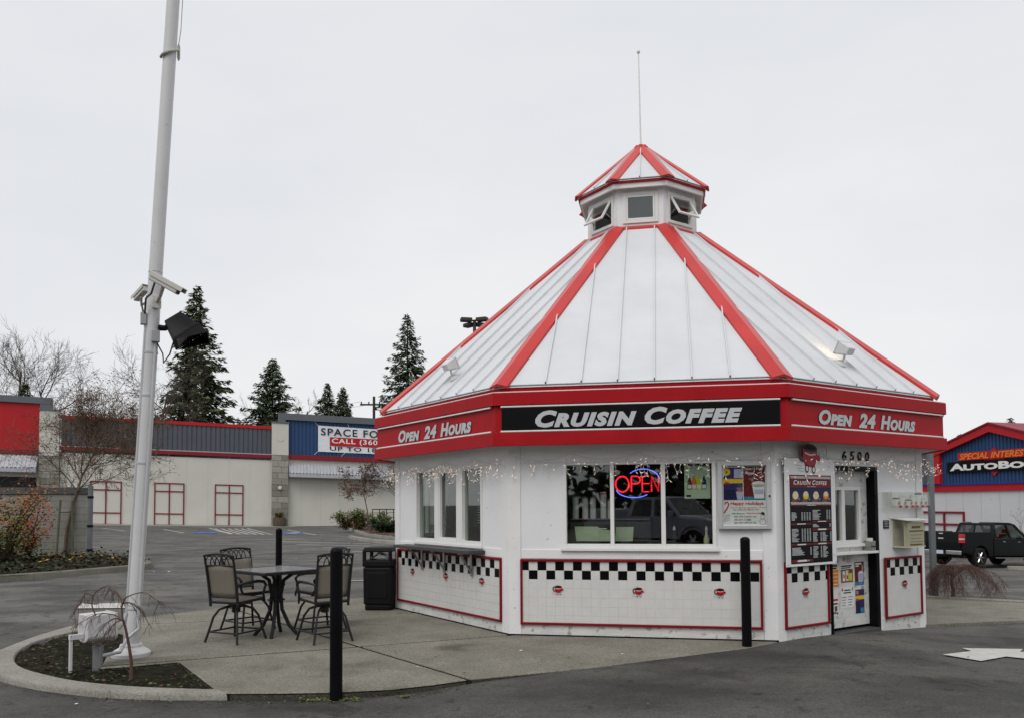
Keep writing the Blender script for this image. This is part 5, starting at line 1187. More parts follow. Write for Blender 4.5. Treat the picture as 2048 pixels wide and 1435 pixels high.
for i in range(9):
    a_ = i/8*PI; mb.v += [Mz @ Vector((-0.15+0.30*i/8, s_*0.15, 0.76+0.10*math.sin(a_)+0.02*math.sin(i*2.3+s_))) for s_ in (-1,1)]
mb.f = [(2*i,2*i+2,2*i+3,2*i+1) for i in range(8)]; mb.m = [0]*8; mb.build('liner_bag', 'bin_liner', tb)
gp = G(1868,1190,-0.12); t = thing('steel_post', 'slim grey steel post behind the right end of the kiosk', 'post', (gp.x, gp.y, gp.z))
MB().hexa(obox(Vector((gp.x,gp.y,1.18)), Vector((1,0,0)), Vector((0,1,0)), UPV, 0.045, 0.045, 1.36)).build('shaft', mat('post_grey',(0.16,0.175,0.185),0.5,metal=0.2,var=0.1), t, bevel=0.006)
MB().hexa(obox(Vector((gp.x,gp.y,-0.06)), Vector((1,0,0)), Vector((0,1,0)), UPV, 0.056, 0.056, 0.19)).build('base_sleeve', 'post_grey', t, bevel=0.006)

# ------------------------------------------------------------------ patio table and chairs
mat('chair_metal', (0.016,0.016,0.018), 0.45, metal=0.0, var=0.25, vs=20); mat('sling', (0.205,0.183,0.148), 0.85, var=0.07, vs=60, bump=0.5, bs=250)
mat('glass_top', (0.20,0.205,0.21), 0.15, var=0.15, vs=8)
TC = Vector((-2.93, 10.03, 0)); TH = 0.82
pt = thing('patio_table', 'square patio table with pale glass top between the four chairs', 'table', TC)
ta = math.radians(45+4); hs = 0.455
cr = [TC + Vector((math.cos(ta+PI/2*i), math.sin(ta+PI/2*i), 0))*hs*math.sqrt(2) for i in range(4)]
cr = [TC + Vector((math.cos(math.radians(4)+PI/2*i), math.sin(math.radians(4)+PI/2*i), 0))*hs*math.sqrt(2) for i in range(4)]
MB().prism([(q.x,q.y) for q in cr], TH-0.012, TH-0.004).build('glass', 'glass_top', pt)
mb = MB()
for i in range(4):
    a_, b_ = cr[i], cr[(i+1)%4]; ia, ib = TC+(a_-TC)*0.93, TC+(b_-TC)*0.93
    mb.hexa([Vector((q.x,q.y,TH-0.040)) for q in (a_,b_,ib,ia)]+[Vector((q.x,q.y,TH)) for q in (a_,b_,ib,ia)])
mb.build('rim', 'chair_metal', pt, bevel=0.006)
for i in range(4):
    d_ = (cr[i]-TC).normalized(); MB().tube([TC+d_*0.40+UPV*(TH-0.035), TC+d_*0.20+UPV*(TH-0.06), TC+d_*0.09+UPV*(TH-0.14), TC+d_*0.055+UPV*0.50, TC+d_*0.07+UPV*0.32, TC+d_*0.16+UPV*0.12, TC+d_*0.27+UPV*0.0], 0.023, 8).build('leg', 'chair_metal', pt, smooth=True)
for z_ in (0.44, 0.62): MB().tube([TC+Vector((0.10*math.cos(2*PI*i/20),0.10*math.sin(2*PI*i/20),z_)) for i in range(21)], 0.010, 6).build('ring', 'chair_metal', pt, smooth=True)
def make_chair():
    c = thing('patio_chair', 'x', 'chair', (0,0,0), 'swivel patio chairs round the table')
    def B(mb, n, m='chair_metal', sm=True, bev=0): return mb.build(n, m, c, smooth=sm, bevel=bev, local=True)
    for i in range(4):
        a_ = PI/4+PI/2*i; d_ = Vector((math.cos(a_), math.sin(a_), 0))
        B(MB().tube([d_*0.03+UPV*0.405, d_*0.10+UPV*0.405, d_*0.19+UPV*0.375, d_*0.255+UPV*0.29, d_*0.30+UPV*0.14, d_*0.345+UPV*0.0], 0.0145, 8), 'leg')
    for i in range(4):
        a_, b_ = PI/4+PI/2*i, PI/4+PI/2*(i+1); B(MB().tube([Vector((math.cos(q),math.sin(q),0))*0.305+UPV*0.12 for q in (a_,b_)], 0.011, 7), 'foot_rail')
    B(MB().lathe([(0.03,0.33),(0.05,0.34),(0.05,0.40),(0.09,0.425),(0.09,0.445)], 16), 'swivel')
    B(MB().tube([(-0.20,-0.20,0.47),(0.20,-0.20,0.47),(0.215,0.23,0.485),(-0.215,0.23,0.485),(-0.20,-0.20,0.47)], 0.016, 8), 'seat_frame')
    B(MB().box(-0.12,0.12,-0.14,0.14,0.446,0.462), 'swivel_plate', sm=False)
    rows = []
    for j in range(7):
        y = -0.20+0.43*j/6; rows.append([Vector((x*0.20/3*1.03, y, 0.488+0.018*(j/6)-0.022*math.sin(PI*j/6)*math.sin(PI*(x+3)/6))) for x in range(-3,4)])
    mb = MB(); mb.v = [q for r in rows for q in r]; mb.f = [(r*7+i,r*7+i+1,(r+1)*7+i+1,(r+1)*7+i) for r in range(6) for i in range(6)]; mb.m = [0]*36; o = B(mb, 'seat', 'sling'); md = o.modifiers.new('t','SOLIDIFY'); md.thickness = 0.012
    yb = lambda z: -0.20 - 0.10*((z-0.45)/0.6)**1.3 if z > 0.45 else -0.20
    for s_ in (-1,1): B(MB().tube([(s_*(0.205+0.02*(z-0.4)), yb(z), z) for z in (0.42,0.5,0.6,0.7,0.8,0.9,1.02)], [0.016,0.017,0.017,0.016,0.015,0.014,0.012], 8), 'back_post')
    tops = [(x, yb(1.0)-0.006+0.02*(x/0.22)**2*0, 1.018+0.022*(1-(x/0.225)**2)) for x in [-0.225+0.45*i/12 for i in range(13)]]
    B(MB().tube(tops, 0.015, 8), 'top_rail'); B(MB().tube([(-0.212,yb(0.90),0.905),(0.212,yb(0.90),0.905)], 0.010, 7), 'cross_rail'); B(MB().tube([(-0.205,yb(0.53),0.53),(0.205,yb(0.53),0.53)], 0.010, 7), 'lower_rail')
    mb = MB()
    for i in range(5):
        cx = -0.144+0.072*i; mb.tube([(cx+0.068*math.cos(a_), yb(0.905+0.1*math.sin(a_)), 0.91+0.105*math.sin(a_)) for a_ in [PI*k/10 for k in range(11)]], 0.0065, 5)
    B(mb, 'scrollwork')
    mb = MB(); rows = []
    for j in range(7):
        z = 0.535+0.365*j/6; rows.append([Vector((x*0.205/3, yb(z)-0.016*math.sin(PI*(x+3)/6)+0.008, z)) for x in range(-3,4)])
    mb.v = [q for r in rows for q in r]; mb.f = [(r*7+i,r*7+i+1,(r+1)*7+i+1,(r+1)*7+i) for r in range(6) for i in range(6)]; mb.m = [0]*36; o = B(mb, 'backrest', 'sling'); md = o.modifiers.new('t','SOLIDIFY'); md.thickness = 0.012
    for s_ in (-1,1): B(MB().tube([(s_*0.215,yb(0.68),0.68),(s_*0.245,-0.10,0.70),(s_*0.26,0.08,0.705),(s_*0.255,0.185,0.69),(s_*0.25,0.225,0.65),(s_*0.245,0.205,0.60),(s_*0.235,0.20,0.54),(s_*0.222,0.235,0.47),(s_*0.222,0.24,0.43)], [0.013,0.016,0.018,0.018,0.017,0.016,0.015,0.014,0.012], 8), 'armrest')
    return c
CH = [((-3.30,9.66), -24, 'patio chair front left of the table, its back towards the camera'), ((-2.235,9.62), 38, 'patio chair front right of the table, half hidden by the near bollard'), ((-3.44,10.52), -128, 'patio chair behind the table on the left'), ((-2.50,10.52), 132, 'patio chair behind the table on the right')]
ch0 = make_chair()
for i, ((x, y), a_, lab) in enumerate(CH):
    c = ch0 if i == 0 else copy_tree(ch0); c.location = (x, y, 0); c.rotation_euler = (0,0,math.radians(a_)); c['label'] = lab
# ------------------------------------------------------------------ long retail building on the left
mat('stucco', (0.56, 0.55, 0.495), 0.85, var=0.05, vs=0.7, spots=0.1, sps=2, spotcol=(0.45,0.43,0.38), bump=0.1, bs=30)
mat('stucco_grey', (0.46, 0.46, 0.44), 0.85, var=0.06, vs=0.7)
mat('siding_grey', (0.082, 0.090, 0.108), 0.55, var=0.08, vs=1.0); mat('siding_blue', (0.022, 0.060, 0.150), 0.5, var=0.08, vs=1.0)
mat('parapet_grey', (0.115, 0.124, 0.140), 0.5, var=0.06); mat('panel_red', (0.42, 0.010, 0.016), 0.5, var=0.07, vs=0.8); mat('band_red', (0.22, 0.010, 0.020), 0.5, var=0.08)
mat('frame_maroon', (0.20, 0.012, 0.022), 0.5, var=0.1); mat('awning_metal', (0.42, 0.43, 0.46), 0.45, metal=0.25, var=0.08); mat('far_dark', (0.02,0.018,0.018), 0.6, var=0.2)
for i, c_ in enumerate(((0.26,0.25,0.215),(0.20,0.19,0.165),(0.31,0.30,0.265))): mat('block_%d' % i, c_, 0.9, var=0.18, vs=6, bump=0.6, bs=18)
OA, OB = at(182,1048,60.0), at(541,1052,64.5)
BP = Plane(OA, OB, slope=(OB.z-OA.z)/Vector((OB.x-OA.x, OB.y-OA.y)).length)
def building(name, label, org): return thing(name, label, 'building', org)
ret = building('retail_building', 'long low retail building with grey, red and blue parapets behind the car park', BP.pt(8,0,0))
def bp(name, m, u0, u1, z0, z1, w0, w1, parent=None, bevel=0): return MB().pbox(BP, u0, u1, z0, z1, w0, w1).build(name, m, parent or ret, bevel=bevel)
def ribbed(name, m, P, u0, u1, z0, z1, w, pitch=0.30, depth=0.035, parent=None):
    mb = MB(); n = int((u1-u0)/pitch); p = (u1-u0)/n; pr_ = []
    for i in range(n): a_ = u0+i*p; pr_ += [(a_,0),(a_+p*0.72,0),(a_+p*0.78,-depth),(a_+p*0.94,-depth)]
    pr_.append((u1,0)); k = len(pr_)
    mb.v = [P.pt(u, z0, w+d_) for u, d_ in pr_] + [P.pt(u, z1, w+d_) for u, d_ in pr_]
    mb.f = [(i,i+1,k+i+1,k+i) for i in range(k-1)]; mb.m = [0]*len(mb.f); return mb.build(name, m, parent or ret)
bp('wall', 'stucco', -2.1, 12.95, -0.8, 5.46, -0.4, 0); bp('wall', 'stucco', 14.1, 34, -0.8, 5.46, -0.4, -0.05); bp('rear_block', 'stucco_grey', -14, 34, -0.8, 5.3, -22, -0.45)
ribbed('grey_siding', 'siding_grey', BP, -2.05, 12.86, 5.80, 7.80, 0.09, 0.34, 0.05); bp('siding_back', 'parapet_grey', -2.05, 12.86, 5.3, 7.78, -0.3, 0.0)
bp('parapet_cap', 'panel_red', -2.1, 12.9, 7.80, 8.05, -0.4, 0.16); bp('red_band', 'band_red', -2.1, 12.86, 5.47, 5.74, 0.001, 0.14); bp('drip_edge', 'awning_metal', -2.1, 12.86, 5.741, 5.80, 0.001, 0.15)
for u in [-1.2+1.55*i for i in range(10)]: bp('panel_joint', 'stucco_grey', u, u+0.022, 0.05, 5.44, 0.0005, 0.006)
for u in [15.2+1.55*i for i in range(12)]: bp('panel_joint', 'stucco_grey', u, u+0.022, 0.05, 4.2, -0.0495, -0.044)
for u0 in (-0.10, 4.28, 8.62):                   # blocked-up shop fronts
    u1 = u0+2.13; mb = MB(); t_ = 0.075
    for a_ in (u0, (u0+u1)/2-t_/2, u1-t_): mb.pbox(BP, a_, a_+t_, 0.0, 3.27, 0.001, 0.07)
    for z_ in (0.0, 0.86, 2.58, 3.195):
        mb.pbox(BP, u0+t_, (u0+u1)/2-t_/2, z_, z_+t_, 0.001, 0.065); mb.pbox(BP, (u0+u1)/2+t_/2, u1-t_, z_, z_+t_, 0.001, 0.065)
    f = mb.build('shop_front_frame', 'frame_maroon', ret)
    for zA, zB in ((0.08,0.855),(0.94,2.575),(2.66,3.19)):
        for a_, b_ in ((u0+t_,(u0+u1)/2-t_/2),((u0+u1)/2+t_/2,u1-t_)): MB().pbox(BP, a_+0.01, b_-0.01, zA, zB, 0.002, 0.012).build('infill_panel', 'stucco', f)
def pillar(u0, u1, ztop, zcap):
    p_ = MB().pbox(BP, u0+0.02, u1-0.02, -0.8, ztop, -0.3, 0.33).build('pillar', 'stucco_grey', ret); rn = random.Random(int(u0*10))
    MB().pbox(BP, u0, u1, zcap, ztop, -0.02, 0.42).build('pillar_head', 'stucco', p_); MB().pbox(BP, u0-0.05, u1+0.05, ztop+0.002, ztop+0.12, -0.05, 0.48).build('pillar_coping', 'parapet_grey', p_)
    z_ = 0.0; i = 0
    while z_ < zcap-0.1:
        h_ = min(0.47, zcap-z_-0.02); m_ = (u0+u1)/2 + (0.12 if i%2 else -0.15)
        for a_, b_ in ((u0,m_-0.012),(m_+0.012,u1)):
            d_ = rn.uniform(0,0.03); MB().pbox(BP, a_, b_, z_+0.012, z_+h_, 0.335, 0.39+d_).build('stone_block', 'block_%d' % rn.choice((0,0,1,2)), p_, bevel=0.015)
        z_ += 0.48; i += 1
pillar(12.86, 14.15, 8.30, 5.75); pillar(-3.42, -2.14, 8.30, 5.0)
# blue section with banner and corrugated awning
ribbed('blue_siding', 'siding_blue', BP, 14.1, 34, 5.82, 8.62, 0.10, 0.30, 0.04); bp('siding_back', 'parapet_grey', 13.4, 34, 5.46, 8.6, -0.4, 0.0); bp('parapet_trim', 'parapet_grey', 13.40, 34, 8.62, 9.15, -0.5, 0.30); bp('parapet_trim', 'parapet_grey', 13.40, 13.92, 8.42, 8.62, -0.5, 0.30)
bp('red_band', 'band_red', 14.16, 34, 5.47, 5.82, 0.001, 0.18)
def awning(u0, u1, z0, z1, w1, side=True):
    mb = MB(); n = int((u1-u0)/0.26); 
    for i in range(n*4+1):
        u = u0+(u1-u0)*i/(n*4); d_ = 0.03*(1,1,-1,-1)[i%4]; mb.v += [BP.pt(u, z1+d_, 0.05), BP.pt(u, z0+d_, w1)]
    mb.f = [(2*i,2*i+1,2*i+3,2*i+2) for i in range(n*4)]; mb.m = [0]*len(mb.f)
    a_ = mb.build('awning', 'awning_metal', ret); MB().pbox(BP, u0, u1, z0-0.32, z0-0.04, w1-0.08, w1).build('awning_beam', 'awning_metal', a_)
    for u in (u0, u1-0.05): MB().add([BP.pt(u,z1-0.04,0.05),BP.pt(u,z0-0.04,w1-0.02),BP.pt(u,z0-0.25,w1-0.02),BP.pt(u,z0-0.25,0.05)],[(0,1,2,3)]).build('awning_cheek', 'awning_metal', a_)
awning(14.2, 34, 4.32, 5.10, 0.95); awning(-14, -3.5, 4.05, 5.05, 0.95)
# red section at the far left
bp('wall', 'stucco', -14, -3.45, -0.8, 5.06, -0.4, -0.02); bp('red_panel', 'panel_red', -14, -3.44, 5.36, 8.78, -0.1, 0.12); bp('parapet_trim', 'parapet_grey', -14, -2.7, 8.79, 9.26, -0.5, 0.30); bp('parapet_trim', 'parapet_grey', -3.43, -2.7, 8.31, 8.79, -0.5, 0.28); bp('red_band', 'band_red', -14, -3.44, 5.07, 5.355, 0.001, 0.18)
bp('dark_opening', 'far_dark', -13.5, -3.6, 0.0, 3.4, -0.015, 0.012)
MB().lathe([(0.16,0),(0.16,0.10),(0.10,0.14)], 14, BP.pt(13.5,3.10,0.42), Matrix.Rotation(BP.angle(),4,'Z') @ Matrix.Rotation(PI/2,4,'X')).build('wall_lamp', 'stucco', ret)
mb = MB(); mb.tube([BP.pt(13.5+0.22*math.cos(a_), 7.05+0.22*math.sin(a_), 0.43) for a_ in [PI*1.05+PI*0.9*i/10 for i in range(11)]], 0.02, 5); mb.build('round_mark', 'stucco_grey', ret)
mat('sidewalk', (0.30,0.29,0.265), 0.85, var=0.1, vs=1); sw = MB().pbox(BP, -14, 22, -0.9, 0.055, 0.1, 2.0).build('building_sidewalk', 'sidewalk'); structure(sw)
bn = thing('lease_banner', 'white banner reading SPACE FOR LEASE on the blue parapet', 'banner', BP.pt(19,6.2,0.15))
rows = []; mb = MB()
for j in range(5):
    for i in range(17):
        u = 16.5+9.2*i/16; z_ = 6.17+2.14*j/4 - (0.05*math.sin(PI*i/16) if j == 4 else 0); mb.v.append(BP.pt(u, z_, 0.17+0.03*math.sin(i*1.1+j*0.8)))
mb.f = [(j*17+i,j*17+i+1,(j+1)*17+i+1,(j+1)*17+i) for j in range(4) for i in range(16)]; mb.m = [0]*64
mb.build('cloth', mat('banner_white',(0.72,0.73,0.76),0.6,var=0.04), bn)
MB().pbox(BP, 17.45, 24.6, 6.70, 7.40, 0.205, 0.212).build('red_stripe', 'panel_red', bn)
mb = MB(); letters(mb, BP, 'SPACE FOR LEASE', 16.72, 7.52, 0.215, 0.60, 8.6, 0, bold=0.012, space=1.15); letters(mb, BP, 'UP TO 18,000', 17.45, 6.25, 0.215, 0.40, 5.5, 0, bold=0.012, space=1.15); letters(mb, BP, 'CALL (360)', 17.60, 6.79, 0.218, 0.53, 4.05, 1, bold=0.02, space=1.12); tag(mb.build('lettering', ['ink','paper'], bn), kind='stuff')
mb = MB()
for a_, b_ in (((16.5,8.3),(16.2,8.6)),((16.5,6.17),(16.2,5.9)),((18.7,6.17),(18.4,5.85)),((19,8.27),(18.9,8.6))): mb.tube([BP.pt(a_[0],a_[1],0.18), BP.pt(b_[0],b_[1],0.15)], 0.015, 4)
mb.build('tie_rope', 'paper', bn)
# barrel planter at the foot of the pillar
q = BP.pt(13.45,0.0,1.0); br = thing('barrel_planter', 'dark barrel planter with dead growth at the foot of the stone pillar', 'planter', q); MB().lathe([(0.42,-0.1),(0.52,0.35),(0.48,0.75),(0.40,0.75)], 16, q).build('barrel', mat('old_wood',(0.09,0.07,0.05),0.9,var=0.3,vs=6), br, smooth=True)

# ------------------------------------------------------------------ body shop on the right
ZR = -1.25
FA, FB = at(1845,980,48.0), at(2048,970,41.6); FA.z = FB.z = ZR
AP = Plane(FA, FB)
shop = thing('body_shop', 'white body shop with red gable roof and blue ribbed siding behind the pickup', 'building', AP.pt(3,0,0))
mat('shop_white', (0.56,0.565,0.575), 0.75, var=0.05, vs=0.6, spots=0.1, sps=2.5, spotcol=(0.5,0.5,0.48))
hu_ = lambda x, y: AP.hit(x, y)
uL, _ = hu_(1879,940); uAp, zAp = hu_(1985,847); _, zE = hu_(1900,887); uE, _ = hu_(1900,887)
sl = (zAp-zE)/(uAp-uE); uR = uAp + (uAp-uL); zband0 = hu_(1950,981)[1]; zband1 = hu_(1950,968)[1]; zeave = zAp - sl*(uAp-uL)
MB().pbox(AP, -8, uL-0.05+30, -0.6, zband0, -14, 0).build('wall', 'shop_white', shop)
for u in [uL+0.4+1.18*i for i in range(9)]: MB().pbox(AP, u, u+0.02, -0.5, zband0-0.02, 0.001, 0.012).build('panel_joint', 'stucco_grey', shop)
MB().pbox(AP, -8, uR+12, zband0+0.001, zband1, -0.2, 0.10).build('red_band', 'panel_red', shop); MB().pbox(AP, -8, uR+12, zband1+0.001, zband1+0.10, -0.2, 0.16).build('blue_edge', mat('edge_blue',(0.02,0.035,0.25),0.5,var=0.1), shop)
zb0 = zband1+0.101
mb = MB(); mb.ppoly(AP, [(uL,zb0),(uR,zb0),(uR,zeave-0.1),(uAp,zAp-0.15),(uL,zeave-0.1)], -0.3, 0.0); mb.build('gable_wall', 'siding_blue', shop)
n = int((uR-uL)/0.22)
mb = MB()
for i in range(1, n):
    u = uL+(uR-uL)*i/n; zt_ = zAp-0.25-sl*abs(u-uAp); mb.pbox(AP, u-0.06, u+0.06, zb0, zt_, 0.001, 0.035)
tag(mb.build('siding_rib', 'siding_blue', shop), kind='stuff')
for s_ in (-1, 1):
    ue = uAp + s_*(uAp-uL+0.55); ze = zAp - sl*(uAp-uL+0.55); q = [(uAp,zAp),(ue,ze),(ue,ze-0.36),(uAp,zAp-0.42)]
    if s_ > 0: q = q[::-1]
    MB().ppoly(AP, q, -0.2, 0.30).build('barge_board', 'panel_red', shop)
    q = [(uAp,zAp+0.10),(ue,ze+0.10),(ue,ze+0.003),(uAp,zAp+0.003)]; q = q if s_ < 0 else q[::-1]; MB().ppoly(AP, q, -14, 0.36).build('roof', 'band_red', shop)
MB().pbox(AP, uL-0.30, uL+0.24, zb0, zeave-0.02, -0.2, 0.25).build('pilaster', 'panel_red', shop)
ribbed('grey_siding', 'siding_grey', AP, -8, uL-0.31, zb0, zeave+0.1, 0.06, 0.30, 0.04, shop)
# boarded window frame
u0, z1_ = hu_(1840,1021); u1, z0_ = hu_(1932,1090); um_ = hu_(1890,1050)[0]; zm = hu_(1890,1047)[1]; mb = MB(); t_ = 0.10
for a_ in (u0, um_-t_/2, u1-t_): mb.pbox(AP, a_, a_+t_, z0_, z1_, 0.001, 0.08)
for z_ in (z1_-t_, zm-t_/2):
    for a_, b_ in ((u0+t_,um_-t_/2),(um_+t_/2,u1-t_)): mb.pbox(AP, a_, b_, z_, z_+t_, 0.001, 0.075)
mb.build('window_frame', 'frame_maroon', shop)
ss = thing('body_shop_sign', 'red, black and orange SPECIAL INTEREST AUTOBODY sign on the blue gable', 'sign', AP.pt(uAp,zb0,0.1))
uc, zt_ = hu_(1990,893); _, zb_ = hu_(1990,951); ud = (zt_-zb_)/2*0.95
u_s, _ = hu_(1920,910); ua_, _ = hu_(1899,935); u_e = uc + (uc-ua_)
MB().ppoly(AP, [(uc-ud,(zt_+zb_)/2),(uc,zb_),(uc+ud,(zt_+zb_)/2),(uc,zt_)], 0.04, 0.10).build('diamond', 'panel_red', ss)
zs0, zs1 = hu_(1930,919)[1], hu_(1930,906)[1]; za0, za1 = hu_(1930,943.5)[1], hu_(1930,922)[1]
MB().pbox(AP, u_s, u_e-0.1, zs0-0.02, zs1+0.05, 0.101, 0.15).build('red_panel', 'panel_red', ss); MB().pbox(AP, ua_, u_e+0.6, za0, za1, 0.101, 0.17).build('black_panel', 'sign_black', ss)
mb = MB(); letters(mb, AP, 'SPECIAL INTEREST', u_s+0.10, zs0+0.02, 0.155, zs1-zs0-0.02, (u_e-u_s)*0.82, 0, shear=0.25, bold=0.03); letters(mb, AP, 'AutoBody', ua_+0.18, za0+0.10, 0.175, za1-za0-0.20, (u_e-ua_)+0.15, 1, bold=0.045, small=0.82); mb.build('lettering', ['p_orange','paper'], ss)

# ------------------------------------------------------------------ pickups
mat('truck_black', (0.0025,0.004,0.0045), 0.22, var=0.1, coat=0.12, spec=0.14); mat('truck_silver', (0.36,0.36,0.45), 0.3, metal=0.1, var=0.05, coat=0.4); mat('chrome', (0.62,0.62,0.63), 0.15, metal=1.0, var=0.03)
mat('tyre', (0.012,0.012,0.012), 0.85, var=0.2); mat('tail_red', (0.45,0.01,0.012), 0.2, var=0.1, coat=0.5); mat_glass('car_glass', (0.35,0.40,0.38), 1.4); mat('plate', (0.55,0.58,0.68), 0.5, var=0.05); mat('seat_grey', (0.10,0.10,0.10), 0.9, var=0.1)
mat('under_black', (0.008,0.008,0.008), 0.8, var=0)
def pickup(label, loc, heading, pitch, paint_):
    """crew cab pickup, x forward, origin on the ground at the middle"""
    t = thing('pickup_truck', label, 'pickup', loc, 'pickup trucks'); t.rotation_euler = (0, pitch, heading)
    def B(mb, n, m, par=None, sm=False, bev=0): return mb.build(n, m, par or t, smooth=sm, bevel=bev, local=True)
    def side_prism(prof, y0, y1): n = len(prof); mb = MB(); return mb.add([(x,y0,z) for x,z in prof]+[(x,y1,z) for x,z in prof], [tuple(range(n)), tuple(range(2*n-1,n-1,-1))]+[(i,i+n,(i+1)%n+n,(i+1)%n) for i in range(n)])
    def arch(cx, r=0.50, n=9): return [(cx+r*math.cos(PI*i/n), 0.42+r*0.98*math.sin(PI*i/n)) for i in range(n+1)]
    bed = [(-2.85,0.62),(-2.85,1.47),(-0.93,1.48),(-0.93,0.48)] + arch(-1.72) + [(-2.30,0.50)]
    for s_ in (-1,1): B(side_prism(bed, s_*0.98-0.05*s_, s_*0.98) if s_ > 0 else side_prism(bed, -0.98, -0.93), 'bed_side', paint_, bev=0.02)
    B(MB().box(-2.88,-2.80,-0.90,0.90,0.66,1.46), 'tailgate', paint_, bev=0.02); B(MB().box(-2.8,-0.98,-0.92,0.92,0.70,0.76), 'bed_floor', 'under_black'); B(MB().box(-0.97,-0.90,-0.95,0.95,0.5,1.41), 'bed_front', paint_)
    low = [(-0.89,0.48),(-0.89,1.22),(1.35,1.22),(2.62,1.12),(2.78,1.02),(2.80,0.60),(2.55,0.50)] + arch(1.86) + [(1.30,0.48)]
    for s_ in (-1,1): B(side_prism(low, 0.93 if s_ > 0 else -0.98, 0.98 if s_ > 0 else -0.93), 'lower_side', paint_, bev=0.02)
    hood = [(1.30,1.20),(1.34,1.27),(2.0,1.24),(2.60,1.15),(2.78,1.02),(2.78,0.60),(1.30,0.60)]; B(side_prism(hood, -0.925, 0.925), 'hood', paint_, bev=0.04)
    B(MB().box(2.781,2.83,-0.70,0.70,0.72,1.03), 'grille', 'chrome', bev=0.02); B(MB().box(2.70,2.92,-0.96,0.96,0.42,0.64), 'front_bumper', 'chrome', bev=0.05)
    for s_ in (-1,1): B(MB().box(2.70,2.815,min(s_*0.72,s_*0.95),max(s_*0.72,s_*0.95),0.78,1.02), 'headlight', 'lamp_glass' if False else 'plate', bev=0.02)
    # cab: pillars, roof and glass
    yb_, yt_ = 0.94, 0.76
    def cp(x, z): k = min(1, max(0, (z-1.22)/0.66)); return yb_ + (yt_-yb_)*k
    def quad(pts, s_, off=0.0): return [Vector((x, s_*(cp(x,z)+off), z)) for x, z in pts]
    for s_ in (-1, 1):
        for pl in ([(-0.89,1.221),(-0.70,1.221),(-0.55,1.80),(-0.69,1.86)], [(0.18,1.221),(0.30,1.221),(0.22,1.80),(0.10,1.80)], [(1.26,1.221),(1.40,1.221),(0.74,1.84),(0.62,1.80)], [(-0.69,1.86),(-0.55,1.80),(0.62,1.80),(0.74,1.84),(0.5,1.88),(-0.5,1.89)]):
            a_ = quad(pl, s_); b_ = quad(pl, s_, -0.05); n = len(pl); B(MB().add(a_+b_, [tuple(range(n)), tuple(range(2*n-1,n-1,-1))]+[(i,i+n,(i+1)%n+n,(i+1)%n) for i in range(n)]), 'cab_pillar', paint_)
        for pl in ([(-0.70,1.221),(0.18,1.221),(0.10,1.80),(-0.55,1.80)], [(0.30,1.221),(1.26,1.221),(0.62,1.80),(0.22,1.80)]): B(MB().add(quad(pl, s_, -0.02), [(0,1,2,3)]), 'side_window', 'car_glass')
        B(MB().box(1.02,1.14,min(s_*0.97,s_*1.17),max(s_*0.97,s_*1.17),1.20,1.42), 'mirror', paint_, bev=0.03)
        for x in (-0.35, 0.62): B(MB().box(x,x+0.16,min(s_*0.981,s_*1.01),max(s_*0.981,s_*1.01),1.07,1.10), 'door_handle', 'chrome', bev=0.006)
        for x in (-0.885, 0.24, 1.27): B(MB().box(x,x+0.010,min(s_*0.9805,s_*0.984),max(s_*0.9805,s_*0.984),0.52,1.21), 'door_gap', 'under_black')
        B(MB().box(-0.85,1.25,min(s_*0.95,s_*1.05),max(s_*0.95,s_*1.05),0.37,0.42), 'running_board', 'chrome', bev=0.015)
        B(MB().box(-2.895,-2.70,min(s_*0.82,s_*0.99),max(s_*0.82,s_*0.99),1.00,1.38), 'tail_light', 'tail_red', bev=0.015); B(MB().box(-2.898,-2.74,min(s_*0.84,s_*0.993),max(s_*0.84,s_*0.993),1.14,1.19), 'reverse_light', 'plate')
    B(MB().add([(-0.69,-0.76,1.86),(-0.69,0.76,1.86),(-0.5,0.74,1.91),(-0.5,-0.74,1.91),(0.45,-0.74,1.905),(0.45,0.74,1.905),(0.74,0.76,1.84),(0.74,-0.76,1.84)], [(0,3,2,1),(3,4,5,2),(4,7,6,5)]), 'roof', paint_)
    B(MB().add([(-0.89,-0.90,1.23),(-0.89,0.90,1.23),(-0.70,0.74,1.84),(-0.70,-0.74,1.84)], [(0,3,2,1)]), 'rear_window', 'car_glass')
    mb = MB()
    for y0_, y1_ in ((-0.94,-0.82),(0.82,0.94),(-0.05,0.05)): mb.add([(-0.895,y0_,1.22),(-0.895,y1_,1.22),(-0.705,y1_*0.82,1.86),(-0.705,y0_*0.82,1.86)], [(0,3,2,1)])
    mb.add([(-0.895,-0.94,1.20),(-0.895,0.94,1.20),(-0.87,0.92,1.30),(-0.87,-0.92,1.30)], [(0,3,2,1)]); mb.add([(-0.73,-0.76,1.76),(-0.73,0.76,1.76),(-0.695,0.76,1.86),(-0.695,-0.76,1.86)], [(0,3,2,1)]); B(mb, 'rear_window_surround', paint_)
    B(MB().add([(1.38,-0.92,1.24),(1.38,0.92,1.24),(0.72,0.75,1.84),(0.72,-0.75,1.84)], [(0,1,2,3)]), 'windscreen', 'car_glass')
    B(MB().box(-0.73,-0.68,-0.16,0.16,1.865,1.905), 'brake_lamp', 'plate'); B(MB().box(-0.86,1.28,-0.92,0.92,0.50,0.56), 'cab_floor', 'under_black')
    for x in (-0.35, 0.55):
        for y in (-0.45, 0.45): B(MB().box(x-0.08,x+0.08,y-0.24,y+0.24,0.9,1.42), 'seat', 'seat_grey', bev=0.05); B(MB().box(x-0.06,x+0.06,y-0.12,y+0.12,1.45,1.62), 'headrest', 'seat_grey', bev=0.04)
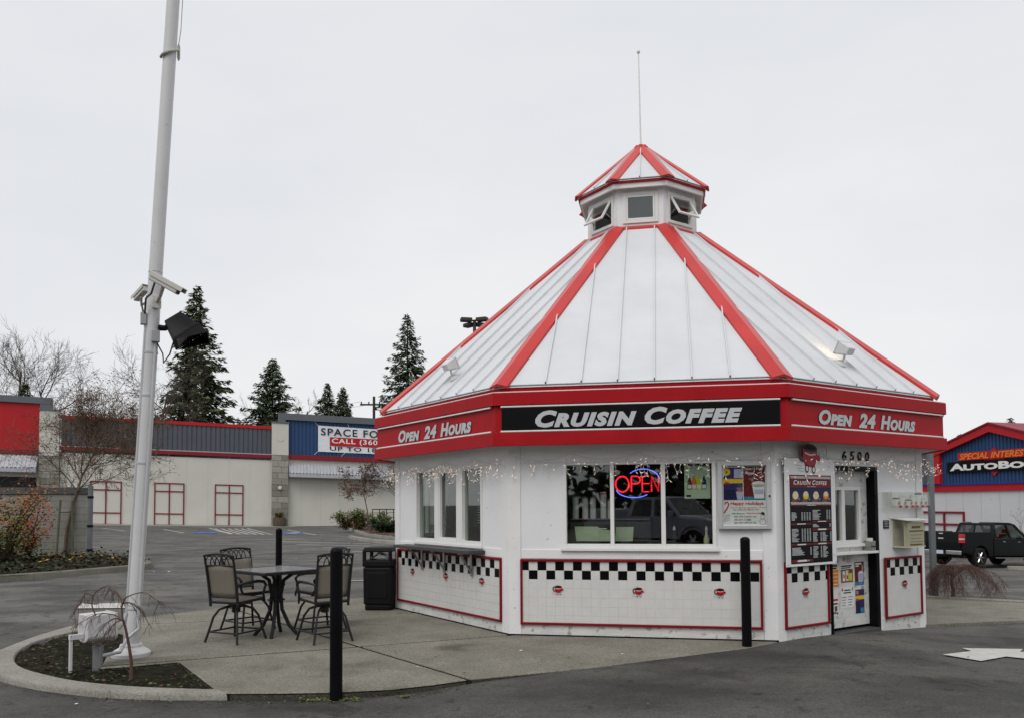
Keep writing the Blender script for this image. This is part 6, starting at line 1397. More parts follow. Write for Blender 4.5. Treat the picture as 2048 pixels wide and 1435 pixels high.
    B(MB().box(-2.97,-2.885,-0.98,-0.28,0.50,0.68), 'rear_bumper', 'chrome', bev=0.03); B(MB().box(-2.97,-2.885,0.28,0.98,0.50,0.68), 'rear_bumper', 'chrome', bev=0.03); B(MB().box(-2.955,-2.885,-0.28,0.28,0.46,0.66), 'bumper_step', 'under_black')
    B(MB().box(-2.962,-2.956,-0.16,0.16,0.52,0.67), 'licence_plate', 'plate'); B(MB().box(-2.905,-2.88,-0.13,0.13,1.14,1.20), 'tailgate_handle', 'chrome', bev=0.01); B(MB().box(-2.89,-2.882,-0.10,0.10,1.36,1.40), 'badge', 'chrome')
    B(MB().box(-2.6,2.6,-0.70,0.70,0.36,0.52), 'chassis', 'under_black')
    for x in (-1.72, 1.86):
        for s_ in (-1, 1):
            Mw = Matrix.Translation((x, s_*0.84, 0.40)) @ Matrix.Rotation(-s_*PI/2, 4, 'X')
            w_ = B(MB().lathe([(0.26,-0.13),(0.37,-0.135),(0.40,-0.10),(0.40,0.10),(0.37,0.135),(0.27,0.13),(0.262,0.03)], 28, (0,0,0), Mw), 'wheel', 'tyre', sm=True)
            B(MB().lathe([(0.262,0.035),(0.268,0.128),(0.245,0.125),(0.22,0.04)], 24, (0,0,0), Mw), 'rim', 'under_black', w_, sm=True)
            sp_ = MB()
            for i in range(6):
                a_ = 2*PI*i/6; d_ = Vector((math.cos(a_),math.sin(a_),0)); e_ = Vector((-d_.y,d_.x,0)); sp_.hexa([Mw @ q for q in (d_*0.02-e_*0.045+UPV*0.10, d_*0.25-e_*0.035+UPV*0.10, d_*0.25+e_*0.035+UPV*0.10, d_*0.02+e_*0.045+UPV*0.10, d_*0.02-e_*0.03+UPV*0.128, d_*0.25-e_*0.02+UPV*0.122, d_*0.25+e_*0.02+UPV*0.122, d_*0.02+e_*0.03+UPV*0.128)])
            sp_.lathe([(0.07,0.10),(0.07,0.13),(0.04,0.14)], 14, (0,0,0), Mw); B(sp_, 'spokes', 'chrome', w_)
            B(MB().lathe([(0.36,-0.02),(0.36,0.02)], 16, (0,0,0), Matrix.Translation((x, s_*0.62, 0.48)) @ Matrix.Rotation(-s_*PI/2, 4, 'X')), 'wheel_well', 'under_black')
    return t
tr = at(1962,1135,34.0)           # contact point of the rear near wheel
hd = math.radians(24); fwd = Vector((math.cos(hd), math.sin(hd), 0)); rgt = Vector((fwd.y, -fwd.x, 0))
c = tr + fwd*1.72 - rgt*0.97
pickup('black crew cab pickup parked in front of the body shop', (c.x, c.y, tr.z-0.02), hd, math.radians(2.0), 'truck_black')
pickup('silver pickup mirrored in the front window', (-1.8, -9.0, ground_z(-1.8,-9.0)), math.radians(25), 0, 'truck_silver')
ws = at(2032,1138,31.5); ws.z = ground_z(ws.x, ws.y); w_ = thing('wheel_stop', 'low concrete wheel stop beside the black pickup', 'wheel stop', ws); d_ = Vector((0.95,-0.30,0)).normalized(); e_ = Vector((-d_.y,d_.x,0))
MB().hexa([ws+d_*a_+e_*b_+UPV*z_ for a_, b_, z_ in ((-0.3,-0.12,0),(1.7,-0.12,0),(1.7,0.12,0),(-0.3,0.12,0),(-0.28,-0.08,0.16),(1.68,-0.08,0.16),(1.68,0.08,0.16),(-0.28,0.08,0.16))]).build('block', 'kerb_concrete', w_, bevel=0.02)

# ------------------------------------------------------------------ lamp standard, utility pole, wires
mat('bronze', (0.045,0.038,0.030), 0.5, var=0.1); mat('pole_wood', (0.035,0.030,0.026), 0.9, var=0.2)
lq = at(949,640,52.0); lp = thing('car_park_lamp', 'dark bronze car park lamp with four shoebox heads beyond the roof', 'lamp post', (lq.x, 52.0, 0))
MB().tube([(lq.x,52,-0.2),(lq.x,52,lq.z)], 0.11, 10).build('pole', 'bronze', lp, smooth=True)
for i, (dx, dy) in enumerate(((-1,-0.25),(1,-0.45),(-0.75,0.8),(0.9,0.8))):
    d_ = Vector((dx,dy,0)).normalized(); e_ = Vector((-d_.y,d_.x,0)); o_ = Vector((lq.x,52,lq.z))+d_*0.55-UPV*(0.02 if i < 2 else 0.25)
    MB().hexa(obox(o_, d_, e_, UPV, 0.38, 0.24, 0.13)).build('lamp_head', 'bronze', lp, bevel=0.06); MB().tube([Vector((lq.x,52,lq.z-0.1)), o_-d_*0.3], 0.05, 6).build('bracket_arm', 'bronze', lp)
uq = at(748,792,75.0); up_ = thing('utility_pole', 'wooden utility pole with cross arm left of the kiosk roof', 'utility pole', (uq.x,75,0)); MB().tube([(uq.x,75,-0.5),(uq.x,75,uq.z)], [0.17,0.12], 8).build('pole', 'pole_wood', up_, smooth=True)
MB().tube([(uq.x-1.3,75,uq.z-0.75),(uq.x+1.3,75.2,uq.z-0.75)], 0.09, 6).build('cross_arm', 'pole_wood', up_)
mb = MB()
for dx in (-1.2,-0.5,0.5,1.2): mb.lathe([(0.05,0),(0.07,0.08),(0.04,0.2)], 8, (uq.x+dx,75.1,uq.z-0.66))
mb.build('insulators', 'pole_wood', up_)
wi = thing('power_lines', 'thin power lines strung above the blue parapet', 'power lines', (uq.x,75,uq.z))
for dx, dz in ((-1.2,-0.45),(1.2,-0.45),(0.0,-2.2)):
    a_ = Vector((uq.x+dx,75.1,uq.z+dz)); b_ = Vector((-75,118,13.5+dz)); MB().tube([a_.lerp(b_, i/12)-UPV*(4*(i/12)*(1-i/12)*1.6) for i in range(13)], 0.012, 4).build('wire', 'pole_wood', wi)
# ------------------------------------------------------------------ vegetation
mat_ramp('needles', [(0.036,0.058,0.030),(0.075,0.110,0.056),(0.120,0.150,0.078)], vs=0.8, rough=0.8, fine=(3.0,0.35)); mat_ramp('needles_brown', [(0.045,0.066,0.034),(0.092,0.115,0.058),(0.160,0.150,0.088)], vs=0.5, rough=0.85, fine=(3.0,0.35))
mat('bark', (0.055,0.042,0.032), 0.95, var=0.3, vs=6, bump=0.6, bs=25); mat('twig_grey', (0.065,0.053,0.045), 0.9, var=0.25, vs=2); mat('twig_red', (0.105,0.060,0.050), 0.85, var=0.3, vs=6); mat('twig_brown', (0.12,0.092,0.075), 0.85, var=0.3, vs=6); mat('twig_tan', (0.135,0.098,0.068), 0.85, var=0.3, vs=5)
def conifer(label, base, H, R_, seed, m='needles', dens=1.0, start=0.05, droop=0.35, leaf=0.5, irregular=0.35, group='conifers beyond the retail building'):
    rn = random.Random(seed); t = thing('conifer_tree', label, 'tree', base, group); base = Vector(base)
    fo, br = MB(), MB(); br.tube([base+UPV*(-0.5), base+UPV*H*0.5+Vector((rn.uniform(-.1,.1),0,0)), base+UPV*H], [H*0.016, H*0.009, 0.03], 7); z = H*start; gap = H*0.020/dens; ph = 0
    while z < H*0.995:
        s_ = z/H; r0 = R_*(1-s_)**0.82*(0.35+0.65*min(1, s_/0.12+0.5)) + 0.12; nb = max(3, int((5+3*(1-s_))))
        for i in range(nb):
            ph += 2.4; a_ = ph+rn.uniform(-0.5,0.5); L_ = r0*rn.uniform(1-irregular, 1.12); d_ = Vector((math.cos(a_), math.sin(a_), 0)); rise = 0.25*(s_) - droop*(1-s_)*0.7+rn.uniform(-0.1,0.1)
            p0 = base+UPV*z; pts = []
            for k in range(5): q = k/4; pts.append(p0 + d_*(L_*q) + UPV*(L_*(rise*q - 0.22*q*q + 0.16*q**3)))
            if L_ > 1.0 and rn.random() < 0.6: br.tube(pts[:4], [0.04*L_/3+0.01,0.02,0.012,0.006], 3, caps=False)
            n = max(6, int(L_/leaf*13.0*dens)); side = Vector((-d_.y, d_.x, 0))
            for k in range(n):
                q = (k+rn.random())/n; q = 0.12+0.88*q**0.8; j = min(3, int(q*4)); c_ = pts[j].lerp(pts[j+1], q*4-j)
                sw = 0.30*L_*(1-q)+0.10; c_ = c_ + side*rn.uniform(-sw, sw) + UPV*rn.uniform(-0.55,0.12)*leaf
                ln = leaf*rn.uniform(0.6,1.3)*(0.55+0.45*(1-s_)); dd = (d_*rn.uniform(0.4,1.1)+side*rn.uniform(-0.9,0.9)+UPV*rn.uniform(-0.75,0.18)).normalized(); ss_ = dd.cross(Vector((rn.uniform(-.5,.5),rn.uniform(-.5,.5),1))).normalized()*ln*rn.uniform(0.18,0.34)
                fo.add([c_-dd*ln*0.25, c_+dd*ln*0.25+ss_, c_+dd*ln*0.85, c_+dd*ln*0.25-ss_], [(0,1,2,3)])
        z += gap*rn.uniform(0.75,1.25)*(0.6+0.6*(1-s_))
    fo.build('crown', m, t)
    br.build('trunk', 'bark', t)
    return t
def cpos(px, top, Y, zb=-0.1): q = at(px, top, Y); return (q.x, Y, zb), q.z-zb
b, H = cpos(394,570,95); conifer('tallest dark conifer, directly behind the black floodlight', b, H, 7.4, 1, 'needles_brown', 1.2, 0.03, 0.40, 0.85, 0.5)
b, H = cpos(545,716,108); conifer('broad dark conifer left of the blue parapet', b, H, 8.6, 2, 'needles', 1.1, 0.05, 0.30, 0.75, 0.45)
b, H = cpos(655,765,118); conifer('left one of the pair of small conifers above the blue parapet', b, H, 5.8, 3, 'needles', 1.1, 0.05, 0.3, 0.7, 0.35)
b, H = cpos(686,771,116); conifer('right one of the pair of small conifers above the blue parapet', b, H, 5.2, 4, 'needles', 1.1, 0.05, 0.3, 0.7, 0.3)
b, H = cpos(815,627,86); conifer('layered conifer with open branches beside the kiosk roof', b, H, 6.2, 5, 'needles', 1.0, 0.05, 0.38, 0.62, 0.4)
b, H = cpos(2021,834,90,-1.2); conifer('conifer top above the ridge of the body shop', b, H, 3.6, 6, 'needles_brown', 0.8, 0.2, 0.3, 0.6, 0.4, 'conifers behind the body shop')
b, H = cpos(1922,866,95,-1.2); conifer('round conifer top left of the body shop gable', b, H, 5.5, 8, 'needles_brown', 0.8, 0.4, 0.3, 0.6, 0.4, 'conifers behind the body shop')

def bare(label, base, H, spread, seed, m='twig_grey', name='bare_tree', trunk=None, levels=4, lean=(0,0), r0=None, first=0.25, up=0.25, nb=(6,6,6,5), group=None, leaves=None, leafm=None, leafsz=0.06, thin=1.0):
    rn = random.Random(seed); base = Vector(base); t = thing(name, label, 'tree', base, group); r0 = r0 or H*0.018
    tw, lf, wood = MB(), MB(), MB()
    def grow(p, d, L_, r_, lev):
        k = 5 if lev < 2 else 4; pts = [p]; q = p; dd = d.normalized(); rs = [r_]
        for i in range(k):
            dd = (dd + Vector((rn.gauss(0,.13),rn.gauss(0,.13),rn.gauss(0,.10)+up*0.16))).normalized(); q = q+dd*(L_/k); pts.append(q); rs.append(r_*(1-0.75*(i+1)/k))
        (wood if lev == 0 else tw).tube(pts, rs, 7 if lev == 0 else (5 if lev == 1 else 3), caps=False)
        if leaves and lev >= levels-1:
            for _ in range(leaves):
                if rn.random() < 0.5:
                    j = rn.randrange(1, len(pts)); c_ = pts[j]+Vector((rn.gauss(0,.05),rn.gauss(0,.05),rn.gauss(0,.05))); a_ = Vector((rn.uniform(-1,1),rn.uniform(-1,1),rn.uniform(-1,.5))).normalized()*leafsz; b_ = a_.cross(Vector((rn.random(),rn.random(),rn.random()))).normalized()*leafsz*0.45
                    lf.add([c_, c_+a_*0.5+b_, c_+a_, c_+a_*0.5-b_], [(0,1,2,3)])
        if lev < levels:
            n = nb[min(lev, len(nb)-1)]
            for i in range(n):
                s_ = first+(1-first)*(i+rn.random())/n if lev == 0 else 0.25+0.75*(i+rn.random())/n
                x = s_*k; j = min(k-1, int(x)); c_ = pts[j].lerp(pts[j+1], x-j); ax_ = (pts[j+1]-pts[j]).normalized()
                o_ = ax_.cross(Vector((rn.gauss(0,1),rn.gauss(0,1),rn.gauss(0,1)))).normalized(); an = rn.uniform(0.55,1.05) if lev == 0 else rn.uniform(0.4,0.95)
                nd = ax_*math.cos(an)+o_*math.sin(an)
                if lev == 0: nd = (nd*Vector((1,1,0.8)) ).normalized(); ln = H*spread*rn.uniform(0.7,1.1)*(1.15-0.55*s_)
                else: ln = L_*rn.uniform(0.42,0.70)
                grow(c_, nd, ln, max(0.0035*thin, rs[j]*rn.uniform(0.45,0.62)), lev+1)
    grow(base, Vector((lean[0],lean[1],1)), trunk or H*0.75, r0, 0)
    wood.build('trunk', 'bark' if m == 'twig_grey' else m, t, smooth=True); tw.build('branches', m, t)
    if lf.f: lf.build('dead_leaves', leafm, t)
    return t
G_ = 'bare trees behind the retail building'
q = at(10,800,72); bare('bare tree with upright twigs at the left edge', (q.x,72,0), 16.0, 0.36, 21, trunk=14.2, group=G_, up=0.75, nb=(9,7,6,4), first=0.2, thin=4)
q = at(82,800,70); bare('spreading bare tree leaning right above the red parapet', (q.x,70,0), 14.4, 0.38, 22, trunk=11.8, lean=(0.05,0), group=G_, up=0.35, nb=(9,7,6,4), first=0.35, thin=4)
q = at(300,800,82); bare('bare tree partly hidden behind the flagpole', (q.x,82,0), 15.5, 0.40, 23, trunk=13.5, group=G_, up=0.4, nb=(8,7,6,4), first=0.3, thin=4)
q = at(478,820,112); bare('small bare tree between the two large conifers', (q.x,112,0), 16.0, 0.30, 24, trunk=14.0, group=G_, up=0.6, nb=(8,6,5,3), first=0.3, thin=5)
q = at(600,800,116); bare('bare tree at the right side of the broad conifer', (q.x,116,0), 18.5, 0.28, 25, trunk=16.5, group=G_, up=0.6, nb=(8,6,5,3), first=0.3, thin=5)
q = at(150,810,78); bare('low bare scrub tree above the grey parapet', (q.x,78,0), 12.0, 0.40, 26, trunk=9.5, group=G_, up=0.4, nb=(8,6,5,4), first=0.3, thin=4)
q = at(50,790,66); conifer('low dark evergreen among the bare branches at the left', (q.x,66,0), 11.8, 2.6, 27, 'needles_brown', 0.9, 0.3, 0.2, 0.55, 0.4)
q = at(2075,1010,36); bare('leafless young tree at the right edge in front of the body shop', (q.x,36,ground_z(q.x,36)), 3.4, 0.5, 28, trunk=3.0, up=0.5, nb=(7,5,4,2), group=None, thin=1.6)

# ---- planting bed with block wall on the left
mat_ramp('block_wall', [(0.19,0.19,0.17),(0.25,0.25,0.225),(0.30,0.30,0.27)], vs=1.2, rough=0.9, bump=0.3, bs=40); mat('wall_cap', (0.10,0.10,0.095), 0.85, var=0.15); mat('stake', (0.13,0.13,0.085), 0.9, var=0.2)
wA, wB = at(-260,1117,25.0), at(176,1116,25.7); wA.z = wB.z = 0.04; WP = Plane(wA, wB)
wl_ = thing('block_wall', 'grey concrete block enclosure wall with dark cap behind the red leaved shrubs', 'wall', WP.pt(WP.L/2,0,0)); zt = at(90,976,25.4).z
core = MB().pbox(WP, 0, WP.L, -0.3, zt-0.21, -0.17, -0.012).build('core', 'wall_cap', wl_); row = 0; z_ = 0.0; rh = (zt-0.21)/9.0
bmz = {}
while row < 9:
    u = -0.9 if row % 2 else -1.3
    while u < WP.L-0.02:
        a_, b_ = max(0,u)+0.004, min(WP.L,u+1.2)-0.004
        if b_-a_ > 0.05: MB().pbox(WP, a_, b_, z_+0.004, z_+rh-0.004, -0.16, random.uniform(-0.003,0.003)).build('block', 'block_wall', wl_)
        u += 1.2
    z_ += rh; row += 1
MB().pbox(WP, -0.05, WP.L+0.03, zt-0.208, zt, -0.20, 0.05).build('wall_cap', 'wall_cap', wl_, bevel=0.01)
gq = at(179,1120,25.2); gt = thing('gate_post', 'grey steel gate post at the right end of the block wall', 'post', (gq.x,25.2,0)); MB().tube([(gq.x,25.2,-0.2),(gq.x,25.2,at(179,970,25.2).z)], 0.075, 14).build('post', 'post_grey', gt, smooth=True)
for z_ in (0.25,1.0,1.9): MB().lathe([(0.078,-0.04),(0.09,-0.03),(0.09,0.03),(0.078,0.04)], 14, (gq.x,25.2,z_)).build('hinge', 'lamp_black', gt)
BED = [g3(-330,1195), g3(-150,1176), g3(0,1163), g3(100,1156), g3(200,1147), g3(285,1139), g3(304,1133), g3(296,1127), g3(240,1119), g3(182,1113), g3(100,1112), g3(-330,1112)]
soil_patch('bed_soil', [(x,y) for x, y in BED], 0.055, 0.05, 0.4, 'soil', 3)
_o = [Vector(q) for q in BED[:8]]; _i = []
for i, q in enumerate(_o):
    d_ = (_o[min(i+1,len(_o)-1)]-_o[max(i-1,0)]).normalized(); _i.append(q + Vector((-d_.y, d_.x))*0.20)
kerb('bed_kerb', [tuple(q) for q in spline([tuple(q) for q in _i],3)], [tuple(q) for q in spline([tuple(q) for q in _o],3)], 0.09, -0.25, 'old_kerb', 5, 0.03)
q = g3(129,1118); bare('young staked tree with withered leaves in front of the block wall', (q[0],q[1],0.05), 4.9, 0.46, 31, 'twig_tan', trunk=4.3, r0=0.06, up=0.05, nb=(20,9,6,5), first=0.42, leaves=2, leafm=mat('leaf_withered',(0.14,0.065,0.035),0.8,var=0.4,vs=8), leafsz=0.05, thin=1.5)
for i, (x0, y0, x1, y1) in enumerate(((112,1120,121,998),(146,1118,144,1000))):
    a_ = g3(x0,y0); b_ = at(x1,y1,a_[1]); t = thing('tree_stake', ('left' if i == 0 else 'right')+' wooden stake tied to the young tree', 'stake', (a_[0],a_[1],0.03), 'stakes of the young tree'); MB().tube([(a_[0],a_[1],-0.1),(b_.x,a_[1],b_.z)], 0.035, 8).build('stake', 'stake', t, smooth=True)
a_ = at(120,1023,24.4); b_ = at(145,1021,24.4); t = thing('tree_tie', 'dark tie between the two stakes', 'tie', a_); MB().tube([a_, (a_+b_)/2-UPV*0.02, b_], 0.02, 6).build('strap', 'cable_dark', t)

def leafy(name, label, base, w, d, h, n, leaf, mats_, seed, stems=7, group=None, shape=0.5, cat='shrub'):
    """upright shrub: stems and clumps of small leaves with gaps between"""
    rn = random.Random(seed); base = Vector(base); t = thing(name, label, cat, base, group); st = MB(); cl = []
    for i in range(stems):
        a_ = rn.uniform(0,2*PI); q = base+Vector((math.cos(a_)*w*0.15*rn.random(), math.sin(a_)*d*0.15*rn.random(), 0)); e_ = base+Vector((rn.uniform(-1,1)*w*0.5, rn.uniform(-1,1)*d*0.5, h*rn.uniform(0.45,0.95)))
        m_ = (q+e_)/2+Vector((rn.uniform(-.1,.1)*w, 0, h*0.08)); st.tube([q,m_,e_], [0.018*h,0.012*h,0.004*h], 4); cl += [e_, m_.lerp(e_,0.6), m_, q.lerp(m_,0.55)]
    st.build('stems', 'bark', t); mb = MB(); k = len(mats_)
    for _ in range(n):
        c_ = rn.choice(cl)+Vector((rn.gauss(0,w*0.11),rn.gauss(0,d*0.11),rn.gauss(0,h*0.09)))
        if c_.z < base.z+0.02: c_.z = base.z+0.03+abs(rn.gauss(0,0.05))
        s_ = (c_.z-base.z)/h; mi = min(k-1, max(0, int(k*(s_*0.75+rn.gauss(0.12,0.2)+0.25*mnoise.noise(c_*1.6)))))
        a_ = Vector((rn.uniform(-1,1),rn.uniform(-1,1),rn.uniform(-.7,.5))).normalized()*leaf*rn.uniform(.7,1.3); b_ = a_.cross(Vector((rn.uniform(-1,1),rn.uniform(-1,1),1))).normalized()*leaf*0.32
        mb.add([c_-a_*.5, c_+b_, c_+a_*.5, c_-b_], [(0,1,2,3)], mi)
    mb.build('foliage', mats_, t); return t
for n_, c_ in (('lf_green',(0.085,0.120,0.036)),('lf_olive',(0.17,0.17,0.05)),('lf_orange',(0.36,0.13,0.035)),('lf_red',(0.42,0.055,0.04)),('lf_dark',(0.014,0.024,0.010)),('lf_yellow',(0.36,0.24,0.04)),('lf_brown',(0.10,0.055,0.025)),('lf_hedge',(0.022,0.045,0.012))): mat(n_, c_, 0.75, var=0.3, vs=7)
NG = 'red and green nandina shrubs by the block wall'
q = g3(8,1132); leafy('nandina_shrub', 'tall nandina with orange top at the left edge by the block wall', (q[0],q[1],0.05), 2.2, 1.2, 2.15, 2300, 0.085, ['lf_green','lf_olive','lf_olive','lf_orange','lf_orange'], 41, 10, NG)
q = g3(58,1126); leafy('nandina_shrub', 'nandina with bright red leaves in front of the middle of the block wall', (q[0],q[1],0.05), 1.3, 0.8, 1.75, 1150, 0.08, ['lf_green','lf_olive','lf_orange','lf_red','lf_red'], 42, 8, NG)
q = g3(-70,1135); leafy('nandina_shrub', 'green nandina just beyond the left edge', (q[0],q[1],0.05), 2.2, 1.3, 1.7, 1700, 0.085, ['lf_green','lf_green','lf_olive','lf_orange'], 43, 9, NG)
q = g3(14,1128); leafy('nandina_shrub', 'low nandina with scarlet leaves at the left kerb', (q[0],q[1],0.05), 1.7, 0.9, 0.8, 900, 0.075, ['lf_dark','lf_green','lf_orange','lf_red'], 45, 7, NG)
q = g3(84,1108); leafy('nandina_shrub', 'slender crimson nandina right of the orange one', (q[0],q[1]-0.8,0.05), 0.9, 0.6, 1.35, 380, 0.07, ['lf_brown','lf_red','lf_red'], 44, 5, NG)
def ground_cover(name, label, poly, n, leaf, mats_, seed, z=0.06, hgt=0.12, cat='ground cover'):
    rn = random.Random(seed); mb = MB(); x0 = min(p[0] for p in poly); x1 = max(p[0] for p in poly); y0 = min(p[1] for p in poly); y1 = max(p[1] for p in poly)
    def inside(x, y):
        c = False; j = len(poly)-1
        for i in range(len(poly)):
            if (poly[i][1] > y) != (poly[j][1] > y) and x < (poly[j][0]-poly[i][0])*(y-poly[i][1])/(poly[j][1]-poly[i][1])+poly[i][0]: c = not c
            j = i
        return c
    k = 0
    while k < n:
        x, y = rn.uniform(x0,x1), rn.uniform(y0,y1)
        if not inside(x,y) or mnoise.noise(Vector((x*1.3,y*1.3,seed))) < -0.25: 
            k += 0.3; continue
        zz = (z(x,y) if callable(z) else z)+abs(rn.gauss(0,hgt)); c_ = Vector((x,y,zz)); a_ = Vector((rn.uniform(-1,1),rn.uniform(-1,1),rn.uniform(-.5,.5)*(1 if hgt > 0.02 else 0.15))).normalized()*leaf*rn.uniform(.6,1.3); b_ = a_.cross(UPV+Vector((rn.uniform(-.5,.5),rn.uniform(-.5,.5),0))).normalized()*leaf*rn.uniform(0.3,0.5)
        mb.add([c_-a_*.5, c_-a_*.1+b_, c_+a_*.5, c_-a_*.1-b_], [(0,1,2,3)], rn.randrange(len(mats_))); k += 1
    return tag(mb.build(name, mats_), label, cat, kind='stuff')
ground_cover('ground_cover', 'dark low ground cover in the bed by the block wall', [(x,y) for x,y in BED], 5200, 0.10, ['lf_dark','lf_dark','lf_dark','soil','lf_brown','lf_hedge'], 51, 0.06, 0.10)
ground_cover('fallen_leaves', 'yellow and brown fallen leaves in the bed by the block wall', [g3(60,1146), g3(215,1136), g3(290,1130), g3(250,1119), g3(180,1113), g3(90,1118)], 260, 0.10, ['lf_yellow','lf_brown','lf_brown','lf_brown','lf_brown'], 52, 0.14, 0.03, 'leaves')
ground_cover('planter_weeds', 'sparse weeds and leaf litter on the dark planter soil', SOIL, 900, 0.045, ['lf_dark','lf_green','lf_dark','lf_brown','lf_hedge','soil','soil','soil'], 53, -0.02, 0.018)
ground_cover('planter_weeds', 'fine moss and crumbs on the dark planter soil', SOIL, 2600, 0.02, ['lf_dark','soil','soil','lf_brown'], 54, -0.025, 0.012)
GUT = [(-3.9,7.16),(-2.6,6.93),(-1.6,6.94),(-1.0,7.04),(-0.3,7.46),(-0.2,7.36),(-0.95,6.92),(-1.6,6.84),(-2.6,6.82),(-3.9,7.0)]
ground_cover('gutter_litter', 'leaf litter and moss along the foot of the front kerb', GUT, 420, 0.022, ['lf_brown','lf_olive','lf_green','soil','lf_withered' if False else 'lf_brown'], 55, lambda x, y: ground_z(x,y)+0.004, 0.004, 'litter')
q0 = (-1.55,7.0); ground_cover('kerb_moss', 'green moss tufts at the foot of the near bollard', [(-2.1,6.97),(-1.2,6.99),(-0.9,7.08),(-0.9,6.98),(-1.3,6.90),(-2.1,6.90)], 260, 0.030, ['lf_green','lf_olive','lf_green'], 56, lambda x, y: ground_z(x,y)+0.004, 0.012, 'moss')
rn = random.Random(77); mb = MB()
for _ in range(230):
    if rn.random() < 0.35: x, y = rn.uniform(-5,5), rn.uniform(5.5,9.0)
    else: x, y = rn.uniform(-14,2), rn.uniform(9,40)
    inp = (-4.5 < x < 3 and 7.2 < y < 13); z_ = max(0.0 if inp else -9, ground_z(x,y))+0.016
    s_ = rn.uniform(0.010,0.024)*(1+max(0,y-10)*0.06); a_ = rn.uniform(0,2*PI); d_ = Vector((math.cos(a_),math.sin(a_),0.1))*s_; e_ = Vector((-math.sin(a_),math.cos(a_),0.2))*s_*0.6; c_ = Vector((x,y,z_))
    mb.add([c_-d_, c_+e_, c_+d_, c_-e_], [(0,1,2,3)], rn.choice((0,0,0,0,1,1,2,2,2,3)))
tag(mb.build('scattered_leaves', ['lf_brown','lf_orange','far_dark','paper']), 'scattered dead leaves and scraps on the asphalt and patio', 'leaves', kind='stuff')

# ---- sapling in the planter (weeping)
def weeper(name, label, base, trunk_pts, arms, seed, m, tr=0.022, sub=14, sublen=0.16, cat='tree', droop=1.2, tw=0.0026, arm=0.42):
    rn = random.Random(seed); t = thing(name, label, cat, base); MB().tube(trunk_pts, [tr*(1-0.55*i/(len(trunk_pts)-1)) for i in range(len(trunk_pts))], 8).build('trunk', m, t, smooth=True); mb = MB()
    for A in arms:
        P = spline(A, 5); n = len(P); mb.tube(P, [max(tw, tr*arm*(1-0.85*i/n)) for i in range(n)], 5, caps=False)
        for _ in range(sub):
            i = rn.randrange(int(n*0.25), n-1); d_ = (P[i+1]-P[i]).normalized(); o_ = Vector((rn.gauss(0,1),rn.gauss(0,1),rn.gauss(0,0.4))); d2 = (d_*0.7+o_.normalized()*0.8).normalized(); L_ = sublen*rn.uniform(0.5,1.4); q = P[i]; pts = [q]
            for k in range(5): d2 = (d2+Vector((rn.gauss(0,.15),rn.gauss(0,.15),-0.22*droop))).normalized(); q = q+d2*L_/5; pts.append(q)
            mb.tube(pts, [tw,tw*0.9,tw*0.8,tw*0.7,tw*0.6,tw*0.4], 3, caps=False)
            for _2 in range(2):
                j = rn.randrange(1,5); d3 = (d2+Vector((rn.gauss(0,.7),rn.gauss(0,.7),-0.2))).normalized(); mb.tube([pts[j], pts[j]+d3*L_*0.25, pts[j]+(d3-UPV*0.3*droop)*L_*0.5], [tw*0.7,tw*0.6,tw*0.4], 3, caps=False)
    mb.build('branches', m, t); return t
Y0 = G(262,1358,-0.03).y
def sp_(x, y, dy=0.0): return at(x, y, Y0+dy)
weeper('weeping_sapling', 'leafless weeping sapling in the planter in front of the flagpole', G(262,1358,-0.03), [sp_(262,1358),sp_(263,1325),sp_(258,1290),sp_(251,1255),sp_(245,1235),sp_(243,1210)],
  [[sp_(244,1212),sp_(250,1196,-.05),sp_(268,1187,-.1),sp_(290,1184,-.12),sp_(310,1196,-.12),sp_(330,1212,-.1)], [sp_(250,1245),sp_(232,1230,.05),sp_(212,1226,.1),sp_(190,1228,.15),sp_(165,1242,.15),sp_(140,1258,.2)],
   [sp_(190,1226,.14),sp_(184,1210,.14),sp_(187,1190,.15),sp_(200,1177,.1),sp_(222,1172,.05),sp_(244,1200,0)], [sp_(244,1208),sp_(238,1190,.1),sp_(222,1178,.2),sp_(205,1172,.3)], [sp_(187,1190,.15),sp_(172,1186,.25),sp_(160,1205,.3),sp_(142,1235,.3)],
   [sp_(244,1205),sp_(262,1205,.05),sp_(282,1222,.1),sp_(300,1250,.1)], [sp_(248,1240),sp_(228,1236,-.1),sp_(208,1250,-.15),sp_(190,1275,-.15)], [sp_(247,1238),sp_(230,1245,-.15),sp_(218,1262,-.2)]], 61, 'twig_red', 0.018, 11, 0.17, tw=0.0024)
qb = G(1906,1196,-0.12); Y1 = qb.y
arms = []; rn = random.Random(5); top = qb+UPV*0.44
for i in range(26):
    a_ = 2*PI*i/26+rn.uniform(-.2,.2); d_ = Vector((math.cos(a_),math.sin(a_)*0.8,0)); L_ = rn.uniform(0.45,0.80)*(1.15 if d_.x > 0 else 0.75); arms.append([top-UPV*rn.uniform(0,.08), top+d_*L_*0.3+UPV*rn.uniform(.05,.16), top+d_*L_*0.6+UPV*rn.uniform(.02,.10), top+d_*L_*0.85-UPV*rn.uniform(.02,.15), top+d_*L_-UPV*rn.uniform(.2,.40)])
weeper('weeping_maple', 'low leafless weeping maple behind the right end of the kiosk', qb, [qb-UPV*0.05, qb+Vector((0.01,0,.15)), qb+Vector((-.02,0,.30)), top], arms, 62, 'twig_red', 0.040, 46, 0.20, droop=0.55, tw=0.0019, arm=0.2)

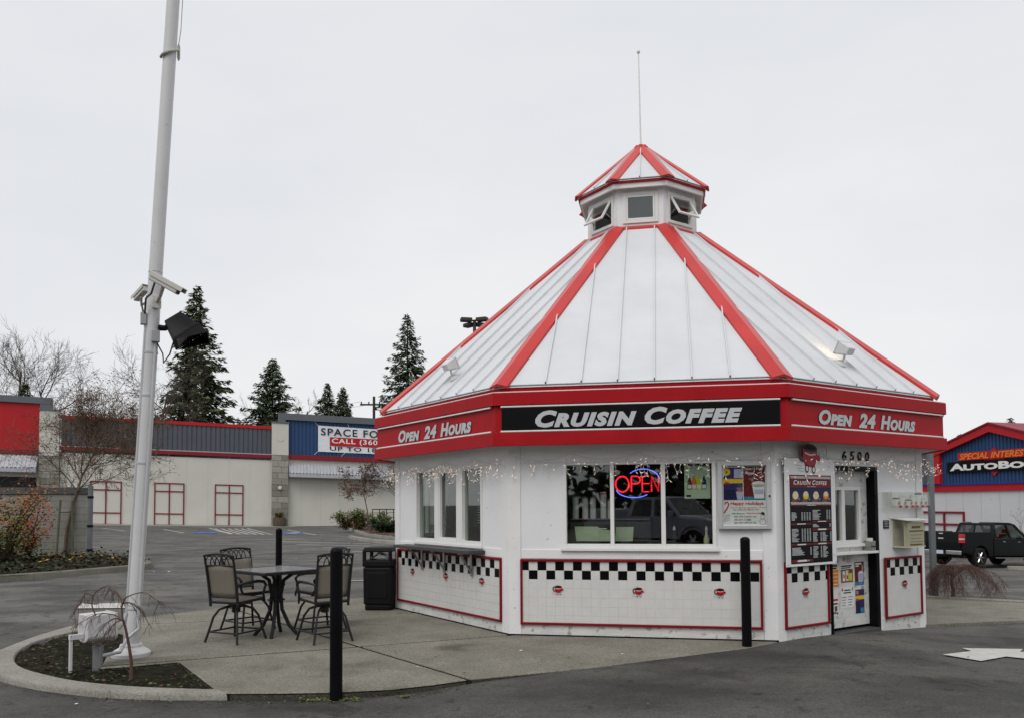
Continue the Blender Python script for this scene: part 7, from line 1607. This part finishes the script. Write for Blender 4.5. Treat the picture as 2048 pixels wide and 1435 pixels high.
# ---- shrub bed at the foot of the retail building
SB = [g3(685,1054), g3(735,1071), g3(800,1080), g3(860,1083), g3(860,1050), g3(700,1049)]
soil_patch('shrub_bed_soil', SB, 0.10, 0.06, 0.6, 'soil', 9); ob = bpy.data.objects['shrub_bed_soil']; ob.data.materials.clear(); ob.data.materials.append(mat('bark_mulch',(0.075,0.040,0.028),0.95,var=0.3,vs=4,bump=0.6,bs=20))
for nm, pts in (('shrub_bed_kerb', [g3(680,1053), g3(705,1062), g3(735,1071), g3(800,1080)]), ('island_kerb', [g3(697,1076), g3(720,1081), g3(760,1086), g3(820,1090)])):
    P_ = [Vector(q) for q in pts]; I_ = []
    for i, q in enumerate(P_): d_ = (P_[min(i+1,3)]-P_[max(i-1,0)]).normalized(); I_.append(q+Vector((-d_.y,d_.x))*0.2)
    kerb(nm, [tuple(q) for q in spline([tuple(q) for q in I_],3)], [tuple(q) for q in spline([tuple(q) for q in P_],3)], lambda x, y: ground_z(x,y)+0.16, lambda x, y: ground_z(x,y)-0.2, 'kerb_concrete', 3, 0.03)
SG = 'shrubs in front of the retail building'
q = g3(700,1052); q = Vector((q[0],50.0,0.08)); q.x = at(692,1050,50).x; leafy('garden_shrub', 'brown tinged shrub left of the small tree by the building', q, 1.5, 1.1, 1.25, 1700, 0.13, ['lf_brown','lf_brown','lf_olive','lf_green'], 71, 8, SG)
q = Vector((at(716,1050,50).x,50.3,0.08)); leafy('garden_shrub', 'yellow green shrub left of the small tree by the building', q, 1.4, 1.1, 1.2, 1700, 0.13, ['lf_brown','lf_olive','lf_olive','lf_green'], 72, 8, SG)
q = Vector((at(760,1050,50).x,50.0,0.08)); leafy('garden_shrub', 'olive shrub right of the small tree by the building', q, 1.1, 0.9, 1.15, 1300, 0.13, ['lf_brown','lf_olive','lf_olive','lf_green'], 73, 7, SG)
q = Vector((at(780,1060,44).x,44.0,0.05)); leafy('low_hedge', 'low dark green hedge at the edge of the kiosk wall', q, 2.2, 1.0, 0.75, 2400, 0.13, ['lf_dark','lf_hedge','lf_hedge'], 74, 10, None, cat='hedge')
q = Vector((at(738,1050,48).x,48.0,0.08)); bare('small ornamental bare tree among the shrubs by the building', q, 3.9, 0.36, 75, 'twig_tan', trunk=3.2, r0=0.05, nb=(10,6,5,3), first=0.5, up=0.1, thin=2.2, leaves=1, leafm='leaf_withered', leafsz=0.12)
q = Vector((at(802,1050,47).x,47.0,0.08)); bare('bare tree half hidden by the kiosk corner', q, 5.2, 0.36, 76, 'twig_grey', trunk=4.6, r0=0.06, nb=(10,6,5,3), first=0.4, up=0.2, thin=2.2)
q = BP.pt(13.45,0.72,1.0); leafy('dead_planting', 'withered brown plant in the barrel planter', q, 0.9, 0.7, 0.55, 420, 0.14, ['lf_brown','lf_brown','lf_olive'], 78, 5, None, cat='plant')
# wire fence beside the shrubs
fx0, fx1 = at(745,1030,53).x, at(815,1030,53).x; fe = thing('metal_fence', 'dark wire fence behind the shrubs by the building', 'fence', (fx0,53,0))
for i in range(6): x = fx0+(fx1-fx0)*i/5; MB().tube([(x,53,-0.1),(x,53,1.35)], 0.03, 6).build('fence_post', 'lamp_black', fe)
for z_ in (0.2,0.5,0.8,1.1,1.32): MB().tube([(fx0,53,z_),(fx1,53,z_)], 0.015 if z_ < 1.3 else 0.03, 5).build('rail', 'lamp_black', fe)
# ---- dark wood added behind the camera, out of view, to darken the window reflections
rn = random.Random(90); mb = MB()
for i in range(46):
    x = -70+140*i/45+rn.uniform(-1,1); y = -34+rn.uniform(-5,4); H = rn.uniform(9,17)
    for k in range(420):
        s_ = rn.random()**1.3; a_ = rn.uniform(0,2*PI); r_ = (3.0*(1-s_)+0.3)*math.sqrt(rn.random()); c_ = Vector((x+r_*math.cos(a_), y+r_*math.sin(a_), H*s_)); d_ = Vector((rn.uniform(-1,1),rn.uniform(-1,1),rn.uniform(-1,.3))).normalized()*rn.uniform(0.7,1.4); e_ = d_.cross(Vector((rn.random(),rn.random(),1))).normalized()*0.5
        mb.add([c_-d_*.5, c_+e_, c_+d_*.5, c_-e_], [(0,1,2,3)])
tag(mb.build('reflection_wood', 'lf_dark'), 'dark wood added behind the camera to darken the window reflections', 'wood', kind='stuff')
